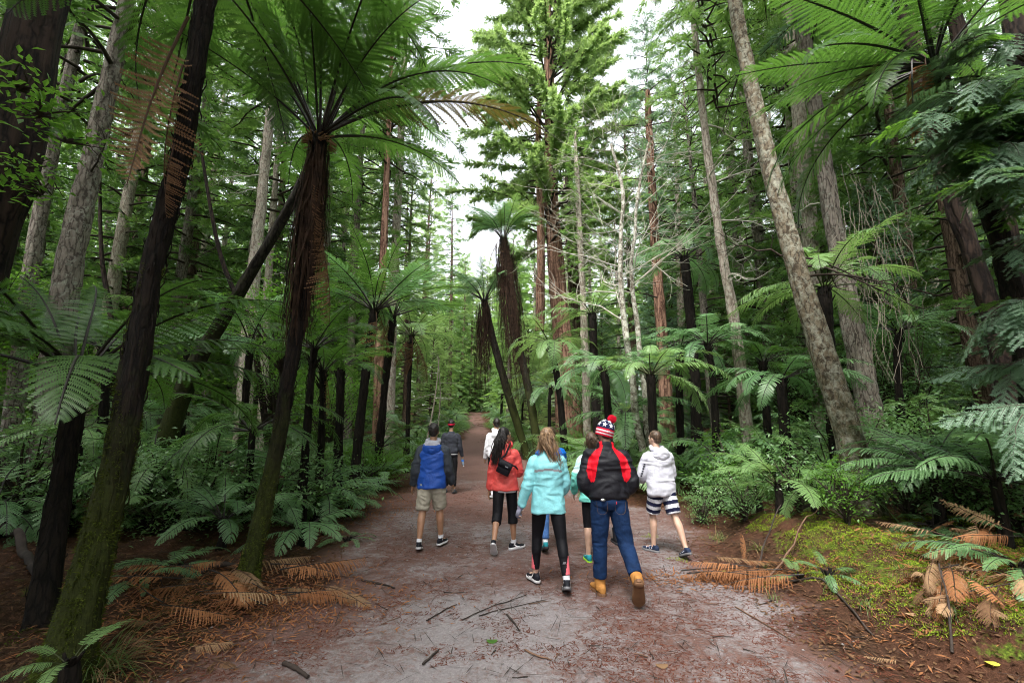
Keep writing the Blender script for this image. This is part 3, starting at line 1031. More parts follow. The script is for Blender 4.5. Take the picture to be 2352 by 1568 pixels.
# main tall tree fern left of the path
tf, top, rg = tree_fern('tall tree fern with long fibrous skirt and spreading crown left of the path', [(565, 1325), (640, 1000), (690, 700), (735, 312)], [5.1, 5.2, 5.25, 5.3], [0.095, 0.072, 0.08, 0.09],
          21, 2.35, 'green', True, (28, 76), ['arch', 'arch', 'erect'], 'bark_ponga', skirt_len=0, seed=34, flare=1.5, stubs=200, fuzz=(12000, 0.4), az=(0, 360), jit=0.14)
sk0 = np.array(P(733, 330, 5.3)) - np.array(tf.location)
lean = (np.array(P(680, 760, 5.25)) - np.array(P(733, 330, 5.3)))
lean = lean / -lean[2]
skirt(tf, sk0, 2.3, 0.10, 400, rg, follow=lambda z: np.stack([lean[0] * z, lean[1] * z], -1))
# old pale collar under the crown
mb = MB()
nr = np.random.default_rng(5)
for k in range(70):
    a = nr.uniform(0, 6.28); r0 = 0.13
    b0 = np.array((math.cos(a) * r0, math.sin(a) * r0, nr.uniform(-0.08, 0.02)))
    b1 = b0 + np.array((math.cos(a + 0.6) * 0.09, math.sin(a + 0.6) * 0.09, nr.uniform(-0.06, 0.05)))
    tube(mb, np.array([b0, b1]), [0.014, 0.006], 4, 0)
mb.build('frond_collar', [MAT['fern_tan']], tf, loc=Vector(sk0 + np.array((0, 0, 0.05))))
# two bronze fronds sweeping over the path and thin dead ribs
put_frond(tf, top, R(-6), R(28), R(10), 3.1, 'bronze', 'arch', True, 0, wide=1.1)
put_frond(tf, top, R(-30), R(10), R(-10), 2.6, 'green', 'droop', True, 1)
put_frond(tf, top, R(12), R(48), R(0), 3.2, 'green', 'arch', True, 1)
put_frond(tf, top, R(-60), R(-80), R(10), 1.9, 'brown', 'hang', True, 0, name='dead_frond', wide=0.35)
put_frond(tf, top, R(-20), R(-84), R(50), 1.6, 'brown', 'hang', True, 1, name='dead_frond', wide=0.3)

for k in range(9):
    u_ = rg.uniform(0.0, 1.2); a_ = rg.uniform(0, 6.28)
    put_frond(tf, sk0 + np.array((lean[0] * u_ + math.cos(a_) * 0.12, lean[1] * u_ + math.sin(a_) * 0.12, -u_)), a_, R(rg.uniform(-89, -70)), rg.uniform(-1, 1), rg.uniform(0.7, 1.3), 'brown', 'hang', True, k % 4, name='dead_frond', wide=0.5)
# smaller tree ferns along the left edge
tree_fern('tree fern with arching grey-green crown leaning over the left path edge', [(815, 1060), (835, 900), (860, 712)], [10.8, 10.9, 11.0], [0.12, 0.095, 0.09], 20, 2.3, 'teal', False, (20, 65), ['arch', 'erect'], dead=2, seed=41, alt='green', altp=0.3)
tree_fern('slim tree fern stem close behind the grey-green leaning one', [(868, 1010), (885, 880), (903, 725)], [12.6, 12.6, 12.7], [0.11, 0.09, 0.09], 17, 2.3, 'green', False, (20, 60), ['arch', 'erect'], dead=2, seed=42)
tree_fern('thin tree fern with drooping brown fronds beside the path bend', [(937, 1010), (940, 880), (946, 770)], [16.0], [0.085, 0.07, 0.07], 16, 2.3, 'bright', False, (15, 60), 'arch', dead=4, seed=43)
tree_fern('short tree fern with small crown behind the tall skirted one', [(738, 1050), (740, 950), (742, 850)], [8.6], [0.075, 0.062, 0.062], 12, 1.3, 'green', False, (25, 70), 'arch', seed=44, dead=1)
tree_fern('dark stump-like tree fern stem among left undergrowth', [(780, 1040), (781, 940), (783, 842)], [9.6], [0.09, 0.08, 0.08], 11, 1.5, 'green', False, (15, 55), 'arch', seed=45)
tree_fern('tree fern half hidden behind the dark leaning trunk', [(705, 1000), (712, 900), (722, 800)], [7.6], [0.07, 0.058, 0.058], 12, 1.5, 'green', False, (15, 60), ['arch', 'erect'], seed=46)
tree_fern('tree fern deep among the trees far left', [(240, 1010), (242, 900), (240, 800)], [9.0], [0.09, 0.07, 0.07], 14, 1.8, 'teal', False, (15, 60), 'arch', seed=47)
tree_fern('tree fern spreading pale fronds below the left grey trunks', [(560, 1010), (565, 900), (575, 790)], [10.0], [0.09, 0.07, 0.07], 16, 1.9, 'teal', False, (10, 55), 'arch', seed=48)
tree_fern('tree fern crown glimpsed between the two left grey trunks', [(420, 1000), (425, 880), (430, 760)], [11.5], [0.09, 0.07, 0.07], 15, 1.9, 'bright', False, (10, 55), 'arch', seed=49)

# tall pair right of the path vanishing point
tf, top, rg = tree_fern('tallest tree fern with vase of stalks and long shaggy skirt over the path', [(1240, 1030), (1215, 900), (1180, 740), (1156, 548)], [19.4, 19.6, 19.8, 19.8], [0.18, 0.165, 0.17, 0.17], 22, 2.2, 'teal', False, (50, 80), ['droop', 'arch'], 'bark_mossy', seed=51, dead=3, alt='bright', altp=0.3)
lean = np.array(P(1185, 860, 19.8)) - np.array(P(1156, 548, 19.8)); lean /= -lean[2]
skirt(tf, top, 6.6, 0.34, 460, rg, follow=lambda z: np.stack([lean[0] * z, lean[1] * z], -1))
tf, top, rg = tree_fern('tree fern with narrow straight skirt on a stem bending right by the path', [(1215, 1030), (1160, 880), (1130, 770), (1112, 690)], [20.6, 20.8, 21.0, 21.0], [0.18, 0.165, 0.16, 0.15], 18, 2.7, 'teal', False, (30, 75), ['droop', 'arch'], 'bark_mossy', seed=52)
skirt(tf, top, 4.0, 0.26, 280, rg)

# right of the path
tree_fern('bright green tree fern crown in front of the big redwood trunk', [(1300, 1010), (1285, 900), (1262, 785)], [16.0, 16.0, 16.0], [0.13, 0.11, 0.11], 14, 2.0, 'bright', False, (-5, 50), ['arch', 'droop'], seed=61)
tree_fern('tree fern with wide pale crown behind the white barked saplings', [(1596, 960), (1590, 780), (1572, 590)], [13.5], [0.17, 0.14, 0.13], 16, 2.0, 'teal', False, (5, 50), ['arch', 'droop'], seed=62, dead=2)
tree_fern('low tree fern with long grey-green fronds below the white barked saplings', [(1438, 1010), (1436, 985), (1434, 950)], [12.2], [0.09, 0.08, 0.08], 15, 1.9, 'teal', False, (5, 55), 'arch', seed=63)
tree_fern('tree fern with bright fronds half behind the lichen covered trunk', [(1915, 960), (1900, 800), (1893, 660)], [8.6], [0.14, 0.12, 0.11], 17, 1.85, 'bright', False, (0, 60), ['arch', 'droop'], seed=64)
tree_fern('leafy tree fern between red-brown trunk and slim pale trunk', [(1640, 985), (1638, 880), (1625, 790)], [10.5], [0.09, 0.07, 0.07], 16, 1.6, 'teal', False, (5, 55), 'arch', seed=65)
tree_fern('small tree fern with dark stem in shade beside slim pale trunk', [(1760, 980), (1757, 900), (1752, 830)], [10.5], [0.09, 0.08, 0.08], 12, 1.3, 'green', False, (5, 55), 'arch', seed=66)
tree_fern('tree fern in shade behind the vine covered trunk', [(2060, 960), (2062, 860), (2064, 760)], [10.5], [0.09, 0.07, 0.07], 14, 1.6, 'teal', False, (5, 55), 'arch', seed=67)
tree_fern('tree fern with golden fronds low behind the redwood', [(1372, 960), (1365, 840), (1360, 720)], [16.0], [0.16, 0.14, 0.14], 14, 2.0, 'bright', False, (5, 55), 'arch', seed=68)
tree_fern('tree fern near the far path edge on the right', [(1152, 960), (1152, 930), (1154, 905)], [44.0], [0.14, 0.12, 0.12], 14, 2.1, 'bright', False, (5, 55), 'arch', seed=69)
# upper right crown
tf, top, rg = tree_fern('tree fern crown reaching into the upper right corner with hanging rusty fronds', [(2385, 1060), (2330, 700), (2240, 380), (2145, 150)], [5.6, 5.4, 5.1, 4.9], [0.12, 0.10, 0.09, 0.085],
          14, 2.25, 'green', True, (-8, 34), ['arch', 'erect', 'arch'], 'bark_ponga_dry', seed=71, az=(125, 245), flare=1.4)
crown_fronds(tf, top, 6, 1.9, rg, 'green', True, (30, 65), 'arch', -110, 100)
put_frond(tf, top + np.array((-0.35, -0.1, 0.05)), R(200), R(-72), R(20), 1.25, 'orange', 'hang', True, 0, name='dead_frond', wide=1.2)
put_frond(tf, top + np.array((-0.25, -0.15, 0.0)), R(250), R(-84), R(60), 1.1, 'brown', 'hang', True, 1, name='dead_frond', wide=1.1)
put_frond(tf, top + np.array((-0.1, 0.0, 0.0)), R(178), R(2), R(15), 1.7, 'bronze', 'droop', True, 1)

# ================================================================== NAMED TREES
conifer('massive dark fibrous trunk cut by the upper left corner', [(-190, 1180), (-60, 600), (20, 380), (75, 100), (110, -60)], [4.6, 4.6, 4.6, 4.6, 4.6], [0.30, 0.27, 0.25, 0.23, 0.22], 'bark_dark', extend=6, bark=0.03, bfreq=30, bz=1.0, name='conifer_tree')
conifer('thick straight grey barked trunk on the left with stub branches', [(120, 990), (155, 640), (220, 330), (292, 0)], [9.0], [0.26, 0.215, 0.175, 0.14], 'bark_grey', ('tall', 0), 'conifer_green', extend=14, nbranch=9, bmat='twig_dark', bark=0.03, crown_off=(0, 0, 5.0), cscale=1.1)
conifer('dark grey trunk just left of the thick grey one', [(30, 1000), (75, 600), (130, 300), (190, 40)], [12.5], [0.21, 0.185, 0.155, 0.13], 'bark_grey', ('tall', 1), 'conifer_green', extend=14, nbranch=12, bmat='twig_dark', crown_off=(0, 0, 5.5), cscale=1.1)
conifer('pale trunk at the far left edge behind the dark grey one', [(-10, 1000), (30, 560), (75, 330)], [16], [0.2, 0.17, 0.15], 'bark_pale', ('tall', 2), 'conifer_mid', extend=14, nbranch=6, crown_off=(0, 0, 5.5), cscale=1.1)
conifer('dark mossy trunk leaning steeply to the right among left ferns', [(335, 1150), (430, 880), (560, 655), (690, 425)], [8.2, 8.0, 7.8, 7.6], [0.19, 0.14, 0.095, 0.08], 'bark_mossy', extend=2.0, bark=0.018, name='leaning_tree', flute=0.12)
conifer('tall pale trunk left of the skirted tree fern', [(560, 980), (578, 690), (605, 420), (632, 150)], [15.5], [0.27, 0.22, 0.165, 0.13], 'bark_pale', ('tall', 3), 'conifer_mid', extend=12, nbranch=22, crown_off=(0, 0, 5.5), cscale=1.1)
conifer('slim pale trunk close right of the tall pale one', [(606, 980), (613, 700), (622, 560)], [19], [0.19, 0.16, 0.14], 'bark_pale', ('tall', 1), 'conifer_mid', extend=12, nbranch=10, crown_off=(0, 0, 5.5), cscale=1.1)
conifer('smooth grey trunk standing behind the arching tree ferns', [(893, 980), (905, 640), (920, 330), (930, 120)], [22], [0.28, 0.22, 0.19, 0.15], 'bark_pale', ('tall', 2), 'conifer_mid', extend=8, nbranch=12, crown_off=(0, 0, 6), cscale=0.62)
conifer('thin dark trunk beside the smooth grey one', [(868, 960), (875, 650), (880, 430)], [26], [0.16, 0.13, 0.11], 'bark_grey', ('tall', 0), 'conifer_mid', extend=7, nbranch=10, crown_off=(0, 0, 6), cscale=0.6)
conifer('pair member of thin dim trunks above the small tree fern', [(800, 960), (815, 600), (828, 380)], [24], [0.22, 0.18, 0.15], 'bark_grey', ('tall', 3), 'conifer_green', extend=10, nbranch=8, crown_off=(0, 0, 6))
conifer('reddish trunk among the stems of the left tree ferns', [(869, 1000), (872, 800), (878, 640)], [17], [0.22, 0.17, 0.15], 'bark_redwood', ('tall', 1), 'conifer_green', extend=12, crown_off=(0, 0, 7))

# centre redwood with the bright crown
rw, C, rg = conifer('huge red-brown redwood trunk with bright yellow-green crown in the centre', [(1310, 1050), (1292, 800), (1268, 480), (1264, 300), (1258, 60), (1256, -220)], [24.0], [0.74, 0.50, 0.37, 0.32, 0.20, 0.10], 'bark_redwood', None, extend=5, bark=0.05, bfreq=22, bz=0.8, sides=40, flute=0.12, nbranch=16, bmat='twig_dark', blen=(1.2, 2.6), brange=(0.25, 0.5), name='redwood_tree')
Hc = C[-1][2]
ax = lambda z: np.array((np.interp(z, C[:, 2], C[:, 0]), np.interp(z, C[:, 2], C[:, 1]), 0))
conifer_crown(77, Hc + 1, 11.0, 5.7, 285, 118, 0.66, 7, 0.38, 0.38, 0.45, 0.95, 2.0, 0.65, 0.33, axis=ax, stem=0.05, tri=True).build('crown', [MAT['twig_dark'], MAT['conifer_lit']], rw)
# second leader
mb = MB()
tl = np.array([P(1240, 760, 23.7), P(1242, 500, 23.6), P(1236, 330, 23.6), P(1240, 230, 23.6)]) - np.array(rw.location)
tube(mb, resample(tl, 40), np.linspace(0.25, 0.14, 40), 18, 0, bark=0.03, bfreq=22, bz=0.8)
mb.build('second_leader', [MAT['bark_redwood']], rw)

conifer('grey-brown trunk standing right behind the huge redwood', [(1345, 1000), (1328, 780), (1310, 480)], [29], [0.56, 0.48, 0.38], 'bark_brown', ('tall', 0), 'conifer_mid', extend=5, nbranch=12, bmat='twig_dark', blen=(1, 2.5), crown_off=(0, 0, 5), cscale=0.42)
conifer('slim buff trunk right of the huge redwood', [(1350, 1000), (1343, 780), (1333, 560), (1325, 400)], [18], [0.17, 0.14, 0.12, 0.10], 'bark_pale', ('tall', 1), 'conifer_mid', extend=2, nbranch=16, crown_off=(0, 0, 6), cscale=0.32)
conifer('red-brown trunk behind the white barked saplings', [(1535, 1000), (1522, 800), (1500, 480), (1488, 230)], [16], [0.26, 0.20, 0.15, 0.11], 'bark_redwood', ('tall', 2), 'conifer_blue', extend=0.3, nbranch=22, bmat='twig_dark', blen=(0.8, 2.4), crown_off=(0, 0, 5.5), cscale=0.47, bark=0.03)
conifer('slim buff barked trunk with fine bare twigs right of the saplings', [(1718, 985), (1690, 760), (1655, 560), (1622, 320), (1600, 120)], [11.2], [0.15, 0.125, 0.108, 0.09, 0.08], 'bark_pale', ('tall', 3), 'conifer_mid', extend=9, nbranch=26, blen=(0.8, 1.9), brange=(0.25, 0.8), crown_off=(0, 0, 6.2), cscale=0.6)
lt, C, rg = conifer('lichen covered trunk leaning over the mossy bank', [(1990, 1165), (1945, 985), (1862, 720), (1775, 410), (1722, 180), (1682, -30)], [7.2, 7.35, 7.5, 7.6, 7.6, 7.6], [0.24, 0.195, 0.165, 0.14, 0.122, 0.11], 'bark_lichen', ('tall', 0), 'conifer_mid', extend=9, nbranch=10, bmat='twig_dark', crown_off=(-0.8, 0, 7.5), bark=0.02, cscale=0.6, name='leaning_tree')
vt, C, rg = conifer('grey-brown trunk draped with pale twisting vines on the right', [(2010, 1000), (1985, 880), (1930, 600), (1880, 300), (1835, 20)], [10.0], [0.28, 0.23, 0.195, 0.165, 0.15], 'bark_grey', ('tall', 1), 'conifer_green', extend=10, nbranch=10, crown_off=(0, 0, 7.5), cscale=0.9, bark=0.03)
conifer('dark trunk on the right beyond the vines, the straighter of two', [(2345, 1010), (2280, 740), (2225, 560), (2160, 360)], [7.4], [0.16, 0.13, 0.122, 0.115], 'bark_dark', ('tall', 2), 'conifer_blue', extend=9, bark=0.03, crown_off=(0.2, 0, 5.5), cscale=0.9)
conifer('dark trunk at the right picture edge, the outer of two', [(2440, 1010), (2352, 690), (2275, 380), (2230, 200)], [7.0], [0.165, 0.14, 0.122, 0.11], 'bark_dark', ('tall', 3), 'conifer_blue', extend=9, bark=0.03, crown_off=(0, 0, 5.5), cscale=0.9)
conifer('dim reddish trunk far back between the vines and the dark pair', [(2110, 960), (2085, 640), (2060, 400)], [15], [0.24, 0.2, 0.17], 'bark_brown', ('tall', 0), 'conifer_green', extend=12, crown_off=(0, 0, 6))
conifer('grey trunk hidden in the canopy right of the lichen trunk', [(1880, 960), (1850, 420), (1800, -40)], [15], [0.3, 0.25, 0.2], 'bark_pale', ('tall', 2), 'conifer_mid', extend=10, nbranch=10, crown_off=(0, 0, 7))

# vines on the draped trunk
mb = MB()
nr = np.random.default_rng(88)
for k in range(34):
    x0 = nr.uniform(1900, 2060); y0 = nr.uniform(360, 600)
    x1 = x0 + nr.uniform(20, 90); y1 = y0 + nr.uniform(150, 420)
    p0, p1 = P(x0, y0, nr.uniform(9.4, 10.2)), P(min(x1, 2120), min(y1, 880), nr.uniform(9.2, 10.2))
    m = 16
    t = np.linspace(0, 1, m)[:, None]
    pts = p0 * (1 - t) + p1 * t + nr.normal(0, 0.085, (m, 3)).cumsum(0) * 0.7 * np.sin(t * math.pi)
    tube(mb, pts - np.array(vt.location), np.linspace(0.008, 0.004, m), 5, 0, cap=False)
mb.build('vine', [MAT['vine_grey']], vt)
mbx = leafy_crown(91, (0.5, 0.3, 1.3), 9, 40, 0.06, stems=False)
o = mbx.build('vine_foliage', [MAT['twig_grey'], MAT['leaf_green']], vt, loc=Vector(P(2070, 760, 9.8) - np.array(vt.location)))

# more layered tree ferns in the light right of the path
tree_fern('bright tree fern low between redwood and white saplings', [(1400, 1010), (1395, 930), (1388, 850)], [11.0], [0.1, 0.085, 0.085], 15, 1.6, 'teal', False, (0, 55), ['arch', 'droop'], seed=161)
tree_fern('pale green tree fern behind the bobble hat', [(1500, 1000), (1498, 930), (1495, 860)], [10.0], [0.1, 0.085, 0.085], 16, 1.7, 'bright', False, (0, 55), ['arch', 'droop'], seed=162)
tree_fern('grey-green tree fern left of the slim buff trunk', [(1560, 990), (1560, 900), (1562, 800)], [11.8], [0.1, 0.085, 0.085], 15, 1.8, 'teal', False, (0, 50), ['arch', 'droop'], seed=163)
tree_fern('tree fern with flat pale fronds right of the path vanishing point', [(1262, 985), (1262, 930), (1265, 890)], [20.5], [0.09, 0.07, 0.07], 15, 2.0, 'teal', False, (0, 50), ['arch', 'droop'], seed=164)
tree_fern('tree fern hanging over the right path edge in the distance', [(1200, 975), (1200, 940), (1204, 905)], [31.0], [0.09, 0.07, 0.07], 15, 2.0, 'bright', False, (0, 50), ['arch', 'droop'], seed=165)
tree_fern('tree fern low left of the lichen trunk', [(1800, 990), (1798, 930), (1795, 870)], [9.0], [0.1, 0.085, 0.085], 14, 1.5, 'teal', False, (0, 50), ['arch', 'droop'], seed=166)
# white barked saplings with bare forking branches
def sapling(label, trunk, Yv, r0, r1, nlev, seed):
    nr = np.random.default_rng(seed)
    pts = np.array([P(x, y, Yv) for x, y in trunk])
    pts[0, 2] = gz(pts[0, 0], pts[0, 1]) - 0.05
    root = empty('bare_sapling', pts[0], label, 'tree', 'white barked saplings')
    loc = pts - pts[0]
    C, rr = resample(loc, 60, np.linspace(r0, r1, 8))
    C = C + np.stack([vnoise(C * 1.2 + 5, seed), vnoise(C * 1.2 + 9, seed), 0 * C[:, 0]], 1) * 0.04
    mb = MB(); tube(mb, C, rr, 12, 0, bark=0.006, bfreq=60, bz=6, flute=0.12, seed=seed)
    mb.build('trunk', [MAT['bark_white']], root)

    def grow(mb, p, d, l, r, lev):
        m = 7
        pp = [p]; dd = d
        for i in range(m - 1):
            dd = dd + nr.normal(0, 0.13, 3) + np.array((0, 0, 0.03)); dd /= np.linalg.norm(dd)
            pp.append(pp[-1] + dd * l / (m - 1))
        pp = np.array(pp)
        tube(mb, pp, np.linspace(r, r * 0.45, m), 5, 0, cap=False)
        if lev > 0:
            for c in range(nr.integers(2, 5)):
                i = nr.integers(2, m)
                d2 = dd + nr.normal(0, 0.55, 3); d2 /= np.linalg.norm(d2)
                grow(mb, pp[i], d2, l * nr.uniform(0.5, 0.8), r * 0.5, lev - 1)
    for k in range(nlev):
        u = nr.uniform(0.34, 0.98)
        c = np.array([np.interp(u, np.linspace(0, 1, 60), C[:, i]) for i in range(3)])
        az = nr.uniform(0, 6.28)
        d = np.array((math.cos(az) * 1.0, math.sin(az) * 0.8, nr.uniform(-0.1, 0.9))); d /= np.linalg.norm(d)
        mb = MB()
        grow(mb, c, d, nr.uniform(1.3, 2.4) * (1.25 - 0.4 * u), 0.018 * (1.4 - u), 2)
        mb.build('branch', [MAT['twig_grey']], root)
    return root


sapling('white barked sapling with curved stem and bare twigs, the left one', [(1478, 975), (1447, 830), (1425, 640), (1428, 450), (1405, 330)], 11.6, 0.10, 0.035, 24, 3)
sapling('white barked sapling with straighter stem, the right one', [(1492, 975), (1465, 760), (1452, 600), (1470, 430), (1490, 330)], 12.0, 0.08, 0.025, 22, 4)

# pale thin stems in the left middle distance
for k, (x0, y0, x1, y1, Yv, lab) in enumerate([(1000, 1010, 1006, 820, 24, 'thin bare grey stem beside the far left path edge'), (972, 1010, 1008, 830, 20.5, 'bare leaning stick-like sapling left of the headband walker'),
                                          (640, 980, 500, 560, 13, 'thin dark curving stem deep in left forest'), (265, 960, 232, 560, 15, 'thin dark stem right of the thick grey trunk')]):
    conifer(lab, [(x0, y0), ((x0 + x1) / 2 + 8, (y0 + y1) / 2), (x1, y1)], [Yv], [0.045, 0.03, 0.018] if k < 2 else [0.10, 0.085, 0.06], 'bark_pale' if k < 2 else 'bark_dark', nbranch=7, brange=(0.3, 1), blen=(0.5, 1.2), bark=0.004, sides=8, name='thin_sapling', extend=0.01 if k < 2 else 6, bmat='twig_grey' if k < 2 else 'twig_dark')

# ================================================================== BACKGROUND FOREST
BGT = {}


def bg_trunk(var):
    key = var
    if key not in BGT:
        nr = np.random.default_rng(900 + var)
        m = 50
        t = np.linspace(0, 1, m)
        pts = np.stack([nr.normal(0, 0.05, m).cumsum() * 0.25, nr.normal(0, 0.05, m).cumsum() * 0.25, 25 * t - 0.3], 1)
        mb = MB(); tube(mb, pts, 0.27 * (1 - t) ** 0.8 + 0.03, 12, 0, bark=0.012, bfreq=22, bz=1.6, seed=var)
        BGT[key] = mb.mesh('trunk', [MAT['bark_grey']])
    return BGT[key]


SKYLINE = [(-500, -4000), (955, -4000), (985, 250), (1010, 410), (1120, 450), (1180, 330), (1330, 210), (1400, 130), (1480, 110), (1550, 20), (1580, -4000), (3000, -4000)]


def sky_limit(x, y, z, s, kind):
    px = 1176 + FPX * x / (y * CP + 0.5)
    rad = (3.0 if kind == 'tall' else 2.0) * s / y * FPX
    q_ = np.linspace(px - rad, px + rad, 9)
    lim = np.interp(q_, [a for a, b in SKYLINE], [b for a, b in SKYLINE]).max()
    top = P(px, lim, y)[2] - z
    return top / (26.0 if kind == 'tall' else 9.0)


def bg_tree(x, y, rng, leaf, label, group, mat='bark_grey', kind='tall'):
    z = gz(x, y)
    s = rng.uniform(0.8, 1.15)
    if y > 12: s = min(s, max(0.22, sky_limit(x, y, z, s, kind)))
    root = empty('background_conifer' if kind == 'tall' else 'young_conifer', (x, y, z), label, 'tree', group, rng.uniform(0, 6.28))
    root.scale = (s, s, s * rng.uniform(0.9, 1.15))
    root.rotation_euler = (rng.gauss(0, 0.02), rng.gauss(0, 0.02), root.rotation_euler[2])
    if kind == 'tall':
        link_shared('trunk', bg_trunk(rng.randrange(3)), (MAT[mat],), root)
    else:
        o = link_shared('trunk', bg_trunk(rng.randrange(3)), (MAT['bark_brown'],), root); o.scale = (0.3, 0.3, 0.35)
    link_shared('crown', crown_mesh(kind, rng.randrange(4 if kind == 'tall' else 3)), (MAT['twig_dark'], MAT[leaf]), root)
    return root


LAND = [(-400, 60, 'at the far left edge'), (60, 200, 'behind the thick grey trunk'), (200, 340, 'right of the thick grey trunk'), (340, 470, 'behind the big leaning fern stem'), (470, 590, 'left of the tall pale trunk'),
        (590, 700, 'behind the tall skirted fern stem'), (700, 820, 'right of the tall skirted fern stem'), (820, 930, 'behind the arching left tree ferns'), (930, 1040, 'just left of the path bend'), (1040, 1120, 'above the path end'),
        (1120, 1220, 'behind the tallest shaggy tree fern'), (1220, 1350, 'behind the huge redwood'), (1350, 1470, 'behind the white barked saplings'), (1470, 1580, 'beside the red-brown trunk'), (1580, 1700, 'left of the slim buff trunk'),
        (1700, 1820, 'between slim buff and lichen trunks'), (1820, 1950, 'behind the lichen trunk'), (1950, 2080, 'behind the vine covered trunk'), (2080, 2220, 'right of the hanging vines'), (2220, 2800, 'at the right picture edge')]


def pix_x(x, y):
    return 1176 + FPX * x / (y * CP + 0.5)


def where(x, y):
    px = pix_x(x, y)
    for a_, b_, t_ in LAND:
        if a_ <= px < b_: return t_
    return 'beyond the left picture edge' if px < 0 else 'at the right picture edge'


def deep(y, cuts, words):
    for c_, w_ in zip(cuts, words):
        if y < c_: return w_
    return words[-1]


TONE = {'conifer_green': 'dark green', 'conifer_mid': 'mid green', 'conifer_blue': 'blue-green', 'conifer_lit': 'yellow-green', 'leaf_green': 'fresh green', 'leaf_shrub': 'glossy green'}
rng = random.Random(2024)
spots = []


def far_enough(x, y, dmin):
    return all((x - a) ** 2 + (y - b) ** 2 > dmin * dmin for a, b in spots)


def in_view(x, y, pad=200):
    return -pad < pix_x(x, y) < 2352 + pad


CLEAR = [(40, 330, 17), (545, 665, 20), (870, 950, 26), (1470, 1560, 19), (1570, 1740, 14), (1780, 2060, 13)]


def hides(x, y, pad=60):
    px = pix_x(x, y)
    return any(a_ - pad < px < b_ + pad and y < d_ for a_, b_, d_ in CLEAR)


tries = 0
while len(spots) < 122 and tries < 9000:
    tries += 1
    y = rng.uniform(13, 76)
    half = 1.2 * y + 3
    x = rng.uniform(-half, half)
    pl, pr = float(path_l(y)), float(path_r(y))
    gap = 1.6 if y > 30 else 2.4 if y > 22 else 4.2
    if pl - gap < x < pr + gap: continue
    if not far_enough(x, y, 2.8) or hides(x, y): continue
    # keep a light well round the bright redwood
    if (x - 2.1) ** 2 + (y - 24.0) ** 2 < 26: continue
    if abs(x / y - 0.09) < 0.11 and y < 24: continue
    spots.append((x, y))
more, tries = 0, 0
while more < 46 and tries < 6000:      # thicker wood away from the path
    tries += 1
    y = rng.uniform(16, 46)
    x = y * (rng.uniform(-1.15, -0.30) if more % 2 else rng.uniform(0.36, 1.15))
    if not far_enough(x, y, 2.3) or hides(x, y): continue
    spots.append((x, y)); more += 1
for y in (83, 88, 92, 97):
    for x in (-11.5, -9.2, -7.0, -4.5, -2.0): spots.append((x + rng.uniform(-0.8, 0.8), y + rng.uniform(-1.5, 1.5)))
for x, y in spots:
    side = 'left' if x < path_c(y) else 'right'
    bark = rng.choice(['bark_grey', 'bark_pale', 'bark_brown'])
    leaf = rng.choice(['conifer_green', 'conifer_green', 'conifer_mid'] if side == 'left' else ['conifer_mid', 'conifer_blue', 'conifer_mid', 'conifer_green'])
    if abs(x / y + 0.09) < 0.30 and y > 24: leaf = rng.choice(['conifer_lit', 'conifer_lit', 'conifer_mid'])  # trees in the central gap get the leaf copy with light painted in
    lab = '%s %s conifer %s' % (deep(y, (22, 36, 56, 999), ('tall', 'receding', 'distant', 'farthest')), TONE[leaf], where(x, y))
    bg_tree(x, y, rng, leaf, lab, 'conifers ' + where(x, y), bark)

# the same forest goes on beside and behind the camera
k = 0
sp3 = []
while len(sp3) < 64 and k < 3000:
    k += 1
    y = rng.uniform(-26, 12)
    x = rng.choice([rng.uniform(-26, float(path_l(max(y, 0))) - 2.2), rng.uniform(float(path_r(max(y, 0))) + 3.0, 26)])
    if y > 0.5 and in_view(x, y, 1000): continue
    if any((x - a) ** 2 + (y - b) ** 2 < 9.5 for a, b in sp3): continue
    sp3.append((x, y))
for x, y in sp3:
    lab = 'conifer of the forest %s the viewpoint' % ('beside' if y > -4 else 'behind')
    bg_tree(x, y, rng, rng.choice(['conifer_green', 'conifer_mid']), lab, 'conifers around the viewpoint', 'bark_brown')
    if rng.random() < 0.6:
        bg_tree(x + rng.uniform(-1.5, 1.5), y + 1.4, rng, 'conifer_green', 'young ' + lab, 'young conifers around the viewpoint', kind='low')

# young conifers fill the middle height
sp2 = []
tries = 0
while len(sp2) < 112 and tries < 6000:
    tries += 1
    y = rng.uniform(12.0, 50)
    half = 1.15 * y + 2
    x = rng.uniform(-half, half)
    pl, pr = float(path_l(y)), float(path_r(y))
    gap = 1.9 if y > 24 else 3.4
    if pl - gap < x < pr + gap: continue
    if any((x - a) ** 2 + (y - b) ** 2 < 4.6 for a, b in sp2): continue
    if 0.02 < x / y < 0.24 and y < 17 or hides(x, y, 110): continue
    sp2.append((x, y))
for x, y in sp2:
    side = 'left' if x < path_c(y) else 'right'
    leaf = rng.choice(['conifer_mid', 'conifer_green', 'leaf_green']) if side == 'left' else rng.choice(['conifer_mid', 'conifer_blue', 'conifer_green'])
    if abs(x / y + 0.085) < 0.2 and y > 24: leaf = 'conifer_lit'  # same painted-in light for young trees near the gap
    lab = '%s %s young conifer %s' % (deep(y, (19, 30, 999), ('bushy', 'half-hidden', 'far-off')), TONE[leaf], where(x, y))
    bg_tree(x, y, rng, leaf, lab, 'young conifers ' + where(x, y), kind='low')

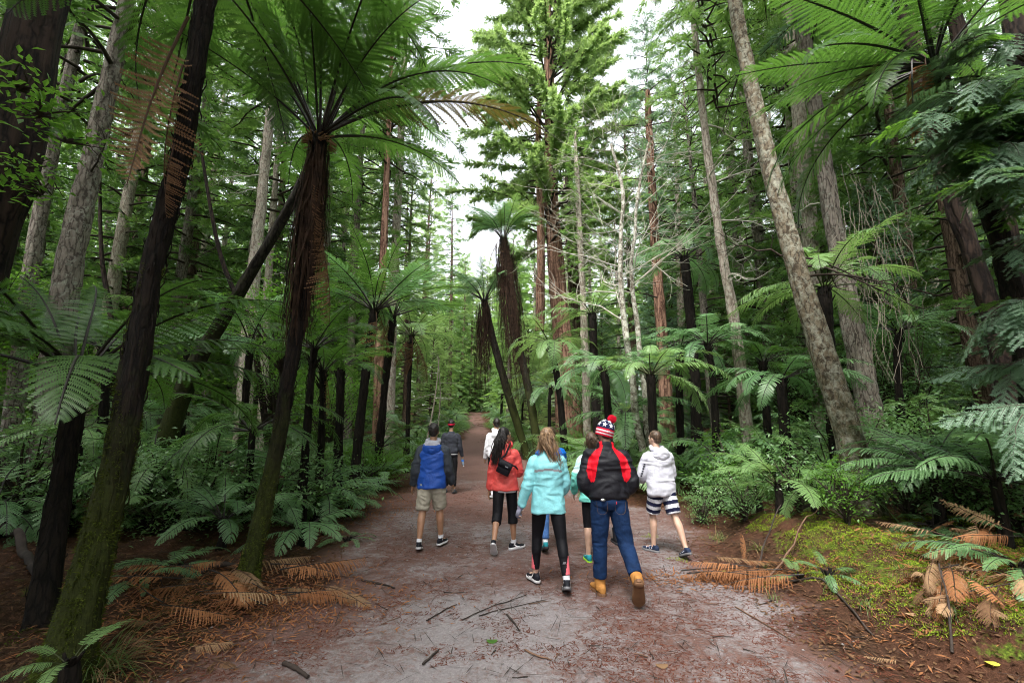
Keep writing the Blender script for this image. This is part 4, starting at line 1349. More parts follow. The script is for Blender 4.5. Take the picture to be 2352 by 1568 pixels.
# the far wood that closes the view
mb = MB()
nr = np.random.default_rng(31)
for k in range(260):
    y = nr.uniform(66, 125)
    x = nr.uniform(-1.2, 1.2) * y
    if abs(x - path_c(y)) < 4.5 and y < 86: continue
    z = float(terrain(np.array([x]), np.array([y]), False)[0])
    H = nr.uniform(14, 27)
    H = max(4.0, min(H, 26 * sky_limit(x, y, z, 1.2, 'tall')))
    n = 320
    u = nr.random(n) ** 0.8
    r = (0.4 + 4.2 * (1 - u) ** 0.7) * nr.uniform(0.5, 1.05, n)
    az = nr.uniform(0, 6.283, n)
    c = np.stack([x + r * np.cos(az), y + r * np.sin(az), z + 0.3 + H * u], 1)
    ang = az + nr.normal(0, 0.5, n); el = nr.normal(-0.2, 0.4, n)
    d = np.stack([np.cos(ang) * np.cos(el), np.sin(ang) * np.cos(el), np.sin(el)], 1)
    s_ = np.stack([-np.sin(ang), np.cos(ang), nr.normal(0, 0.5, n)], 1)
    l = nr.uniform(0.8, 2.0, n)[:, None]
    Vv = np.stack([c, c + d * l * 0.5 + s_ * l * 0.2, c + d * l, c + d * l * 0.5 - s_ * l * 0.2], 1).reshape(-1, 3)
    mb.add(Vv, np.arange(len(Vv)).reshape(-1, 4), 0)
tag(mb.build('distant_forest', [MAT['conifer_mid']], smooth=False), 'hazy mass of far conifers closing the view beyond the trunks', 'forest', kind='stuff')

# ================================================================== UNDERSTORY
SHRUB = {}


def shrub_mesh(kind, var):
    key = (kind, var)
    if key not in SHRUB:
        if kind == 'small':
            m_ = leafy_crown(400 + var, (0.42, 0.42, 0.42), 30, 42, 0.046, spread=0.42)
        elif kind == 'sap':       # broad leaved sapling, 3 to 4 m
            m_ = leafy_crown(420 + var, (1.3, 1.3, 1.5), 46, 60, 0.105, spread=0.36, zoff=0.3)
        else:                     # mass of low leaves
            m_ = leafy_crown(440 + var, (0.9, 0.9, 0.55), 44, 70, 0.055, spread=0.42)
        SHRUB[key] = m_.mesh('foliage', [MAT['twig_dark'], MAT['leaf_shrub']], smooth=False)
    return SHRUB[key]


def shrub(x, y, s, label, kind='small', leaf='leaf_shrub', group=None, name='shrub', var=0, rz=0.0, dz=0.0):
    root = empty(name, on_ground(x, y, dz), label, 'shrub' if kind != 'sap' else 'tree', group, rz)
    mb = MB()
    nr = np.random.default_rng(int(abs(x * 977 + y * 131)) + var)
    hgt = {'small': 0.45, 'sap': 1.7, 'mass': 0.5}[kind] * s
    for k in range(4 if kind != 'sap' else 2):
        a = nr.uniform(0, 6.28)
        tube(mb, resample([(0, 0, -0.05), (math.cos(a) * 0.1 * s, math.sin(a) * 0.1 * s, hgt * 0.5), (math.cos(a) * 0.25 * s, math.sin(a) * 0.25 * s, hgt)], 7), np.linspace(0.012, 0.005, 7) * (1 if kind != 'sap' else 3.0) * s, 6, 0)
    mb.build('stem', [MAT['twig_dark']], root)
    o = link_shared('foliage', shrub_mesh(kind, var), (MAT['twig_dark'], MAT[leaf]), root)
    o.scale = (s, s, s)
    return root


rng = random.Random(77)
# broad leaved saplings lit from behind, left
for k in range(26):
    y = rng.uniform(8.5, 20)
    x = float(path_l(y)) - rng.uniform(2.0, 1.05 * y + 1)
    if hides(x, y, 90) and rng.random() < 0.75: continue
    shrub(x, y, rng.uniform(0.8, 1.5), '%s light green leafy sapling %s' % (deep(y, (12, 16, 99), ('near', 'middle', 'deep')), where(x, y)), 'sap', 'leaf_green', 'leafy saplings ' + where(x, y), 'leafy_sapling', rng.randrange(3), rng.uniform(0, 6), rng.uniform(0.0, 2.6))
for k in range(20):
    y = rng.uniform(11.5, 24)
    x = float(path_r(y)) + rng.uniform(2.0, 1.0 * y)
    if hides(x, y, 90) and rng.random() < 0.75: continue
    shrub(x, y, rng.uniform(0.7, 1.3), '%s broad-leaved sapling %s' % (deep(y, (15, 19, 99), ('near', 'middle', 'deep')), where(x, y)), 'sap', rng.choice(['leaf_green', 'leaf_shrub']), 'leafy saplings ' + where(x, y), 'leafy_sapling', rng.randrange(3), rng.uniform(0, 6), rng.uniform(0, 1.4))
# low leaf masses along both path edges going away
for k in range(24):
    y = 12 + 39 * (k / 24) ** 1.2 + rng.uniform(-0.5, 0.5)
    x = float(path_l(y)) - rng.uniform(0.2, 1.8)
    shrub(x, y, rng.uniform(0.6, 1.15), '%s low shrub along the left path edge' % deep(y, (12, 16, 20, 25, 30, 36, 999), ('nearest', 'second nearest', 'third nearest', 'middle', 'receding', 'distant', 'farthest')), 'mass', rng.choice(['leaf_shrub', 'leaf_green']), 'shrubs along the left path edge', 'path_shrub', rng.randrange(3), rng.uniform(0, 6))
for k in range(26):
    y = 12.5 + 39 * (k / 26) ** 1.2 + rng.uniform(-0.5, 0.5)
    x = float(path_r(y)) + rng.uniform(0.2, 2.2)
    shrub(x, y, rng.uniform(0.6, 1.15), '%s low shrub along the right path edge' % deep(y, (14, 18, 22, 27, 32, 38, 999), ('nearest', 'second nearest', 'third nearest', 'middle', 'receding', 'distant', 'farthest')), 'mass', rng.choice(['leaf_shrub', 'leaf_green']), 'shrubs along the right path edge', 'path_shrub', rng.randrange(3), rng.uniform(0, 6))

# ferns and young trees that close the far end of the path
for k in range(40):
    y = rng.uniform(22, 74)
    sd = rng.choice([-1, 1])
    x = (float(path_l(y)) - rng.uniform(0.7, 2.2)) if sd < 0 else (float(path_r(y)) + rng.uniform(0.7, 2.2))
    ground_fern('%s fern beside the receding path, %s side' % (deep(y, (32, 42, 99), ('middle', 'distant', 'farthest')), 'left' if sd < 0 else 'right'), x, y, 12, rng.uniform(1.3, 1.9), rng.choice(['teal', 'bright', 'green']), False, (5, 60), 'arch', 900 + k, lift=rng.uniform(0.2, 1.6), group='ferns along the receding path')
for k in range(16):
    x, y = -12.5 + 0.8 * k + rng.uniform(-0.3, 0.3), rng.uniform(79, 86)
    o = bg_tree(x, y, rng, rng.choice(['conifer_mid', 'conifer_green', 'conifer_mid']), 'low young conifer closing the far end of the path', 'young conifers closing the path end', kind='low')
for k in range(9):
    x, y = float(path_c(80)) - 2.2 + 0.55 * k, rng.uniform(79, 82)
    ground_fern('fern crowding the far end of the path', x, y, 10, rng.uniform(1.2, 1.6), rng.choice(['bright', 'green']), False, (5, 60), 'arch', 980 + k, lift=rng.uniform(0.1, 0.5), group='ferns closing the path end')
# ferns low in the understory
for k in range(64):
    y = rng.uniform(6.0, 20)
    x = float(path_l(y)) - rng.uniform(0.3, 0.9 * y + 0.3)
    if y < 7.5 and x > -4.6: continue
    ground_fern('%s ground fern %s' % (deep(y, (10, 15, 99), ('near', 'middle', 'deep')), where(x, y)), x, y, rng.randint(10, 15), rng.uniform(1.0, 1.7), rng.choice(['teal', 'teal', 'green', 'bright']), False, (5, 60), rng.choice(['arch', 'droop', 'arch']), 300 + k, lift=rng.choice([0.0, 0.2, 0.5, 0.9, 1.5]), group='ground ferns ' + where(x, y))
for k in range(60):
    y = rng.uniform(9.0, 22)
    x = float(path_r(y)) + rng.uniform(0.7, 0.85 * y)
    if y < 12 and x < 4: continue
    ground_fern('%s ground fern %s' % (deep(y, (13, 18, 99), ('near', 'middle', 'deep')), where(x, y)), x, y, rng.randint(10, 15), rng.uniform(1.1, 1.8), rng.choice(['teal', 'bright', 'green', 'teal']), False, (5, 60), rng.choice(['arch', 'droop', 'arch']), 400 + k, lift=rng.choice([0.0, 0.2, 0.5, 0.9, 1.5]), group='ground ferns ' + where(x, y))

# single ferns one can pick out
def gfern(label, px, py, Y, n, L, kind, **kw):
    p = P(px, py, Y)
    ground_fern(label, p[0], p[1], n, L, kind, seed=int(px * 7 + py), **kw)


gfern('pale green fern close behind the bobble hat walker', 1445, 1035, 11.0, 15, 1.6, 'bright', hi=True, pitch=(5, 60), lift=0.45)
gfern('fern with arching fronds left of the bobble hat', 1385, 1035, 13.0, 12, 1.5, 'bright', pitch=(5, 55), lift=0.4)
gfern('fern with raised fronds right of the white hoodie walker', 1600, 1040, 10.6, 12, 1.3, 'teal', pitch=(10, 60), lift=0.2)
gfern('fern at the foot of the slim buff trunk', 1730, 1010, 8.2, 12, 1.2, 'bright', pitch=(10, 65), lift=0.25)
gfern('fern hanging down just left of the lichen trunk foot', 1862, 1060, 6.9, 9, 1.05, 'bright', hi=True, pitch=(-15, 40), lift=0.45)
gfern('broad dark fern right of the lichen trunk, upper', 2130, 1000, 6.0, 15, 1.3, 'teal', hi=True, pitch=(5, 50), lift=0.75)
gfern('broad dark fern at the right picture edge', 2270, 1010, 5.3, 14, 1.4, 'teal', hi=True, pitch=(0, 50), lift=0.7)
gfern('fern with long fronds reaching over the shrubs on the right', 2160, 1010, 7.0, 14, 1.5, 'teal', hi=True, pitch=(0, 50), lift=0.7)
gfern('fern with pale fronds leaning out between the right shrubs', 1780, 1050, 6.9, 11, 1.0, 'bright', hi=True, pitch=(0, 55), lift=0.4)
gfern('fern with low fronds below the lichen trunk', 2130, 1120, 5.8, 10, 0.7, 'teal', hi=True, pitch=(-5, 45), lift=0.15)
gfern('small glossy fern low on the mossy bank beside orange fronds', 1905, 1345, 4.9, 6, 0.38, 'teal', hi=True, pitch=(0, 50))
gfern('tiny fern on the edge of the mossy bank', 1830, 1290, 5.2, 7, 0.3, 'bright', hi=True, pitch=(10, 60))
gfern('green fern cut by the right picture edge above rusty fronds', 2330, 1260, 4.4, 9, 0.8, 'teal', hi=True, pitch=(0, 50), az=(90, 270))
gfern('small fern with spread fronds below the right shrubs', 2220, 1190, 5.6, 8, 0.55, 'teal', hi=True, pitch=(0, 50))
gfern('grey-green fern in shade left of the tall skirted stem', 520, 1130, 6.3, 12, 1.0, 'teal', hi=True, pitch=(5, 55), lift=0.35)
gfern('fern with flat fronds right of the tall skirted stem', 700, 1130, 6.8, 12, 0.95, 'teal', hi=True, pitch=(5, 50), lift=0.2)
gfern('low fern between mossy trunk and skirted stem', 420, 1200, 5.6, 10, 0.7, 'teal', hi=True, pitch=(5, 50))
gfern('fern near the left path edge beside the blue jacket walker', 800, 1090, 8.8, 12, 1.05, 'teal', pitch=(5, 55), lift=0.2)
gfern('fern spilling toward the path behind the blue jacket walker', 875, 1060, 11.8, 12, 1.15, 'teal', pitch=(5, 55), lift=0.3)
gfern('small fern growing at the mossy trunk foot', 175, 1415, 3.0, 6, 0.34, 'bright', hi=True, pitch=(20, 70), lift=0.3)
gfern('tiny fern beside the left litter', 800, 1200, 7.0, 8, 0.5, 'teal', hi=True, pitch=(5, 50))
gfern('low teal fern in the dark left corner of the forest', 330, 1260, 5.0, 9, 0.55, 'teal', hi=True, pitch=(5, 45))
gfern('drooping fern in front of the leaning dark trunk', 610, 1050, 7.4, 12, 1.2, 'teal', hi=False, pitch=(5, 50), lift=0.4)

rng = random.Random(321)
for k in range(18):
    px = 1250 + 34 * k + rng.uniform(-12, 12)
    Y = rng.uniform(9.5, 14.5)
    while (px - 1176) / FPX * Y < float(path_r(Y)) + 0.5 and Y < 30: Y += 0.7
    x = (px - 1176) / FPX * Y
    ground_fern('%s fern %s, in the light right of the path' % (['pale green', 'grey-green'][k % 2], where(x, Y)), x, Y, rng.randint(11, 15), rng.uniform(1.2, 1.6) * (1 + 0.03 * (Y - 10)), ['bright', 'teal'][k % 2], False, (0, 55), rng.choice(['arch', 'droop']), 1300 + k, lift=rng.uniform(0.2, 0.9), group='ferns in the light right of the path')
# shrubs one can pick out on the right
def pshrub(label, px, py, Y, s, kind='small', leaf='leaf_shrub', var=0):
    p = P(px, py, Y)
    shrub(p[0], p[1], s, label, kind, leaf, None, 'shrub', var, px * 0.01)


pshrub('leafy shrub with thin stems at the edge of the side clearing', 1705, 1120, 7.4, 1.05, 'small', 'leaf_shrub', 0)
pshrub('leafy shrub left of the lichen trunk foot', 1830, 1110, 7.0, 1.1, 'small', 'leaf_shrub', 1)
pshrub('small bright shrub in front of the lichen trunk', 1935, 1120, 5.9, 0.95, 'small', 'leaf_green', 2)
pshrub('dense shrub right of the lichen trunk', 2080, 1120, 6.5, 1.25, 'small', 'leaf_shrub', 0)
pshrub('wide dark shrub below the right ferns', 2210, 1120, 6.3, 1.15, 'mass', 'leaf_shrub', 1)
pshrub('shrub at the right picture edge above rusty fronds', 2330, 1130, 5.8, 1.0, 'mass', 'leaf_shrub', 2)
pshrub('low shrub behind the white hoodie walker', 1640, 1075, 9.0, 1.1, 'small', 'leaf_shrub', 2)
pshrub('little shrub in the side clearing behind the hoodie walker', 1610, 1135, 8.2, 0.75, 'small', 'leaf_shrub', 1)
pshrub('tangled shrub under the slim buff trunk', 1670, 960, 9.6, 1.9, 'small', 'leaf_green', 0)
pshrub('shrub behind the lichen trunk', 1905, 1010, 8.6, 1.6, 'mass', 'leaf_shrub', 0)
pshrub('shrub in shade behind the vine covered trunk', 2120, 960, 9.2, 1.8, 'mass', 'leaf_shrub', 1)
pshrub('leafy shrub deep in the shade left of the fern stems', 300, 1080, 7.6, 1.4, 'mass', 'leaf_shrub', 2)
pshrub('low leafy shrub by the dark leaning trunk', 450, 1110, 7.2, 1.2, 'mass', 'leaf_shrub', 0)
pshrub('leafy shrub at the far left edge of the forest floor', 60, 1090, 7.4, 1.6, 'mass', 'leaf_shrub', 1)
pshrub('leafy shrub behind the tall skirted stem', 640, 1090, 7.9, 1.3, 'mass', 'leaf_shrub', 1)

# branch of light leaves before the massive corner trunk
root = empty('leafy_branch', P(-60, 300, 3.6), 'thin branch of light green leaves before the massive corner trunk', 'branch')
for k in range(5):
    mb = leafy_crown(470 + k, (0.34, 0.25, 0.10), 9, 9, 0.085, spread=0.8, stems=True)
    o = mb.build('foliage', [MAT['twig_dark'], MAT['leaf_green']], root, smooth=False, loc=Vector(P(40 + 55 * (k % 3), 210 + 60 * k, 3.5 + 0.1 * k) - np.array(root.location)))

# ================================================================== NEAR CONIFER SPRAYS, UPPER RIGHT
def needle_spray(seed, mats):
    nr = np.random.default_rng(seed)
    mb = MB()
    m = 8
    t = np.linspace(0, 1, m)
    pts = np.stack([t, nr.normal(0, 0.02, m).cumsum(), -0.35 * t ** 2], 1)
    tube(mb, pts, 0.008 * (1.1 - t), 4, 0, cap=False)
    shoots = [(pts, 1.0)]
    for k in range(15):
        u = 0.12 + 0.85 * k / 15
        b = np.array([np.interp(u, t, pts[:, i]) for i in range(3)])
        sg = 1 if k % 2 else -1
        l = 0.42 * (1 - 0.6 * u) * nr.uniform(0.7, 1.2)
        d = np.array((0.72, sg * 0.7, -0.15 + nr.normal(0, 0.12))); d /= np.linalg.norm(d)
        sp = np.stack([b + d * l * x + np.array((0, 0, -0.25 * l * x * x)) for x in np.linspace(0, 1, 5)])
        tube(mb, sp, np.linspace(0.004, 0.0015, 5), 3, 0, cap=False)
        shoots.append((sp, l))
    for sp, l in shoots:
        n = int(70 * l) + 6
        u = np.linspace(0.05, 1, n)
        b = np.stack([np.interp(u, np.linspace(0, 1, len(sp)), sp[:, i]) for i in range(3)], 1)
        dv = sp[-1] - sp[0]; dv /= np.linalg.norm(dv)
        sv = np.cross(dv, (0, 0, 1)); sv /= np.linalg.norm(sv)
        for sg in (-1, 1):
            nl = nr.uniform(0.035, 0.062, n)[:, None]
            dd = sv * sg * 0.85 + dv * 0.5 + np.array((0, 0, 1)) * nr.normal(0, 0.18, (n, 1))
            tip = b + dd * nl
            w = dv * 0.0085
            Vv = np.stack([b - w, b + w, tip], 1).reshape(-1, 3)
            mb.add(Vv, np.arange(len(Vv)).reshape(-1, 3), 1)
    return mb.mesh('spray', mats, smooth=False)


SPR = [needle_spray(40 + k, [MAT['twig_dark'], MAT['conifer_blue']]) for k in range(4)]
SPR += [needle_spray(50 + k, [MAT['twig_dark'], MAT['leaf_green']]) for k in range(1)]
p0 = P(2560, 1000, 5.0)
root = empty('redwood_tree', (p0[0], p0[1], gz(p0[0], p0[1])), 'young redwood with feathery blue-green sprays hanging in the upper right', 'tree')
mb = MB()
tr = np.array([(0, 0, -0.1), (0.1, 0, 2.5), (0.0, 0.1, 5.5), (0, 0, 8)])
tube(mb, resample(tr, 50), np.linspace(0.2, 0.09, 50), 18, 0, bark=0.015, bfreq=30)
mb.build('trunk', [MAT['bark_dark']], root)
rng = random.Random(9)
rl = np.array(root.location)
for k in range(34):
    ex, ey = rng.uniform(2060, 2380), rng.uniform(90, 430)
    if ey > 300 and ex < 2120: ex += 80
    if k > 28: ex, ey = rng.uniform(2230, 2380), rng.uniform(560, 980)
    Yv = rng.uniform(3.8, 5.0)
    end = P(ex, ey, Yv) - rl
    st = np.array((0, 0, end[2] + rng.uniform(-0.1, 0.5)))
    mid = (st + end) / 2 + np.array((0, 0, 0.25))
    C = resample([st, mid, end], 14)
    mb = MB(); tube(mb, C, np.linspace(0.022, 0.005, 14), 5, 0, cap=False)
    br = mb.build('branch', [MAT['twig_dark']], root)
    for j in range(13):
        u = rng.uniform(0.3, 1.0)
        b = np.array([np.interp(u, np.linspace(0, 1, 14), C[:, i]) for i in range(3)])
        d = C[-1] - C[7]
        az = math.atan2(d[1], d[0]) + rng.uniform(-0.9, 0.9)
        o = bpy.data.objects.new('spray', SPR[rng.choice([0, 1, 2, 3, 0, 1, 2, 3, 4])])
        COL.objects.link(o); o.parent = br
        o.matrix_local = Matrix.Translation(Vector(b)) @ Matrix.Rotation(az, 4, 'Z') @ Matrix.Rotation(R(rng.uniform(-5, 40)), 4, 'Y') @ Matrix.Rotation(rng.uniform(-0.5, 0.5), 4, 'X') @ Matrix.Scale(rng.uniform(0.35, 0.7), 4)

# ================================================================== THINGS LYING ON THE GROUND
def lying_frond(label, px, py, az, L, kind, group=None, roll=0, pitch=4, dz=0.03, var=0, wide=1.0, at=None):
    g = G(px, py) if at is None else on_ground(*at)
    root = empty('fallen_frond', (g[0], g[1], g[2] + dz), label, 'fern frond', group)
    # tilt with the ground along its length
    e = (g[0] + math.cos(R(az)) * L * 0.7, g[1] + math.sin(R(az)) * L * 0.7)
    sl = math.atan2(gz(*e) - g[2], L * 0.7)
    put_frond(root, (0, 0, 0), R(az), R(pitch) + sl, R(roll), L, kind, 'lie', True, var, name='leaf_blade', wide=wide)
    return root


rng = random.Random(55)
for k, (x, y, az, L, kd) in enumerate([(1565, 1318, -6, 0.85, 'orange'), (1600, 1330, -3, 0.9, 'orange'), (1640, 1322, 4, 0.8, 'orange'), (1690, 1338, 178, 0.6, 'orange'), (1760, 1345, 176, 0.75, 'orange'), (1850, 1358, 174, 0.8, 'orange'), (1690, 1316, 12, 0.6, 'orange'), (1580, 1342, 2, 0.8, 'orange'), (1730, 1330, 170, 0.7, 'orange'), (1800, 1338, 182, 0.8, 'orange'), (1620, 1312, -12, 0.7, 'tan')]):
    lying_frond('orange fallen fern frond in the pile at the right path edge', x, y, az, L, kd, 'orange fronds piled at the right path edge', rng.uniform(-15, 15), rng.uniform(0, 10), 0.03 + 0.012 * k, k % 4)
for k in range(26):
    lying_frond('tan fallen fern frond in the heap at the foot of the skirted stem', rng.uniform(360, 740), rng.uniform(1325, 1425), rng.uniform(-40, 40) + (180 if rng.random() < 0.5 else 0), rng.uniform(0.5, 0.95), rng.choice(['tan', 'tan', 'orange', 'orange']), 'tan fronds heaped on the left litter', rng.uniform(-20, 20), rng.uniform(0, 8), 0.03 + 0.006 * k, k % 4)
for k in range(6):
    lying_frond('brown fern frond fallen on the litter near the grass tuft', rng.uniform(250, 560), rng.uniform(1440, 1540), rng.uniform(0, 360), rng.uniform(0.25, 0.5), rng.choice(['brown', 'tan']), 'brown fronds near the grass tuft', rng.uniform(-25, 25), rng.uniform(0, 15), 0.02, k % 4)
for k in range(30):
    lying_frond('rusty fern frond in the heap by the right picture edge', rng.uniform(2150, 2360), rng.uniform(1215, 1390), rng.uniform(90, 270), rng.uniform(0.4, 0.75), rng.choice(['orange', 'brown', 'orange', 'tan']), 'rusty fronds heaped at the right edge', rng.uniform(-60, 60), rng.uniform(-15, 22), 0.08 + 0.16 * rng.random(), k % 4)
for k in range(9):
    lying_frond('dried tan fern frond curling on the mossy bank', rng.uniform(2060, 2260), rng.uniform(1270, 1420), rng.uniform(60, 300), rng.uniform(0.25, 0.5), 'tan', 'dried fronds curling on the bank', rng.uniform(-40, 40), rng.uniform(0, 35), 0.05, k % 4)
lying_frond('orange fern leaflet lying on the gravel right of the path centre', 1940, 1485, 100, 0.30, 'orange', None, 0, 2, 0.012, 0, 0.8)
lying_frond('narrow yellowish frond tip on the gravel beside the orange leaflet', 2090, 1520, 160, 0.42, 'tan', None, 0, 2, 0.012, 1, 0.4)
lying_frond('small orange frond lying at the left path edge', 760, 1380, 20, 0.4, 'orange', None, 10, 4, 0.02, 0)
lying_frond('orange frond fragment upright before the stick pair', 1715, 1300, 80, 0.4, 'orange', None, 0, 60, 0.02, 1, 0.7)
for k in range(9):
    y = rng.uniform(8.5, 16)
    x = rng.choice([float(path_l(y)) + rng.uniform(-0.6, 0.5), float(path_r(y)) + rng.uniform(-0.2, 0.6)])
    lying_frond('small rusty frond lying beside the farther path', 0, 0, rng.uniform(0, 360), rng.uniform(0.4, 0.8), rng.choice(['orange', 'brown']), 'rusty fronds beside the farther path', 0, 4, 0.03, k % 4, at=(x, y))


def stick(label, pix, r0, r1, mat='stick_dark', dz=0.012, hts=None, name='fallen_stick', cat='stick', seed=0, twigs=0, group=None):
    pts = np.array([G(x, y) for x, y in pix])
    nr = np.random.default_rng(seed + int(pix[0][0]))
    c0 = pts[0].copy()
    C = resample(pts, 14)
    C[:, 2] = terrain(C[:, 0], C[:, 1]) + dz + np.interp(np.linspace(0, 1, 14), np.linspace(0, 1, len(hts)), hts) if hts is not None else terrain(C[:, 0], C[:, 1]) + dz + r0 * 0.6
    C[:, :2] += nr.normal(0, 0.006, (14, 2)).cumsum(0) * 0.5
    root_mb = MB()
    tube(root_mb, C - c0, np.linspace(r0, r1, 14) * nr.uniform(0.85, 1.15, 14), 8, 0, bark=r0 * 0.12, bfreq=80, bz=20)
    for k in range(twigs):
        i = nr.integers(3, 12)
        d = unit_(np.array((nr.normal(), nr.normal(), abs(nr.normal()) * 0.3))) * nr.uniform(0.08, 0.22)
        tube(root_mb, np.array([C[i] - c0, C[i] - c0 + d]), [r1 * 0.8, r1 * 0.3], 5, 0)
    o = root_mb.build(name, [MAT[mat]], None, loc=Vector(c0))
    tag(o, label, cat, group)
    return o


def unit_(v):
    return v / (np.linalg.norm(v) + 1e-9)


stick('long dark stick beside the orange fronds, curving toward the camera', [(1770, 1335), (1880, 1350), (1945, 1385), (2005, 1440)], 0.012, 0.008)
stick('dark broken branch lying mid path, the longest of the scattered twigs', [(1100, 1420), (1180, 1400), (1255, 1385)], 0.0055, 0.003, twigs=2)
stick('forked dark twig crossing the broken branch mid path', [(1060, 1425), (1140, 1395), (1215, 1368)], 0.005, 0.003, twigs=3)
stick('short curved strip of bark on the mid path gravel', [(1165, 1418), (1180, 1437), (1192, 1452)], 0.010, 0.004)
stick('thin dark twig left of the broken branch', [(980, 1430), (1020, 1405), (1050, 1392)], 0.006, 0.004)
stick('dark stick on the left path edge near the blue jacket walker', [(830, 1335), (880, 1345), (905, 1355)], 0.012, 0.008)
stick('small twig near the bottom of the path left of centre', [(970, 1530), (985, 1515), (1000, 1500)], 0.009, 0.006)
stick('short reddish twig near the bottom centre of the path', [(1205, 1500), (1240, 1515), (1270, 1522)], 0.008, 0.005, 'stick_brown')
stick('stout dark stick at the bottom edge left of the path', [(650, 1530), (675, 1545), (700, 1562)], 0.018, 0.012)
stick('dark straight stick on the left litter above the gravel', [(755, 1385), (800, 1378), (835, 1372)], 0.009, 0.007)
stick('thin pale stem lying on gravel right of centre', [(1690, 1400), (1760, 1440), (1830, 1480)], 0.006, 0.004, 'stick_brown')
stick('dark leaning stick propped on the mossy bank, the left of two', [(1735, 1320), (1760, 1270), (1800, 1220)], 0.012, 0.006, hts=[0.0, 0.18, 0.30])
stick('brown leaning stick propped on the mossy bank, the right of two', [(1755, 1340), (1820, 1270), (1885, 1210)], 0.013, 0.006, 'stick_brown', hts=[0.0, 0.12, 0.2])
stick('black fallen log crossing the left forest floor', [(420, 1300), (480, 1310), (545, 1318)], 0.035, 0.025, name='fallen_log', cat='log')
stick('dark fallen log slanting at the far left edge', [(0, 1255), (50, 1300), (100, 1360)], 0.05, 0.04, name='fallen_log', cat='log', hts=[0.25, 0.1, 0.0])
stick('thin black branch fallen behind the mossy trunk', [(420, 1195), (520, 1180), (640, 1165)], 0.03, 0.014, name='fallen_branch', cat='branch', twigs=4)
stick('curved black branch on the left floor near dark fern stem', [(20, 1190), (60, 1150), (150, 1145)], 0.04, 0.02, name='fallen_branch', cat='branch', hts=[0, 0.15, 0.1])
stick('dark stick among litter below the skirted stem', [(660, 1240), (700, 1215), (740, 1195)], 0.02, 0.012)
stick('purple-grey dead stalk standing crooked at the lower right', [(2190, 1510), (2185, 1440), (2165, 1380)], 0.009, 0.005, 'stick_dark', hts=[0, 0.16, 0.26])
for k in range(36):
    x, y = rng.uniform(300, 2200), rng.uniform(1300, 1560)
    a = rng.uniform(0, 6.28); l = rng.uniform(18, 60)
    stick('small dark twig scattered on the path and litter', [(x, y), (x + math.cos(a) * l * 0.5, y + math.sin(a) * l * 0.2), (x + math.cos(a) * l, y + math.sin(a) * l * 0.42)], rng.uniform(0.003, 0.006), 0.002, rng.choice(['stick_dark', 'stick_brown']), group='small twigs on the ground', seed=k)

# ------------------------------------------------------------------ uncountable litter
nr = np.random.default_rng(12)


def slivers(name, label, xy, lmin, lmax, w, mat, cat, curl=0.0, dz=0.008, lift=0.1, flat=True):
    n = len(xy)
    z = terrain(xy[:, 0], xy[:, 1]) + dz
    c = np.stack([xy[:, 0], xy[:, 1], z], 1)
    a = nr.uniform(0, 6.283, n); l = nr.uniform(lmin, lmax, n)
    el = np.abs(nr.normal(0, lift, n))
    d = np.stack([np.cos(a) * np.cos(el), np.sin(a) * np.cos(el), np.sin(el)], 1) * l[:, None]
    s_ = np.stack([-np.sin(a), np.cos(a), nr.normal(0, 0.25, n)], 1) * (w * nr.uniform(0.6, 1.4, n))[:, None]
    Vv = np.stack([c, c + d * 0.5 + s_ + np.array((0, 0, 0.12)) * l[:, None] * curl, c + d, c + d * 0.5 - s_ + np.array((0, 0, 0.12)) * l[:, None] * curl], 1).reshape(-1, 3)
    mb = MB(); mb.add(Vv, np.arange(len(Vv)).reshape(-1, 4), 0)
    return tag(mb.build(name, [MAT[mat]], smooth=False), label, cat, kind='stuff')


def path_xy(n, y0, y1, pw=1.6):
    y = y0 + (y1 - y0) * nr.random(n) ** pw
    u = nr.random(n)
    xl_, xr_ = path_l(y), path_r(y)
    return np.stack([xl_ - 0.2 + (xr_ - xl_ + 0.4) * u, y], 1)


xy = path_xy(90000, 2.2, 13)
q_ = np.concatenate([xy, np.zeros((len(xy), 1))], 1)
f = 0.6 * vnoise(q_ * np.array((2.2, 3.4, 1)), 71) + 0.5 * vnoise(q_ * np.array((5.5, 8.0, 1)), 72) + 0.25 * vnoise(q_ * 0.8, 73)
ed = np.minimum(xy[:, 0] - path_l(xy[:, 1]), path_r(xy[:, 1]) - xy[:, 0])
f = f + 0.35 * sstep(1.0, 0.1, ed)
slivers('needle_litter', 'reddish fallen needles drifted in patches over the path', xy[f > 0.03], 0.02, 0.065, 0.0030, 'needle_red', 'needles', dz=0.007, lift=0.08)
xy = np.stack([nr.uniform(-9, 9, 78000), 2.0 + 11 * nr.random(78000) ** 1.4], 1)
uL = path_l(xy[:, 1]) - xy[:, 0]; uR = xy[:, 0] - path_r(xy[:, 1])
side = np.maximum(uL, uR)
keep = (side > -0.35) & ((uL > -0.35) | (nr.random(len(xy)) < 0.30 + 0.6 * (uR < 0.9)))
slivers('leaf_litter', 'brown dead leaves and flakes covering the forest floor', xy[keep], 0.02, 0.07, 0.009, 'litter_leaf', 'dead leaves', curl=0.4, dz=0.01, lift=0.25)
slivers('twig_litter', 'fine dark twigs strewn across the forest floor', np.stack([nr.uniform(-8, 8, 5000), 2 + 10 * nr.random(5000) ** 1.3], 1), 0.08, 0.32, 0.003, 'stick_dark', 'twigs', dz=0.012, lift=0.1)
fr = []
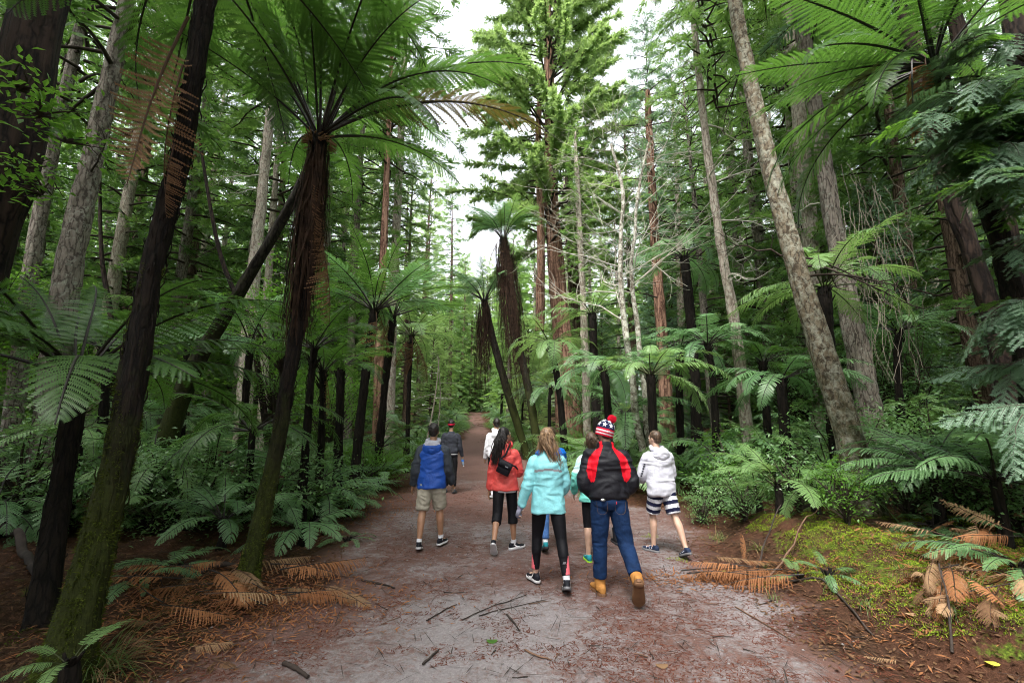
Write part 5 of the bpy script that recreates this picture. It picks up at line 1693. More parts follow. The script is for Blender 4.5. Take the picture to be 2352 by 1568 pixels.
for (px, py, sx, sy, n_) in [(560, 1375, 0.75, 0.45, 2600), (420, 1440, 0.5, 0.4, 1200), (1700, 1335, 0.7, 0.16, 1200), (2270, 1290, 0.5, 0.5, 1600), (860, 1180, 0.5, 0.9, 700), (2150, 1380, 0.4, 0.35, 700)]:
    g_ = G(px, py)
    fr.append(np.stack([nr.normal(g_[0], sx, n_), nr.normal(g_[1], sy, n_)], 1))
slivers('frond_fragments', 'broken orange fern leaflets strewn beside the path', np.concatenate(fr), 0.03, 0.10, 0.006, 'fern_orange', 'leaflets', curl=0.5, dz=0.012, lift=0.3)
# moss cushions on the right bank
xy = np.stack([nr.uniform(1.8, 7, 210000), nr.uniform(2.4, 8.5, 210000)], 1)
uR = xy[:, 0] - path_r(xy[:, 1])
q_ = np.concatenate([xy, np.zeros((len(xy), 1))], 1)
dens = sstep(0.2, 0.8, uR) * (1 - sstep(2.6, 4.0, uR)) * np.exp(-((xy[:, 1] - 4.9) / 2.2) ** 2) + 0.55 * vnoise(q_ * 1.9, 81) + 0.35 * vnoise(q_ * 6, 82)
slivers('moss', 'bright yellow-green moss carpet on the right bank', xy[dens > 0.58], 0.012, 0.028, 0.0042, 'moss_green', 'moss', dz=0.0, lift=0.9)
xy = np.stack([nr.uniform(-5, -1.6, 40000), nr.uniform(2.6, 7, 40000)], 1)
q_ = np.concatenate([xy, np.zeros((len(xy), 1))], 1)
uL = path_l(xy[:, 1]) - xy[:, 0]
slivers('moss', 'small dark green moss patches on the left litter', xy[(vnoise(q_ * 1.3, 91) + 0.4 * vnoise(q_ * 5, 92) > 0.52) & (uL > 0.0)], 0.010, 0.022, 0.0035, 'moss_dark', 'moss', dz=0.0, lift=0.9)
# pebbles
mb = MB()
xy = path_xy(800, 2.3, 10)
ph_ = np.array([(1, 0, 0), (-1, 0, 0), (0, 1, 0), (0, -1, 0), (0, 0, 1), (0, 0, -1)], float)
pf_ = np.array([(0, 2, 4), (2, 1, 4), (1, 3, 4), (3, 0, 4), (2, 0, 5), (1, 2, 5), (3, 1, 5), (0, 3, 5)])
z = terrain(xy[:, 0], xy[:, 1]) + 0.008
for k in range(len(xy)):
    r_ = nr.uniform(0.005, 0.016) * (1.5 if nr.random() < 0.06 else 1)
    a = nr.uniform(0, 6.28); M_ = np.array(((math.cos(a), -math.sin(a), 0), (math.sin(a), math.cos(a), 0), (0, 0, 1)))
    mb.add((ph_ * nr.uniform(0.7, 1.2, (6, 1)) * np.array((1.2, 0.9, 0.6)) * r_) @ M_.T + np.array((xy[k, 0], xy[k, 1], z[k])), pf_)
plain_mat('pebble', (0.20, 0.18, 0.175), 0.8, 0.3, 0.4, 9.0)
tag(mb.build('pebbles', [MAT['pebble']]), 'small grey pebbles sprinkled on the path', 'pebbles', kind='stuff')


# ------------------------------------------------------------------ grass tufts
def tuft(label, px, py, n, L, mat='grass_green', at=None, seed=0, group=None):
    g = G(px, py) if at is None else on_ground(*at)
    r_ = np.random.default_rng(seed + int(px))
    mb = MB()
    m = 6
    t = np.linspace(0, 1, m)
    for k in range(n):
        a = r_.uniform(0, 6.283); l = L * r_.uniform(0.5, 1.1); e = r_.uniform(0.3, 1.3); b = r_.uniform(0.8, 2.2)
        ang = e - b * t ** 1.3
        hx = np.concatenate([[0], np.cumsum(np.cos(ang[1:]) * l / (m - 1))]); hz = np.concatenate([[0], np.cumsum(np.sin(ang[1:]) * l / (m - 1))])
        c = np.array((r_.normal(0, 0.05) * L * 3, r_.normal(0, 0.05) * L * 3, 0))
        pts = c + np.stack([np.cos(a) * hx, np.sin(a) * hx, hz], 1)
        w = 0.0035 * (1 - t * 0.9)[:, None] * np.array((-math.sin(a), math.cos(a), 0))
        mb.add(np.concatenate([pts - w, pts + w]), np.stack([np.arange(m - 1), np.arange(m - 1) + 1, np.arange(m - 1) + 1 + m, np.arange(m - 1) + m], 1), 0 if r_.random() < 0.7 else 1)
    return tag(mb.build('grass_tuft', [MAT[mat], MAT['fern_tan']], None, smooth=False, loc=Vector(g)), label, 'grass', group)


tuft('large grass tuft with arching blades at the mossy trunk foot', 215, 1545, 220, 0.55)
tuft('dry grass tuft hanging over the edge of the mossy bank', 1650, 1235, 60, 0.3)
tuft('fine grass tuft on the right bank beside dried fronds', 2230, 1345, 70, 0.32)
tuft('grass tuft at the foot of the lichen trunk', 1960, 1190, 60, 0.3)
tuft('small grass tuft low on the mossy bank face', 1990, 1390, 40, 0.2)
tuft('thin grass tuft near the leaning sticks', 1745, 1265, 50, 0.25)
for k in range(8):
    tuft('little grass tuft scattered on the right bank', rng.uniform(1700, 2300), rng.uniform(1200, 1440), 28, 0.18, seed=k, group='little grass tufts on the right bank')
# yellow leaves
for k, (x, y) in enumerate([(2280, 1530), (1660, 1315), (1520, 1530), (1130, 1475), (2090, 1400)]):
    g = G(x, y)
    mb = MB()
    a = np.linspace(0, 2 * math.pi, 10, endpoint=False)
    r_ = 0.035
    Vv = np.stack([np.cos(a) * r_ * 1.3, np.sin(a) * r_, 0.006 * np.cos(2 * a)], 1)
    mb.add(np.vstack([Vv, (0, 0, 0.004)]), np.stack([np.full(10, 10), np.arange(10), (np.arange(10) + 1) % 10], 1))
    if k == 0: leaf_mat('leaf_yellow', (0.45, 0.42, 0.05), (0.6, 0.55, 0.1), 0.2)
    o = mb.build('fallen_leaf', [MAT['leaf_yellow'] if k in (0, 1) else MAT['leaf_green'] if k == 3 else MAT['fern_tan']], None, loc=Vector(g + np.array((0, 0, 0.015))))
    tag(o, ['yellow leaf near the bottom right corner', 'yellow leaf at the path edge beyond orange fronds', 'pale dead leaf on the lower path right of centre', 'single green leaf on the lower path', 'whitish leaf at the foot of the bank'][k], 'leaf')

# ================================================================== PEOPLE
def cloth_mat(name, col, rough=0.8, spec=0.15, sheen=0.0, weave=260.0, var=0.12, bmp=0.25, wr=18.0):
    m, nt, bs, out = newmat(name)
    tc = nd(nt, 'ShaderNodeTexCoord')
    ob = tc.outputs['Object']
    n = noise(nt, ob, wr, 5, 0.6, 0.6)
    c = ramp(nt, n, [(0.28, tuple(x * (1 - var) for x in col)), (0.72, tuple(min(1, x * (1 + var)) for x in col))])
    nt.links.new(c, bs.inputs['Base Color'])
    bs.inputs['Roughness'].default_value = rough
    bs.inputs['Specular IOR Level'].default_value = spec
    bs.inputs['Sheen Weight'].default_value = sheen
    h = math_(nt, 'ADD', math_(nt, 'MULTIPLY', noise(nt, ob, wr * 1.6, 4, 0.6, 1.2), 1.0), math_(nt, 'MULTIPLY', noise(nt, ob, weave, 2), 0.12))
    bump(nt, bs, h, bmp, 0.03)
    return m


def skin_mat(name, col):
    m, nt, bs, out = newmat(name)
    tc = nd(nt, 'ShaderNodeTexCoord')
    n = noise(nt, tc.outputs['Object'], 22, 4)
    c = ramp(nt, n, [(0.3, tuple(x * 0.88 for x in col)), (0.7, tuple(min(1, x * 1.08) for x in col))])
    nt.links.new(c, bs.inputs['Base Color'])
    bs.inputs['Roughness'].default_value = 0.5
    bs.inputs['Subsurface Weight'].default_value = 0.08
    bs.inputs['Subsurface Radius'].default_value = (0.01, 0.004, 0.002)
    return m


def hair_mat(name, c1, c2, sx=60.0):
    m, nt, bs, out = newmat(name)
    tc = nd(nt, 'ShaderNodeTexCoord')
    n = noise(nt, mapping(nt, tc.outputs['Object'], (sx, sx, 3.0)), 1.0, 4, 0.6)
    c = ramp(nt, n, [(0.36, c1), (0.64, c2)])
    nt.links.new(c, bs.inputs['Base Color'])
    bs.inputs['Roughness'].default_value = 0.42
    bs.inputs['Specular IOR Level'].default_value = 0.4
    bump(nt, bs, n, 0.5, 0.01)
    return m


skin_mat('skin_tan', (0.33, 0.175, 0.105)); skin_mat('skin_light', (0.50, 0.315, 0.235)); skin_mat('skin_medium', (0.40, 0.23, 0.15))
hair_mat('hair_black', (0.006, 0.005, 0.006), (0.025, 0.018, 0.016)); hair_mat('hair_brown', (0.03, 0.018, 0.012), (0.10, 0.06, 0.035)); hair_mat('hair_blonde', (0.09, 0.05, 0.028), (0.36, 0.23, 0.13), 45)
for nm, c, kw in [('blue_shell', (0.010, 0.065, 0.34), dict(rough=0.5, spec=0.4)), ('grey_shell', (0.045, 0.052, 0.066), dict(rough=0.55)), ('grey_fleece', (0.36, 0.36, 0.42), {}), ('beige_cotton', (0.34, 0.31, 0.25), {}),
                  ('charcoal_knit', (0.040, 0.043, 0.055), dict(rough=0.9)), ('black_track', (0.008, 0.008, 0.010), {}), ('white_cotton', (0.62, 0.62, 0.66), {}), ('coral_shell', (0.70, 0.085, 0.075), dict(rough=0.5, spec=0.4)),
                  ('black_legging', (0.006, 0.006, 0.008), dict(rough=0.6, bmp=0.1)), ('pink_mesh', (0.66, 0.13, 0.16), {}), ('aqua_shell', (0.22, 0.56, 0.61), dict(rough=0.5, spec=0.4)), ('aqua_pale', (0.50, 0.74, 0.75), dict(rough=0.5)),
                  ('turquoise_shell', (0.16, 0.56, 0.49), dict(rough=0.5)), ('reflective_grey', (0.22, 0.22, 0.24), dict(rough=0.4)), ('black_nylon', (0.010, 0.010, 0.014), dict(rough=0.55, spec=0.2)), ('red_nylon', (0.55, 0.008, 0.02), dict(rough=0.5)),
                  ('denim', (0.006, 0.020, 0.062), dict(rough=0.85, var=0.4, wr=9)), ('denim_light', (0.06, 0.14, 0.34), dict(rough=0.85, var=0.3)), ('hoodie_heather', (0.50, 0.50, 0.57), dict(rough=0.9)), ('navy_cotton', (0.010, 0.012, 0.035), {}),
                  ('stripe_white', (0.55, 0.55, 0.60), {}), ('puffer_blue', (0.008, 0.13, 0.52), dict(rough=0.45)), ('glove_grey', (0.22, 0.22, 0.29), dict(rough=0.9)), ('red_band', (0.42, 0.012, 0.04), {}), ('knit_navy', (0.008, 0.012, 0.05), dict(rough=0.95)),
                  ('knit_red', (0.52, 0.008, 0.03), dict(rough=0.95)), ('knit_white', (0.62, 0.60, 0.66), dict(rough=0.95)), ('sock_white', (0.65, 0.65, 0.7), {}), ('shoe_black', (0.012, 0.013, 0.018), dict(rough=0.6)), ('shoe_grey', (0.10, 0.11, 0.13), {}),
                  ('shoe_teal', (0.02, 0.22, 0.26), {}), ('shoe_navy', (0.022, 0.032, 0.065), {}), ('boot_tan', (0.36, 0.165, 0.045), dict(rough=0.8, bmp=0.15)), ('boot_cuff', (0.02, 0.016, 0.014), {}), ('stitch', (0.10, 0.06, 0.03), {})]:
    cloth_mat(nm, c, **kw)
plain_mat('sole_white', (0.55, 0.54, 0.56), 0.6); plain_mat('sole_dark', (0.04, 0.04, 0.045), 0.7); plain_mat('sole_lime', (0.30, 0.62, 0.04), 0.5); plain_mat('sole_brown', (0.14, 0.07, 0.035), 0.7); plain_mat('sole_grey', (0.16, 0.16, 0.17), 0.7)
plain_mat('logo_white', (0.75, 0.75, 0.78), 0.5, var=0.05); plain_mat('print_dark', (0.03, 0.03, 0.045), 0.8); plain_mat('eye_dark', (0.02, 0.012, 0.008), 0.15, 0.6); plain_mat('eye_white', (0.7, 0.68, 0.66), 0.3)
plain_mat('plastic_orange', (0.75, 0.10, 0.03), 0.35, 0.5, 0.05); plain_mat('glass_black', (0.005, 0.005, 0.007), 0.1, 0.6); plain_mat('metal_silver', (0.6, 0.6, 0.6), 0.3, 0.5, metal=1.0); plain_mat('tag_red', (0.6, 0.03, 0.04), 0.6)
plain_mat('lip', (0.30, 0.10, 0.08), 0.5)


TMP = bpy.data.scenes.new('workbench')


def temp_eval(mb, voxel, it, factor=0.5):
    me = mb.mesh('tmp', [])
    o = bpy.data.objects.new('tmp', me)
    TMP.collection.objects.link(o)
    m = o.modifiers.new('r', 'REMESH'); m.mode = 'VOXEL'; m.voxel_size = voxel; m.adaptivity = 0.0
    if it:
        s = o.modifiers.new('s', 'SMOOTH'); s.iterations = it; s.factor = factor
    vl = TMP.view_layers[0]
    vl.update()
    e = o.evaluated_get(vl.depsgraph)
    r = e.to_mesh()
    V = np.empty(len(r.vertices) * 3); r.vertices.foreach_get('co', V); V = V.reshape(-1, 3)
    Nn = np.empty(len(r.vertices) * 3); r.vertices.foreach_get('normal', Nn); Nn = Nn.reshape(-1, 3)
    L = np.empty(len(r.loops), np.int32); r.loops.foreach_get('vertex_index', L)
    F = L.reshape(-1, 4) if len(L) == 4 * len(r.polygons) else None
    if F is None:
        r.calc_loop_triangles()
        T = np.empty(len(r.loop_triangles) * 3, np.int32); r.loop_triangles.foreach_get('vertices', T); F = T.reshape(-1, 3)
    e.to_mesh_clear()
    bpy.data.objects.remove(o); bpy.data.meshes.remove(me)
    return V, Nn, F


def unit(v):
    v = np.asarray(v, float)
    return v / (np.linalg.norm(v) + 1e-12)


def ell(mb, c, r, M=None, nu=18, nv=12):
    u = np.linspace(0, 2 * math.pi, nu, endpoint=False); v = np.linspace(-math.pi / 2, math.pi / 2, nv + 1)[1:-1]
    ring = np.stack([np.cos(v)[:, None] * np.cos(u), np.cos(v)[:, None] * np.sin(u), np.repeat(np.sin(v)[:, None], nu, 1)], -1).reshape(-1, 3)
    Vv = np.vstack([ring, (0, 0, -1), (0, 0, 1)]) * np.array(r)
    if M is not None: Vv = Vv @ np.array(M).T
    nr_ = len(v)
    i = np.arange(nr_ - 1)[:, None] * nu; j = np.arange(nu)[None]; j2 = (j + 1) % nu
    Fq = np.stack([i + j, i + j2, i + nu + j2, i + nu + j], -1).reshape(-1, 4)
    jj = np.arange(nu)
    b = nr_ * nu
    base = mb.n
    Vv = Vv + np.array(c)
    mb.v.append(Vv); mb.n += len(Vv)
    mb.f.append(Fq + base); mb.m.append(np.zeros(len(Fq), int))
    Ft = np.concatenate([np.stack([np.full(nu, b), (jj + 1) % nu, jj], 1), np.stack([np.full(nu, b + 1), (nr_ - 1) * nu + jj, (nr_ - 1) * nu + (jj + 1) % nu], 1)])
    mb.f.append(Ft + base); mb.m.append(np.zeros(len(Ft), int))


def rings(mb, C, X, D, rx, ry, sides=28, pw=2.3):
    """closed loft through elliptical sections"""
    C = np.asarray(C, float); n = len(C)
    X = np.broadcast_to(X, (n, 3)); D = np.broadcast_to(D, (n, 3))
    a = np.linspace(0, 2 * math.pi, sides, endpoint=False)
    ca, sa = np.cos(a), np.sin(a)
    cx = np.sign(ca) * np.abs(ca) ** (2 / pw); sy = np.sign(sa) * np.abs(sa) ** (2 / pw)
    V = C[:, None] + X[:, None] * (np.asarray(rx)[:, None, None] * cx[None, :, None]) + D[:, None] * (np.asarray(ry)[:, None, None] * sy[None, :, None])
    V = V.reshape(-1, 3)
    base = mb.n
    i = np.arange(n - 1)[:, None] * sides; j = np.arange(sides)[None]; j2 = (j + 1) % sides
    F = np.stack([i + j, i + j2, i + sides + j2, i + sides + j], -1).reshape(-1, 4)
    V = np.vstack([V, C[0], C[-1]])
    mb.v.append(V); mb.n += len(V)
    mb.f.append(F + base); mb.m.append(np.zeros(len(F), int))
    jj = np.arange(sides)
    T = np.concatenate([np.stack([np.full(sides, n * sides), (jj + 1) % sides, jj], 1), np.stack([np.full(sides, n * sides + 1), (n - 1) * sides + jj, (n - 1) * sides + (jj + 1) % sides], 1)])
    mb.f.append(T + base); mb.m.append(np.zeros(len(T), int))


def sdist(p, a, b):
    a, b = np.asarray(a), np.asarray(b)
    ab = b - a
    t = np.clip(((p - a) @ ab) / (ab @ ab), 0, 1)
    return np.linalg.norm(p - (a + t[:, None] * ab), axis=1), t


def rotm(ax, deg):
    return np.array(Matrix.Rotation(R(deg), 3, ax))


class Person:
    def __init__(s, label, foot, H, head=0.0, heading=0.0, lean=4, sw=0.185, legL=(0, 2, 5), legR=(0, 2, 5), armL=(5, 8, 15), armR=(5, 8, 15), feet=((0, 5), (0, -5)), head_yaw=0, head_pitch=0, skin='skin_medium', build=1.0, female=False, hair=None, inL=0.0, inR=0.0):
        """leg = (forward, outward, knee bend); arm = (forward, outward, elbow bend); feet = ((heel up, toe out), ...)"""
        H = H * 0.975; foot = (foot[0] * 0.985, foot[1] * 0.985)
        s.H = H; k = s.k = H / 1.75; s.build = build; s.skin = skin
        s.U = np.array((0, math.sin(R(lean)), math.cos(R(lean)))); s.X = np.array((1.0, 0, 0)); s.D = np.array((0, math.cos(R(lean)), -math.sin(R(lean))))
        legs = []
        for sg, (fw, ot, kn), ft in ((-1, legL, feet[0]), (1, legR, feet[1])):
            hip = np.array((sg * 0.09 * k, 0, -0.02 * k))
            th = rotm('Y', -sg * ot) @ rotm('X', fw) @ np.array((0, 0, -1.0))
            knee = hip + th * 0.43 * k
            sh = rotm('Y', -sg * ot * 0.7) @ rotm('X', fw - kn) @ np.array((0, 0, -1.0))
            ank = knee + sh * 0.42 * k
            legs.append([hip, knee, ank, ft, sg])
        # lowest point of either foot rests on the ground
        low = []
        for L in legs:
            up, out = L[3]
            M = rotm('Z', -L[4] * -out) @ rotm('X', -up)
            M = np.array(Matrix.Rotation(R(-out * L[4]), 3, 'Z')) @ rotm('X', -up)
            pts = np.array([(0, -0.075, -0.085), (0, 0.19, -0.085), (0, 0.10, -0.085)]) * k
            low.append((L[2] + (M @ pts.T).T)[:, 2].min()); L.append(M)
        hp = -min(low)
        s.P = np.array((0, 0, hp))
        for L in legs:
            for q_ in range(3): L[q_] = L[q_] + s.P
        s.legs = legs
        s.arms = []
        for sg, (fw, ot, el), inn in ((-1, armL, inL), (1, armR, inR)):
            sh = s.at(0.435 * k) + s.X * sg * (sw - 0.008) * k
            A = rotm('Y', -sg * ot) @ rotm('X', fw)
            el_p = sh + A @ np.array((0, 0, -1.0)) * 0.295 * k
            fd = A @ (rotm('Z', sg * inn) @ rotm('X', el)) @ np.array((0, 0, -1.0))
            wr = el_p + fd * 0.255 * k
            s.arms.append([sh, el_p, wr, fd, sg, A])
        s.neck = s.at(0.52 * k)
        s.HM = np.array(Matrix.Rotation(R(head_yaw), 3, 'Z')) @ rotm('X', head_pitch)
        s.hc = s.at(0.60 * k) + np.array((0, 0.015, 0)) + (s.HM @ np.array((0, 0.018, 0.105))) * k
        s.sw = sw
        z0 = gz(foot[0], foot[1])
        s.root = empty('person', (foot[0], foot[1], z0), label, 'person', None, R(heading))
        s.seed = int(abs(foot[0] * 1000 + foot[1] * 77)) % 9999

    def at(s, h, off=0.0):
        return s.P + s.U * h + s.D * off

    def part(s, name, mb_or, mats, voxel=0.009, it=3, fold=0.0, ffreq=9.0, matfn=None, parent=None, raw=False, aniso=(1, 1, 1.7)):
        V, N, F = temp_eval(mb_or, voxel * 1.1 * getattr(s, 'coarse', 1.0), it)
        if fold:
            q_ = V * np.array(aniso) * ffreq
            w = vnoise(q_ * 0.6 + 7, s.seed)[:, None] * 0.9
            q2 = q_ + w
            d = 1 - 2 * np.abs(vnoise(q2, s.seed + 1)); d2 = vnoise(q2 * 2.1, s.seed + 2)
            V = V + N * (fold * (0.7 * d + 0.45 * d2))[:, None]
        mi = 0
        if matfn is not None:
            mi = matfn(V[F].mean(1), N[F].mean(1))
        out = MB(); out.add(V, F, mi)
        return out.build(name, [MAT[m] for m in mats], parent or s.root)

    # ---------------------------------------------------------------- body
    def body(s, fine=False, hand=('open', 'open'), face=True):
        k, b = s.k, s.build
        mb = MB()
        hs = [-0.10, -0.04, 0.05, 0.14, 0.26, 0.38, 0.45, 0.50, 0.53]
        rings(mb, [s.at(h * k) for h in hs], s.X, s.D, np.array([0.10, 0.145, 0.135, 0.12, 0.13, 0.135, 0.115, 0.065, 0.05]) * k * b, np.array([0.08, 0.105, 0.10, 0.09, 0.10, 0.105, 0.085, 0.065, 0.055]) * k * b)
        for hip, kn, an, ft, sg, M in s.legs:
            th = resample([hip + np.array((0, 0, 0.05)), (hip + kn) / 2 + np.array((0, 0.012, 0)), kn], 10)
            tube(mb, th, np.interp(np.linspace(0, 1, 10), [0, 0.4, 0.8, 1], [0.082, 0.074, 0.056, 0.052]) * k * b, 16, 0)
            d = unit(an - kn); back = unit(np.cross(d, s.X)); back = back if back[1] < 0 else -back
            sh = np.array([kn - d * 0.002, kn + (an - kn) * 0.16 + back * 0.012 * k, kn + (an - kn) * 0.34 + back * 0.018 * k, kn + (an - kn) * 0.62 + back * 0.008 * k, kn + (an - kn) * 0.88, an + d * 0.02])
            tube(mb, resample(sh, 14), np.interp(np.linspace(0, 1, 14), [0, 0.2, 0.36, 0.62, 0.86, 1], [0.050, 0.053, 0.056, 0.043, 0.033, 0.036]) * k * b ** 0.6, 16, 0)
            ell(mb, kn + np.array((0, 0.002, 0)), np.array((0.046, 0.048, 0.052)) * k)
            fo = M @ np.array((0, 0.05, -0.045)) * k
            ell(mb, an + fo, np.array((0.036, 0.105, 0.034)) * k, M)
            ell(mb, an + M @ np.array((0, -0.03, -0.04)) * k, np.array((0.032, 0.035, 0.038)) * k, M)
        for (sh, el_, wr, fd, sg, A), hd in zip(s.arms, hand):
            tube(mb, resample([s.at(0.42 * k) + s.X * sg * 0.08, sh + np.array((-sg * 0.01, 0, -0.012)), (sh + el_) / 2, el_], 12), np.interp(np.linspace(0, 1, 12), [0, 0.33, 0.6, 1], [0.036, 0.040, 0.038, 0.034]) * k * b ** 0.5, 14, 0)
            tube(mb, resample([el_ - fd * 0.02, el_ + fd * 0.07 * k, wr], 10), np.interp(np.linspace(0, 1, 10), [0, 0.3, 1], [0.037, 0.040, 0.026]) * k, 14, 0)
            # hand: palm, four fingers, thumb
            w = unit(A @ np.array((0, 1.0, 0)) - fd * (A @ np.array((0, 1.0, 0))).dot(fd))
            n_ = unit(np.cross(fd, w)) * 1.0
            if n_[0] * sg > 0: n_ = -n_          # palm turned to the body
            Mh = np.stack([w, n_, fd], 1)
            ell(mb, wr + fd * 0.052 * k, np.array((0.040, 0.017, 0.055)) * k, Mh)
            tube(mb, np.array([wr - fd * 0.01, wr + fd * 0.03 * k]), [0.025 * k, 0.027 * k], 12, 0)
            curl = {'open': 0.45, 'grip': 1.35, 'fist': 1.7}[hd]
            for i_, (off, ln) in enumerate([(0.030, 0.066), (0.010, 0.075), (-0.010, 0.070), (-0.029, 0.055)]):
                p = wr + (fd * 0.088 + w * off) * k
                pts = [p - fd * 0.02 * k, p]
                a_ = 0.0
                for j_, fr in enumerate((0.45, 0.32, 0.23)):
                    a_ += curl * (0.35, 0.4, 0.3)[j_] + 0.06 * i_
                    pts.append(pts[-1] + (fd * math.cos(a_) + n_ * math.sin(a_)) * ln * fr * k)
                tube(mb, np.array(pts), np.array([0.0105, 0.0105, 0.0095, 0.0085, 0.0065]) * k, 8, 0)
            p = wr + (fd * 0.025 + w * 0.03) * k
            d1 = unit(fd * 0.75 + w * 0.55 + n_ * 0.25); d2 = unit(fd * 0.9 + w * 0.1 + n_ * (0.25 + 0.4 * curl))
            tube(mb, np.array([p, p + d1 * 0.035 * k, p + d1 * 0.035 * k + d2 * 0.03 * k, p + d1 * 0.035 * k + d2 * 0.055 * k]), np.array([0.014, 0.0125, 0.011, 0.008]) * k, 8, 0)
        # neck and head
        tube(mb, np.array([s.at(0.49 * k), s.at(0.55 * k) + np.array((0, 0.008, 0)), s.hc + np.array((0, -0.012, -0.06)) * k]), np.array([0.06, 0.052, 0.05]) * k, 16, 0)
        h = lambda p: s.hc + s.HM @ (np.array(p) * k)
        ell(mb, h((0, -0.012, 0.022)), np.array((0.074, 0.093, 0.094)) * k, s.HM)
        ell(mb, h((0, 0.020, -0.040)), np.array((0.058, 0.070, 0.075)) * k, s.HM)
        ell(mb, h((0, 0.062, -0.088)), np.array((0.030, 0.026, 0.024)) * k, s.HM)
        tube(mb, np.array([h((0, 0.078, 0.012)), h((0, 0.098, -0.022)), h((0, 0.102, -0.034))]), np.array([0.009, 0.013, 0.015]) * k, 10, 0)
        ell(mb, h((0, 0.084, 0.028)), np.array((0.045, 0.012, 0.010)) * k, s.HM)
        ell(mb, h((0, 0.082, -0.062)), np.array((0.024, 0.013, 0.010)) * k, s.HM)
        for sg in (-1, 1):
            ell(mb, h((sg * 0.077, -0.008, -0.012)), np.array((0.010, 0.020, 0.031)) * k, s.HM)
            ell(mb, h((sg * 0.040, 0.052, -0.028)), np.array((0.022, 0.022, 0.02)) * k, s.HM)
        o = s.part('body', mb, [s.skin], 0.0085 if fine else 0.012, 2)
        if face:
            for sg in (-1, 1):
                e = MB(); ell(e, h((sg * 0.031, 0.076, 0.006)), np.array((0.012, 0.011, 0.009)) * k, s.HM, 10, 8)
                eo = e.build('eye', [MAT['eye_white']], s.root)
                e = MB(); ell(e, h((sg * 0.031, 0.0835, 0.006)), np.array((0.0055, 0.0045, 0.0055)) * k, s.HM, 8, 6); e.build('iris', [MAT['eye_dark']], eo)
            e = MB(); ell(e, h((0, 0.0935, -0.062)), np.array((0.022, 0.004, 0.006)) * k, s.HM, 10, 6); e.build('mouth', [MAT['lip']], s.root)
        return o

    # ---------------------------------------------------------------- clothes
    def torso(s, mb, hem, w, d=0.62, flare=0.0, top=0.53, belly=0.0, slim=0.0, blouse=0.0):
        k = s.k
        hs = np.array([hem, hem + 0.03, (hem + 0.16) / 2, 0.16, 0.28, 0.38, 0.445, 0.49, top])
        rx = np.array([w + flare, w + flare * 0.9 + blouse, w + flare * 0.4 + blouse * 1.1, w - slim + blouse * 0.4, w + 0.005, w + 0.012, w - 0.02, w * 0.56, 0.075])
        ry = rx * d; ry[-1] = 0.07; ry[-2] = 0.092; ry[-3] = 0.118
        off = np.array([0, 0, 0, 0, -0.005, -0.008, -0.006, -0.004, 0.0]) - belly
        rings(mb, [s.at(h * k, o * k) for h, o in zip(hs, off)], s.X, s.D, rx * k, ry * k)

    def sleeves(s, mb, r=(0.078, 0.066, 0.05), upto=1.0, which=(0, 1)):
        k = s.k
        for i_ in which:
            sh, el_, wr, fd, sg, A = s.arms[i_]
            e = el_ + (wr - el_) * upto
            st = s.at(0.425 * k) + s.X * sg * s.sw * 0.55 * k
            pts = resample([st, sh, (sh + el_) / 2, el_, (el_ + e) / 2, e], 22)
            rr = np.interp(np.linspace(0, 1, 22), [0, 0.2, 0.42, 0.6, 0.8, 0.97, 1], [r[0] * 0.8, r[0] * 0.84, r[0] * 0.95, r[1] * 1.05, (r[1] + r[2]) / 2, r[2], r[2] * 0.92]) * k
            tube(mb, pts, rr, 18, 0)

    def is_sleeve(s, c, pad=0.02, xmin=0.0, r=0.085):
        m = np.zeros(len(c), bool)
        for sh, el_, wr, fd, sg, A in s.arms:
            d1, t1 = sdist(c, sh, el_); d2, t2 = sdist(c, el_, wr + fd * 0.03)
            m |= ((np.minimum(d1, d2) < r + pad) & (c[:, 0] * sg > xmin))
        return m

    def hood(s, mb, size=1.0, back=0.1):
        k = s.k
        b = s.at(0.485 * k, -0.105 * k)
        ell(mb, b + s.U * -0.03 * k, np.array((0.125, 0.062, 0.105)) * k * size)
        a = np.linspace(R(-60), R(240), 20)
        c = s.at(0.535 * k)
        ring = c + np.stack([np.cos(a) * 0.088, np.sin(-a) * 0.082 + 0.005, 0.028 + 0.030 * np.sin(-a)], 1) * k
        tube(mb, ring, np.interp(np.linspace(0, 1, 20), [0, 0.5, 1], [0.028, 0.042, 0.028]) * k, 12, 0)

    def collar(s, mb, h=0.05, r=0.072):
        k = s.k
        rings(mb, [s.at((0.50 + x) * k) for x in (0, 0.03, 0.04 + h)], s.X, s.D, np.array((r + 0.02, r + 0.004, r)) * k, np.array((r + 0.015, r, r - 0.004)) * k)

    def pants(s, mb, end, rad, waist=0.145, top=0.06, depth=0.7):
        """end: 0..2, 1 is the knee, 2 the ankle; rad: radii hip, thigh, knee, calf, ankle"""
        k = s.k
        hs = [-0.115, -0.07, -0.02, 0.03, top]
        rings(mb, [s.at(h * k, -0.006) for h in hs], s.X, s.D, np.array([0.10, waist + 0.012, waist + 0.018, waist + 0.008, waist]) * k, np.array([0.085, 0.112, 0.118, 0.108, 0.10]) * k * depth / 0.7)
        for hip, kn, an, ft, sg, M in s.legs:
            n = 24
            pts = resample([hip + np.array((0, 0, 0.04)), (hip + kn) / 2, kn, kn + (an - kn) * 0.34 + np.array((0, -0.016, 0)) * k, (kn + an) / 2 + np.array((0, -0.008, 0)) * k, an], 60)
            u = np.linspace(0, 2, 60)
            sl = np.concatenate([np.linalg.norm(np.diff(pts, axis=0), axis=1).cumsum()]); 
            half = 0.43 / 0.85 * 60
            u = np.interp(np.arange(60), [0, np.argmin(np.linalg.norm(pts - kn, axis=1)), 59], [0, 1, 2])
            keep = u <= end
            pp = pts[keep]; uu = u[keep]
            rr = np.interp(uu, [0, 0.45, 1, 1.35, 2], rad) * k
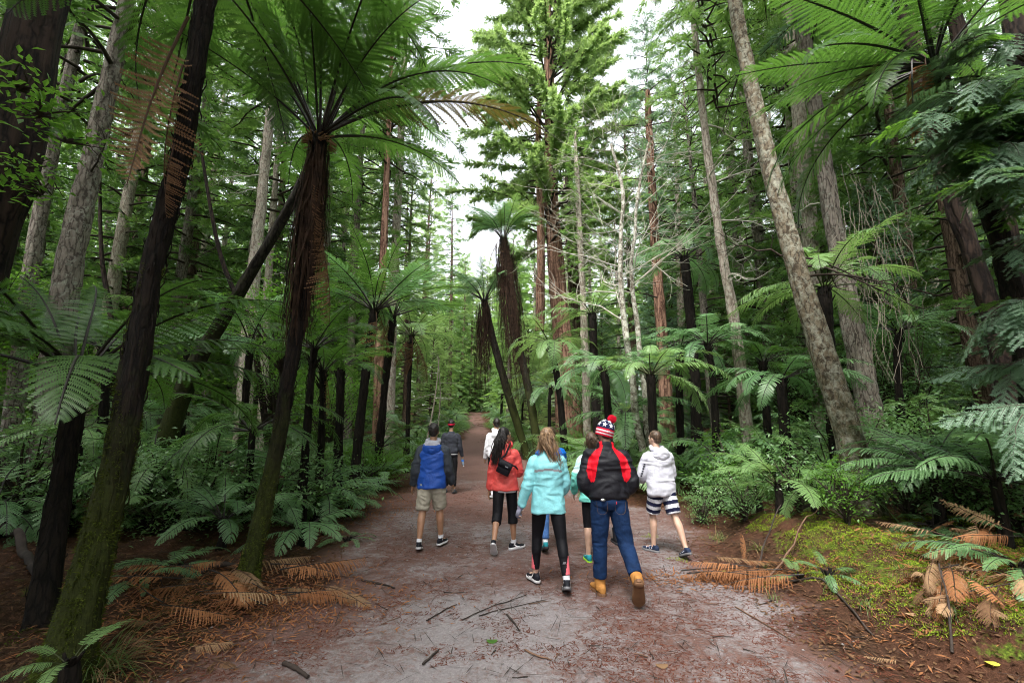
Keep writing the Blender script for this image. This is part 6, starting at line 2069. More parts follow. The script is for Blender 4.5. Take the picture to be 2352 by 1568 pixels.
            tube(mb, pp, rr, 20, 0)

    def shoe(s, i_, upper='shoe_black', sole='sole_white', sock=None, boot=0.0, logo=None, sole_h=0.022, size=1.0, sandal=False):
        k = s.k * size
        hip, kn, an, ft, sg, M = s.legs[i_]
        T = lambda p: an + (M @ (np.asarray(p, float).reshape(-1, 3) * k).T).T
        ys = np.array([-0.085, -0.070, -0.03, 0.03, 0.09, 0.14, 0.175, 0.195])
        hw = np.array([0.012, 0.030, 0.036, 0.036, 0.046, 0.046, 0.034, 0.012]) * (1.08 if boot else 1.0)
        hh = np.array([0.045, 0.060, 0.066, 0.058, 0.036, 0.028, 0.022, 0.010]) * (1.12 if boot else 1.0)
        mb = MB()
        Mx, Mz = M @ np.array((1.0, 0, 0)), M @ np.array((0, 0, 1.0))
        cen = T(np.stack([0 * ys, ys, -0.085 + sole_h + hh / 2 * 0.98], 1))
        rings(mb, cen, Mx, Mz, hw * k, (hh / 2 + 0.004) * k, 20, 2.6)
        if boot:
            # shaft follows the shin
            d = unit(kn - an)
            pts = np.array([T((0, -0.018, -0.04))[0], an + d * 0.03 * k, an + d * boot * k])
            tube(mb, resample(pts, 8), np.linspace(0.048, 0.054, 8) * k, 18, 0)
        else:
            pts = np.array([T((0, -0.022, -0.045))[0], T((0, -0.022, -0.002))[0], T((0, -0.024, 0.012))[0]])
            tube(mb, pts, np.array((0.036, 0.038, 0.039)) * k, 16, 0)
        o = s.part('shoe' if not boot else 'boot', mb, [upper], 0.006, 2)
        ms = MB()
        prof = []
        n = 26
        yy = -0.092 + 0.296 * (0.5 - 0.5 * np.cos(np.linspace(0, math.pi, n)))
        ww = np.interp(yy, ys, hw) + 0.005
        ww[0] = ww[-1] = 0.008
        bev = [(-0.085, 0.92), (-0.079, 1.0), (-0.085 + sole_h, 1.0), (-0.085 + sole_h + 0.005, 0.93)]
        L = []
        for zz, sc in bev:
            zz2 = zz + np.where(yy > 0.13, (yy - 0.13) * 0.12, 0)
            left = np.stack([-ww * sc, yy * (0.5 + 0.5 * sc), zz2], 1); right = np.stack([ww * sc, yy * (0.5 + 0.5 * sc), zz2], 1)[::-1]
            L.append(T(np.vstack([left, right])))
        m_ = 2 * n
        Vv = np.vstack(L + [L[0].mean(0)[None], L[-1].mean(0)[None]])
        i2 = np.arange(3)[:, None] * m_; j = np.arange(m_)[None]; j2 = (j + 1) % m_
        ms.add(Vv, np.stack([i2 + j, i2 + j2, i2 + m_ + j2, i2 + m_ + j], -1).reshape(-1, 4)[:, ::-1])
        jj = np.arange(m_)
        ms.add(Vv, np.stack([np.full(m_, 4 * m_), jj, (jj + 1) % m_], 1))
        ms.add(Vv, np.stack([np.full(m_, 4 * m_ + 1), 3 * m_ + (jj + 1) % m_, 3 * m_ + jj], 1))
        ms.build('sole', [MAT[sole]], o)
        if boot:
            mh = MB()
            for yv, ln in ((-0.055, 0.03),):
                ell(mh, T((0, yv, -0.088))[0], np.array((0.04, ln, 0.014)) * k, M, 14, 8)
            mh.build('heel', [MAT[sole]], o)
        if logo:
            # tick shaped mark on both sides
            for sd in (-1, 1):
                t = np.linspace(0, 1, 12)
                yb = -0.035 + 0.13 * t; zb = -0.052 - 0.018 * np.sin(np.clip(t * 1.0, 0, 1) * math.pi * 0.8 + 0.5) + 0.055 * np.clip(0.42 - t, 0, 1) ** 1.1 * 1.2
                zb = -0.030 + 0.05 * (t - 0.62) ** 2 * (1 + 2.5 * (t < 0.62)) * 1.0
                zb = np.where(t > 0.62, zb, zb)
                wd = 0.011 * np.sin(np.clip(t + 0.12, 0, 1) * math.pi) ** 0.8
                xx = sd * (np.interp(yb, ys, hw) * 0.94 + 0.006)
                zc = zb - 0.016
                A_ = np.stack([xx, yb, zc + wd], 1); B_ = np.stack([xx * 1.02, yb, zc - wd], 1)
                ml = MB()
                ml.add(np.vstack([T(A_), T(B_)]), np.stack([np.arange(11), np.arange(11) + 1, np.arange(11) + 13, np.arange(11) + 12], 1))
                ml.build('logo', [MAT[logo]], o)
        if sandal:
            for yv in (0.02, 0.06, 0.10):
                ml = MB()
                a = np.linspace(-1.15, 1.15, 12)
                w0 = np.interp(yv, ys, hw) + 0.004; h0 = np.interp(yv, ys, hh) + 0.006
                p = np.stack([np.sin(a) * w0, yv + 0.012 * np.cos(a * 2), -0.085 + sole_h + np.cos(a) * h0 * 0.95], 1)
                tube(ml, T(p), 0.005 * k, 6, 0)
                ml.build('strap', [MAT['stripe_white']], o)
        if sock:
            mk = MB()
            d = unit(kn - an)
            pts = resample([T((0, -0.022, -0.02))[0], an + d * 0.02 * k, an + d * 0.055 * k], 8)
            tube(mk, pts, np.array([0.039, 0.037, 0.037, 0.038, 0.0385, 0.039, 0.0395, 0.039]) * k, 18, 0)
            mk.build('sock', [MAT[sock]], s.root)
        return o

    def hair_short(s, mat, thick=1.06):
        k = s.k
        h = lambda p: s.hc + s.HM @ (np.array(p) * k)
        mb = MB()
        ell(mb, h((0, -0.020, 0.030)), np.array((0.079, 0.094, 0.096)) * k * thick, s.HM, 28, 20)
        ell(mb, h((0, -0.055, -0.025)), np.array((0.064, 0.055, 0.055)) * k, s.HM)
        V, N, F = temp_eval(mb, 0.006, 2)
        loc = (V - s.hc) @ s.HM / k
        V = V + N * (0.004 * vnoise(V * 110, s.seed) + 0.003 * vnoise(V * 45, 3))[:, None]
        c = loc[F].mean(1)
        keep = ~((c[:, 1] > 0.035) & (c[:, 2] < 0.055)) & ~((np.abs(c[:, 0]) > 0.055) & (c[:, 2] < -0.005) & (c[:, 1] > -0.03)) & (c[:, 2] > -0.078)
        out = MB(); out.add(V, F[keep]); return out.build('hair', [MAT[mat]], s.root)

    def hair_long(s, mat, tips, n=150, seed=1, r=0.0055, cap=1.06, wave=0.01):
        """tips: points (head frame metres) the hair falls to, with spread"""
        k = s.k
        nr = np.random.default_rng(seed)
        h = lambda p: s.hc + s.HM @ (np.array(p) * k)
        mb = MB()
        ell(mb, h((0, -0.020, 0.028)), np.array((0.080, 0.096, 0.098)) * k * cap, s.HM, 28, 20)
        ell(mb, h((0, -0.045, -0.03)), np.array((0.076, 0.062, 0.085)) * k, s.HM)
        V, N, F = temp_eval(mb, 0.006, 2)
        loc = (V - s.hc) @ s.HM / k
        V = V + N * (0.003 * vnoise(loc * np.array((120, 120, 20)), s.seed))[:, None]
        c = loc[F].mean(1)
        keep = ~((c[:, 1] > 0.040) & (c[:, 2] < 0.058))
        out = MB(); out.add(V, F[keep])
        o = out.build('hair', [MAT[mat]], s.root)
        ms = MB()
        for q_ in range(n):
            a = nr.uniform(R(195), R(345)); zz = nr.uniform(-0.04, 0.085)
            rr_ = 0.086 * math.sqrt(max(0.05, 1 - (zz / 0.125) ** 2))
            p0 = h((math.cos(a) * rr_, -0.015 + math.sin(a) * rr_ * 1.1, zz))
            tp = tips[nr.integers(len(tips))]
            spread = 0.035
            e = s.hc + np.array(tp) * k + nr.normal(0, spread, 3) * np.array((1, 0.5, 0.9))
            mid = p0 * 0.5 + e * 0.5
            mid = mid + np.array((nr.normal(0, 0.012) + (p0[0] - mid[0]) * 0.4, -0.045, 0.05 + nr.normal(0, 0.01)))
            C = resample([p0, mid, e], 10)
            C = C + np.stack([np.sin(np.linspace(0, 6, 10) + q_) * wave, np.cos(np.linspace(0, 5, 10) + q_ * 2) * wave, 0 * C[:, 0]], 1) * np.linspace(0, 1, 10)[:, None]
            tube(ms, C, r * np.array([0.8, 1, 1.1, 1.1, 1.05, 1, 0.9, 0.7, 0.5, 0.25]), 5, 0, cap=False)
        ms.build('hair_lengths', [MAT[mat]], o)
        return o


# ---- blue and grey rain jacket, beige shorts
p = Person('person in blue rain jacket with grey sleeves and beige shorts walking on the left', (-1.15, 6.76), 1.69, lean=3, sw=0.185, legL=(-9, 3, 5), legR=(12, 4, 8), armL=(-6, 12, 22), armR=(4, 12, 22), feet=((14, 6), (0, 18)), skin='skin_tan', build=1.08)
p.body(True)
mb = MB(); p.torso(mb, -0.125, 0.205, 0.66, 0.012, belly=0.0); p.sleeves(mb, (0.085, 0.072, 0.056))
def f1(c, n, p=p):
    m = np.where(p.is_sleeve(c, 0.025, 0.13, 0.08), 1, 0)
    m[(np.abs(c[:, 0]) > 0.125) & (c[:, 2] > p.at(0.43 * p.k)[2])] = 1
    return m
p.part('jacket', mb, ['blue_shell', 'grey_shell'], 0.009, 3, 0.0105, 8, f1)
mb = MB(); p.hood(mb, 1.15)
p.part('hood', mb, ['blue_shell', 'grey_fleece'], 0.007, 3, 0.005, 14, lambda c, n, p=p: np.where(c[:, 2] > p.at(0.515 * p.k)[2] + 0.25 * (c[:, 1] + 0.1), 1, 0))
mb = MB(); p.pants(mb, 0.97, [0.105, 0.108, 0.092, 0.09, 0.09], 0.165, 0.03)
p.part('shorts', mb, ['beige_cotton'], 0.009, 3, 0.0105, 9)
p.hair_short('hair_black')
p.shoe(0, 'shoe_black', 'sole_white', 'sock_white', logo=None); p.shoe(1, 'shoe_black', 'sole_white', 'sock_white')

# ---- headband walker with bottle
p = Person('person in charcoal sweater and black track pants with red headband', (-1.53, 11.65), 1.75, lean=2, sw=0.18, legL=(6, 2, 4), legR=(-5, 2, 6), armL=(4, 8, 15), armR=(4, 12, 12), feet=((0, 6), (8, 8)), skin='skin_medium', build=0.95)
p.body(True, ('open', 'grip'))
mb = MB(); p.torso(mb, -0.015, 0.185, 0.62, 0.0, blouse=0.012, slim=0.012); p.sleeves(mb, (0.070, 0.058, 0.044), 0.97)
p.part('sweater', mb, ['charcoal_knit'], 0.010, 3, 0.0075, 9)
mb = MB(); p.pants(mb, 1.9, [0.088, 0.085, 0.068, 0.062, 0.056], 0.152, 0.06)
def f2(c, n, p=p):
    m = np.zeros(len(c), int)
    m[(c[:, 0] > 0.15) & (c[:, 2] < p.P[2] + 0.02) & (np.abs(c[:, 1] - np.interp(c[:, 2], [0.1, 0.5, 0.9], [-0.08, 0.0, 0.0])) < 0.013)] = 1
    m[(c[:, 2] > p.P[2] - 0.035) & (c[:, 2] < p.P[2] - 0.012)] = 1
    return m
p.part('track_pants', mb, ['black_track', 'stripe_white'], 0.009, 3, 0.0060, 9, f2)
p.hair_short('hair_black', 1.1)
mb = MB()
a = np.linspace(0, 2 * math.pi, 40)
ring = np.stack([np.cos(a) * 0.087, np.sin(a) * 0.104 - 0.018, 0.012 + 0.012 * np.sin(a)], 1) * p.k
for dz in (-0.014, 0.0, 0.014): tube(mb, p.hc + (ring + np.array((0, 0, dz))) @ p.HM.T, 0.009, 8, 0, cap=False)
p.part('headband', mb, ['red_band'], 0.006, 2)
p.shoe(0, 'shoe_grey', 'sole_dark'); p.shoe(1, 'shoe_grey', 'sole_dark')
wr = p.arms[1][2] + p.arms[1][3] * 0.085 + np.array((-0.012, 0.0, 0))
bt = empty('water_bottle', np.array(p.root.location) + wr, 'clear bluish plastic water bottle in the hand of the headband walker', 'bottle')
m, nt, bs, out = newmat('bottle_plastic'); bs.inputs['Base Color'].default_value = (0.55, 0.66, 0.85, 1); bs.inputs['Transmission Weight'].default_value = 0.65; bs.inputs['Roughness'].default_value = 0.15; bs.inputs['IOR'].default_value = 1.3
Mb = np.array(Matrix.Rotation(R(160), 3, 'X') @ Matrix.Rotation(R(12), 3, 'Y'))
zs = np.array([-0.05, -0.045, 0.0, 0.012, 0.05, 0.056, 0.09, 0.12, 0.135, 0.15]); rs = np.array([0.02, 0.031, 0.032, 0.029, 0.032, 0.029, 0.032, 0.024, 0.013, 0.012])
mb = MB(); tube(mb, np.stack([0 * zs, 0 * zs, zs], 1) @ Mb.T, rs, 18, 0); mb.build('bottle_body', [m], bt)
mb = MB(); tube(mb, np.array([(0, 0, 0.148), (0, 0, 0.168)]) @ Mb.T, 0.015, 14, 0); mb.build('cap', [MAT['logo_white']], bt)
mb = MB(); tube(mb, np.array([(0, 0, 0.002), (0, 0, 0.048)]) @ Mb.T, 0.0325, 18, 0, cap=False); mb.build('bottle_label', [MAT['puffer_blue']], bt)

# ---- white hoodie, far, behind the coral jacket
p = Person('person in white hoodie half hidden behind the coral jacket walker', (-0.36, 10.84), 1.77, lean=3, sw=0.18, legL=(8, 2, 6), legR=(-8, 2, 6), armL=(2, 10, 14), armR=(2, 10, 14), feet=((0, 6), (14, 6)), head_yaw=15, skin='skin_medium')
p.coarse = 1.25
p.body()
mb = MB(); p.torso(mb, -0.06, 0.19, 0.64, 0.0, blouse=0.01); p.sleeves(mb, (0.076, 0.064, 0.048)); p.hood(mb, 1.0)
p.part('hoodie', mb, ['white_cotton'], 0.010, 3, 0.0090, 8)
mb = MB(); p.pants(mb, 0.95, [0.098, 0.1, 0.088, 0.08, 0.08], 0.155, 0.03); p.part('shorts', mb, ['black_track'], 0.010, 3, 0.0075, 9)
p.hair_short('hair_black'); p.shoe(0, 'stripe_white', 'sole_white', 'sock_white'); p.shoe(1, 'stripe_white', 'sole_white', 'sock_white')

# ---- coral jacket
p = Person('person in coral rain jacket and black capri leggings with long black hair', (-0.10, 6.71), 1.66, heading=-8, lean=1, sw=0.16, legL=(-13, 1, 26), legR=(5, 3, 3), armL=(-4, 9, 8), armR=(8, 12, 82), inR=25, feet=((46, 4), (0, 46)), head_yaw=-42, head_pitch=14, skin='skin_tan', build=0.92, female=True)
p.body(True)
mb = MB(); p.torso(mb, -0.105, 0.168, 0.70, 0.04, slim=0.004); p.sleeves(mb, (0.072, 0.062, 0.050)); p.collar(mb, 0.03, 0.075)
p.part('jacket', mb, ['coral_shell'], 0.009, 3, 0.0120, 8)
mb = MB(); p.hood(mb, 0.85); p.part('hood', mb, ['coral_shell'], 0.008, 3, 0.0105, 15)
mb = MB(); p.torso(mb, -0.135, 0.158, 0.70, 0.02, top=0.40); p.part('shirt', mb, ['white_cotton'], 0.011, 2)
mb = MB(); p.pants(mb, 1.33, [0.088, 0.084, 0.073, 0.073, 0.06], 0.15, 0.05); p.part('leggings', mb, ['black_legging'], 0.009, 3, 0.0015, 12)
p.hair_long('hair_black', [(-0.13, -0.16, -0.34), (-0.16, -0.14, -0.38), (-0.10, -0.17, -0.30), (-0.12, -0.15, -0.42), (0.0, -0.16, -0.22)], 230, 5, 0.0065, wave=0.012)
p.shoe(0, 'shoe_black', 'sole_white', logo='logo_white'); p.shoe(1, 'shoe_black', 'sole_white', 'sock_white', logo='logo_white', sole_h=0.028)
# camera bag on a strap
Mw = Matrix.Rotation(R(-8), 3, 'Z')
off = np.array(Mw @ Vector(p.at(0.235 * p.k, -0.185) + np.array((0.02, 0, 0))))
bg_ = empty('camera_bag', np.array(p.root.location) + off, 'small black camera bag slung across the coral jacket', 'bag', None, R(-8))
def rbox(mb, c, h, M=None, r=0.02):
    e = MB()
    Cn = np.array([(0, 0, -1), (0, 0, -0.93), (0, 0, 0.93), (0, 0, 1)]) * h[2]
    sc = np.array([0.88, 1, 1, 0.88])
    Mt = np.eye(3) if M is None else np.array(M)
    rings(mb, np.array(c) + Cn @ Mt.T, Mt @ np.array((1.0, 0, 0)), Mt @ np.array((0, 1.0, 0)), h[0] * sc, h[1] * sc, 28, 7)
Mt = np.array(Matrix.Rotation(R(24), 3, 'Y'))
mb = MB(); rbox(mb, (0, 0, 0), (0.092, 0.045, 0.085), Mt); mb.build('pouch', [MAT['black_nylon']], bg_)
mb = MB(); rbox(mb, Mt @ np.array((0, -0.008, 0.045)), (0.096, 0.046, 0.045), Mt); fl = mb.build('flap', [MAT['black_nylon']], bg_)
mb = MB(); rbox(mb, Mt @ np.array((0.03, -0.056, 0.03)), (0.022, 0.003, 0.006), Mt); mb.build('logo', [MAT['reflective_grey']], fl)
mb = MB()
pts = resample([(-0.075, 0.02, 0.11), (0.0, 0.035, 0.16), (0.03, 0.05, 0.22), (0.06, 0.09, 0.30), (0.055, 0.17, 0.33)], 18)
tube(mb, pts, 0.012, 8, 0); mb.build('strap', [MAT['black_nylon']], bg_)
mb = MB(); tube(mb, resample([(0.10, 0.02, 0.03), (0.135, 0.04, 0.02), (0.16, 0.12, -0.02), (0.15, 0.2, -0.04)], 12), 0.011, 8, 0); mb.build('strap', [MAT['black_nylon']], bg_)

# ---- aqua jacket, nearest girl
p = Person('person in aqua jacket with grey chest stripe and black leggings, long blonde hair', (0.40, 5.28), 1.66, lean=3, sw=0.165, legL=(13, 5, 10), legR=(-13, 7, 10), armL=(-8, 17, 14), armR=(6, 10, 48), inL=-8, inR=30, feet=((0, 24), (24, 4)), head_yaw=-14, skin='skin_light', build=0.95, female=True)
p.body(True, ('fist', 'open'))
mb = MB(); p.torso(mb, -0.155, 0.182, 0.68, 0.022, slim=0.006); p.sleeves(mb, (0.076, 0.064, 0.050)); p.collar(mb, 0.035, 0.074)
def f5(c, n, p=p):
    m = np.zeros(len(c), int)
    z = p.at(0.345 * p.k)[2]
    m[(np.abs(c[:, 2] - z - 0.02 * (c[:, 0] / 0.15) ** 2 * -1) < 0.0125) & (c[:, 1] < 0) & (np.abs(c[:, 0]) < 0.15)] = 1
    return m
p.part('jacket', mb, ['aqua_shell', 'reflective_grey'], 0.008, 3, 0.0112, 8, f5)
mb = MB(); p.pants(mb, 1.93, [0.092, 0.086, 0.062, 0.061, 0.045], 0.155, 0.05)
def f5b(c, n, p=p):
    m = np.zeros(len(c), int)
    for i_, (hip, kn, an, ft, sg, M) in enumerate(p.legs):
        d, t = sdist(c, kn, an)
        side = (c[:, 0] - (kn + (an - kn) * t[:, None])[:, 0]) * sg
        m[(d < 0.075) & (t > 0.42) & (side > 0.040 - 0.062 * (t - 0.42) / 0.58 - (0.0 if i_ else -0.012))] = 1
    return m
p.part('leggings', mb, ['black_legging', 'pink_mesh'], 0.007, 3, 0.0015, 12, f5b)
hip, kn, an, ft, sg, M = p.legs[1]
lp = kn + (an - kn) * 0.52 + np.array((-0.004, -0.066, 0)) 
mb = MB()
for dx in (-0.010, 0.0, 0.010): tube(mb, np.array([lp + (dx - 0.006, 0, -0.012), lp + (dx + 0.006, 0.002, 0.012)]), 0.003, 6, 0)
mb.build('legging_logo', [MAT['reflective_grey']], p.root)
p.hair_long('hair_blonde', [(-0.080, -0.085, -0.15), (-0.065, -0.09, -0.13), (0.095, -0.145, -0.28), (0.11, -0.15, -0.34), (0.085, -0.12, -0.18), (-0.085, -0.08, -0.16), (-0.02, -0.10, -0.09), (0.03, -0.10, -0.10), (0.07, -0.11, -0.14), (-0.05, -0.09, -0.11)], 220, 7, 0.005)
mb = MB()
sh, el_, wr, fd, sg, A = p.arms[0]
ell(mb, wr + fd * 0.062, np.array((0.044, 0.028, 0.060)), np.stack([unit(np.cross(fd, (1, 0, 0))), unit(np.cross(fd, np.cross(fd, (1, 0, 0)))), fd], 1))
ell(mb, wr + fd * 0.10 + np.array((0.012, 0.01, 0)), (0.036, 0.036, 0.034)); tube(mb, np.array([wr - fd * 0.02, wr + fd * 0.03]), 0.034, 14, 0)
tube(mb, np.array([wr + fd * 0.04 + (0.01, 0.03, 0), wr + fd * 0.075 + (0.02, 0.05, 0), wr + fd * 0.105 + (0.026, 0.04, 0)]), [0.014, 0.013, 0.011], 8, 0)
p.part('glove', mb, ['glove_grey'], 0.007, 2, 0.002, 20)
p.shoe(0, 'shoe_black', 'sole_white', logo='logo_white'); p.shoe(1, 'shoe_black', 'sole_grey', 'sock_white', logo='logo_white')

# ---- blue padded jacket, hidden behind her, with phone
p = Person('person in bright blue padded jacket and light jeans hidden behind the aqua jacket', (0.56, 6.75), 1.64, lean=2, sw=0.17, legL=(-8, 2, 14), legR=(8, 2, 5), armL=(10, 10, 40), armR=(38, 8, 112), inR=18, feet=((22, 5), (0, 5)), skin='skin_light', hair=None)
p.coarse = 1.25
p.body(False, ('open', 'grip'))
mb = MB(); p.torso(mb, -0.06, 0.19, 0.68, 0.005); p.sleeves(mb, (0.078, 0.068, 0.05)); p.collar(mb)
V_ = p.part('jacket', mb, ['puffer_blue'], 0.009, 3, 0.0060, 8)
co = np.empty(len(V_.data.vertices) * 3); V_.data.vertices.foreach_get('co', co); co = co.reshape(-1, 3)
nn = np.empty(len(V_.data.vertices) * 3); V_.data.vertices.foreach_get('normal', nn); nn = nn.reshape(-1, 3)
co += nn * (0.010 * np.abs(np.sin(co[:, 2] * 2 * math.pi / 0.11)))[:, None]; V_.data.vertices.foreach_set('co', co.ravel()); V_.data.update()
mb = MB(); p.pants(mb, 1.92, [0.09, 0.085, 0.066, 0.06, 0.054], 0.152, 0.05); p.part('jeans', mb, ['denim_light'], 0.010, 3, 0.0060, 10)
p.hair_short('hair_brown'); p.shoe(0, 'shoe_teal', 'sole_dark', 'sock_white'); p.shoe(1, 'shoe_teal', 'sole_dark', 'sock_white')
ph = empty('phone', P(1261, 1024, 6.95), 'orange cased phone held up beside the blonde hair', 'phone')
mb = MB(); rbox(mb, (0, 0, 0), (0.042, 0.006, 0.078)); mb.build('case', [MAT['plastic_orange']], ph)
mb = MB(); rbox(mb, (0, -0.004, 0), (0.036, 0.004, 0.070)); mb.build('screen', [MAT['glass_black']], ph)

# ---- turquoise jacket, half hidden
p = Person('person in two-tone turquoise jacket and black capri leggings with lime soled shoes', (1.07, 6.25), 1.60, lean=2, sw=0.16, legL=(-3, 1, 4), legR=(10, 2, 6), armL=(-6, 20, 46), inL=20, armR=(4, 10, 30), feet=((0, 4), (0, 4)), skin='skin_light', build=0.95)
p.body()
mb = MB(); p.torso(mb, -0.15, 0.17, 0.70, 0.035); p.sleeves(mb, (0.074, 0.066, 0.05)); p.collar(mb)
p.part('jacket', mb, ['turquoise_shell', 'aqua_pale'], 0.008, 3, 0.0135, 9, lambda c, n, p=p: np.where(c[:, 2] > p.at(0.30 * p.k)[2] + 0.05 * np.sin(c[:, 0] * 9), 1, 0))
mb = MB(); p.pants(mb, 1.12, [0.086, 0.080, 0.060, 0.060, 0.05], 0.148, 0.05); p.part('leggings', mb, ['black_legging'], 0.009, 3, 0.0015, 12)
p.hair_long('hair_brown', [(-0.05, -0.09, -0.12), (0.05, -0.09, -0.12), (0, -0.1, -0.14)], 90, 8)
p.shoe(0, 'shoe_teal', 'sole_lime'); p.shoe(1, 'shoe_teal', 'sole_lime')

# ---- dark haired walker, almost wholly hidden
p = Person('dark haired person in black boots almost wholly hidden behind the bobble hat walker', (1.42, 7.1), 1.60, lean=2, sw=0.16, legL=(5, 1, 4), legR=(-5, 1, 6), armL=(4, 5, 20), armR=(4, 5, 20), skin='skin_light', build=0.9)
p.coarse = 1.25
p.body()
mb = MB(); p.torso(mb, -0.05, 0.16, 0.66, 0.0); p.sleeves(mb, (0.068, 0.058, 0.046)); p.part('jacket', mb, ['black_nylon'], 0.010, 3, 0.0075, 9)
mb = MB(); p.pants(mb, 1.3, [0.084, 0.078, 0.060, 0.058, 0.05], 0.145, 0.05); p.part('leggings', mb, ['black_legging'], 0.010, 3)
p.hair_long('hair_black', [(-0.04, -0.1, -0.2), (0.05, -0.1, -0.2)], 80, 9); p.shoe(0, 'shoe_black', 'sole_dark', boot=0.16); p.shoe(1, 'shoe_black', 'sole_dark', boot=0.16)

# ---- bobble hat, black and red jacket
p = Person('person in black jacket with red shoulder panels, jeans and starred bobble hat', (1.03, 5.07), 1.76, lean=6, sw=0.20, legL=(3, 2, 3), legR=(-9, 8, 42), armL=(-10, 13, 62), armR=(-10, 13, 62), inL=58, inR=58, feet=((0, 10), (62, 10)), head_yaw=18, head_pitch=4, skin='skin_light', build=1.0)
p.body()
mb = MB(); p.torso(mb, -0.01, 0.192, 0.66, -0.012, blouse=0.028, top=0.535); p.sleeves(mb, (0.080, 0.072, 0.052)); p.collar(mb, 0.045, 0.084)
def f8(c, n, p=p):
    m = np.zeros(len(c), int)
    h = (c - p.P) @ p.U / p.k
    ax = np.abs(c[:, 0]) / p.k
    lo = np.interp(h, [0.16, 0.22, 0.30, 0.42, 0.50, 0.53], [0.166, 0.146, 0.132, 0.104, 0.064, 0.05])
    hi = np.interp(h, [0.16, 0.22, 0.30, 0.42, 0.50, 0.53], [0.186, 0.228, 0.236, 0.202, 0.130, 0.08])
    m[(ax > lo) & (ax < hi) & (h > 0.17) & (c[:, 1] < p.at(0.4 * p.k)[1] + 0.03)] = 1
    return m
p.part('jacket', mb, ['black_nylon', 'red_nylon'], 0.008, 3, 0.0165, 6.5, f8)
mb = MB(); p.pants(mb, 1.9, [0.100, 0.097, 0.078, 0.072, 0.066], 0.165, 0.04); jn = p.part('jeans', mb, ['denim'], 0.008, 3, 0.0075, 9)
for sx in (-1, 1):     # pocket stitching
    mb = MB(); c = p.at(-0.065 * p.k, 0.0) + np.array((sx * 0.095, -0.138, 0))
    pl = [c + np.array((dx * sx, abs(dx) * 0.35, dz)) for dx, dz in ((-0.055, 0.05), (-0.05, -0.045), (0.0, -0.07), (0.045, -0.045), (0.052, 0.05))]
    tube(mb, resample(pl, 16), 0.0014, 5, 0); mb.build('pocket_stitching', [MAT['stitch']], jn)
mb = MB(); rbox(mb, p.at(-0.02 * p.k) + np.array((0.05, -0.146, 0)), (0.004, 0.003, 0.013)); mb.build('pocket_tag', [MAT['tag_red']], jn)
mb = MB(); ell(mb, p.at(0.008 * p.k) + np.array((-0.085, -0.138, 0)), (0.026, 0.012, 0.014)); mb.build('belt_clip', [MAT['metal_silver']], jn)
p.shoe(0, 'boot_tan', 'sole_brown', boot=0.13, sole_h=0.03, size=1.12); p.shoe(1, 'boot_tan', 'sole_brown', boot=0.13, sole_h=0.03, size=1.12)
for hip, kn, an, ft, sg, M in p.legs:
    mb = MB(); d = unit(kn - an); tube(mb, np.array([an + d * 0.12, an + d * 0.175]), 0.060, 18, 0); p.part('boot_cuff', mb, ['boot_cuff'], 0.008, 1)
p.hair_short('hair_brown', 0.9)
# hat
HM = p.HM @ np.array(Matrix.Rotation(R(15), 3, 'Y'))
k = p.k * 1.06
h = lambda q_: p.hc + HM @ ((np.array(q_) - np.array((0, 0, 0.016))) * k)
mb = MB(); ell(mb, h((0, -0.014, 0.030)), np.array((0.090, 0.104, 0.112)) * k, HM, 36, 26); tube(mb, np.array([h((0, -0.014, -0.035)), h((0, -0.014, 0.03))]), np.array((0.093, 0.097)) * k, 30, 0)
V, N, F = temp_eval(mb, 0.005, 2)
V = V + N * (0.0015 * np.sin(V[:, 2] * 900) + 0.002 * vnoise(V * 150, 4))[:, None]
lz = ((V[F].mean(1) - p.hc) @ HM / k)[:, 2] + 0.016
mi = np.select([lz > 0.045, lz > 0.028, lz > 0.012, lz > -0.004, lz > -0.017], [0, 1, 2, 1, 2], 1)
out = MB(); out.add(V, F[lz > -0.034], mi[lz > -0.034]); hat = out.build('bobble_hat', [MAT['knit_navy'], MAT['knit_red'], MAT['knit_white']], p.root)
cen = np.array((0, -0.014, 0.030))
for lat, n_, o_ in ((28, 8, 0), (54, 6, 0.35)):
    for q_ in range(n_):
        az = 2 * math.pi * (q_ + o_) / n_
        d = np.array((math.cos(az) * math.cos(R(lat)), math.sin(az) * math.cos(R(lat)), math.sin(R(lat))))
        u_ = np.array((-math.sin(az), math.cos(az), 0)); v_ = np.cross(d, u_)
        a = np.arange(10) * math.pi / 5 + math.pi / 2; rr = np.where(np.arange(10) % 2 == 0, 0.030, 0.0125)
        pts = []
        for aa, r_ in list(zip(a, rr)) + [(0, 0)]:
            dd = unit(d + (u_ * math.cos(aa) + v_ * math.sin(aa)) * r_ / 0.1)
            pts.append(h(cen + dd * np.array((0.090, 0.104, 0.112)) * 1.06))
        ms = MB(); jj = np.arange(10); ms.add(np.array(pts), np.stack([np.full(10, 10), jj, (jj + 1) % 10], 1)); ms.build('star', [MAT['knit_white']], hat, smooth=False)
mb = MB(); ell(mb, (0, 0, 0), (0.047, 0.047, 0.044), None, 40, 28)
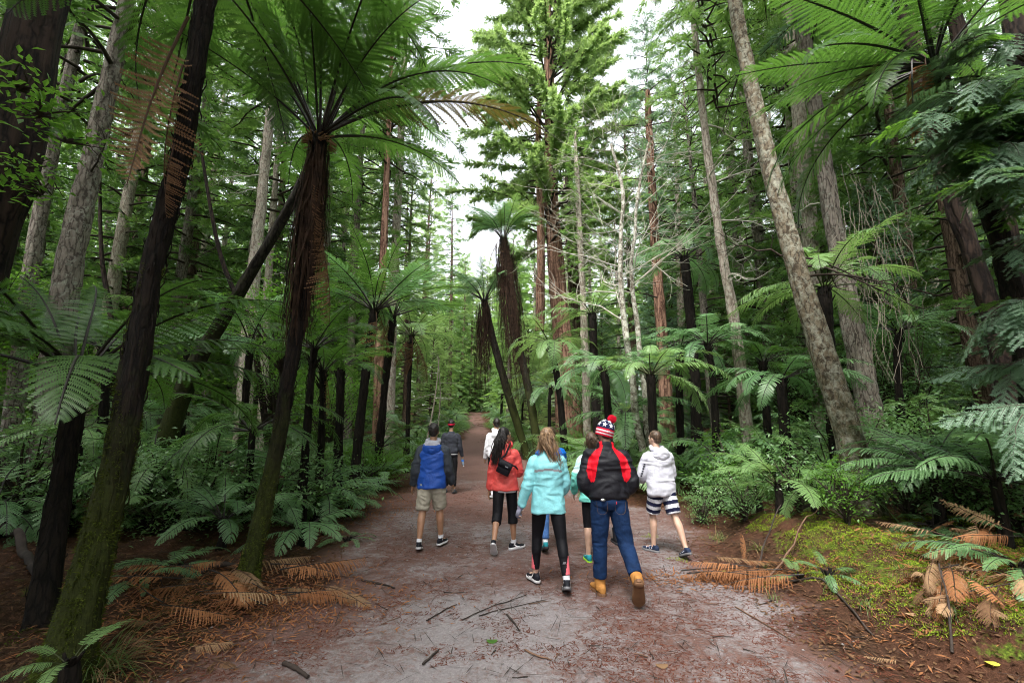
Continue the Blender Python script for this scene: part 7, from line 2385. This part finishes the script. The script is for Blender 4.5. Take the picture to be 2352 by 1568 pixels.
Vv = mb.v[0]; mb.v[0] = h((0.030, -0.045, 0.158)) + Vv * (1 + 0.20 * vnoise(Vv * 170, 9) + 0.1 * vnoise(Vv * 420, 5))[:, None]
mb.build('pompom', [MAT['knit_red']], hat, smooth=False)

# ---- pale grey hoodie, striped shorts
p = Person('person in pale grey hoodie and navy striped shorts on the right', (2.05, 6.5), 1.62, heading=14, lean=7, sw=0.185, legL=(16, 1, 16), legR=(-19, 4, 8), armL=(14, 12, 62), armR=(10, 12, 60), inL=35, inR=35, feet=((0, 26), (22, 4)), head_yaw=24, skin='skin_light', build=0.98)
p.body()
mb = MB(); p.torso(mb, -0.135, 0.200, 0.66, -0.005, blouse=0.022); p.sleeves(mb, (0.088, 0.078, 0.052)); 
p.part('hoodie', mb, ['hoodie_heather'], 0.009, 3, 0.0120, 7)
mb = MB(); p.hood(mb, 1.1); p.part('hood', mb, ['hoodie_heather'], 0.008, 3, 0.0090, 14)
mb = MB(); p.pants(mb, 0.86, [0.102, 0.106, 0.098, 0.09, 0.09], 0.160, 0.02)
def f9(c, n, p=p):
    m = np.zeros(len(c), int)
    for hip, kn, an, ft, sg, M in p.legs:
        d, t = sdist(c, hip, kn)
        w = c[:, 0] * sg > -0.01
        m[w] = (((t[w] * 0.43 * p.k + 0.02) / 0.048).astype(int) % 2)
    return m
p.part('striped_shorts', mb, ['navy_cotton', 'stripe_white'], 0.008, 3, 0.0075, 9, f9)
p.hair_short('hair_brown', 1.03)
p.shoe(0, 'shoe_navy', 'sole_grey', sandal=True); p.shoe(1, 'shoe_navy', 'sole_grey', sandal=True)
sh, el_, wr, fd, sg, A = p.arms[0]
for q_ in range(6):       # small dark print down the sleeve
    t_ = 0.35 + 0.62 * q_ / 5
    c = sh + (el_ - sh) * t_ + np.array((-0.052, -0.066, 0.0))
    mb = MB(); rbox(mb, c, (0.012, 0.008, 0.009), np.array(Matrix.Rotation(R(-35), 3, 'Z'))); mb.build('sleeve_print', [MAT['print_dark']], p.root)

bpy.data.scenes.remove(TMP)
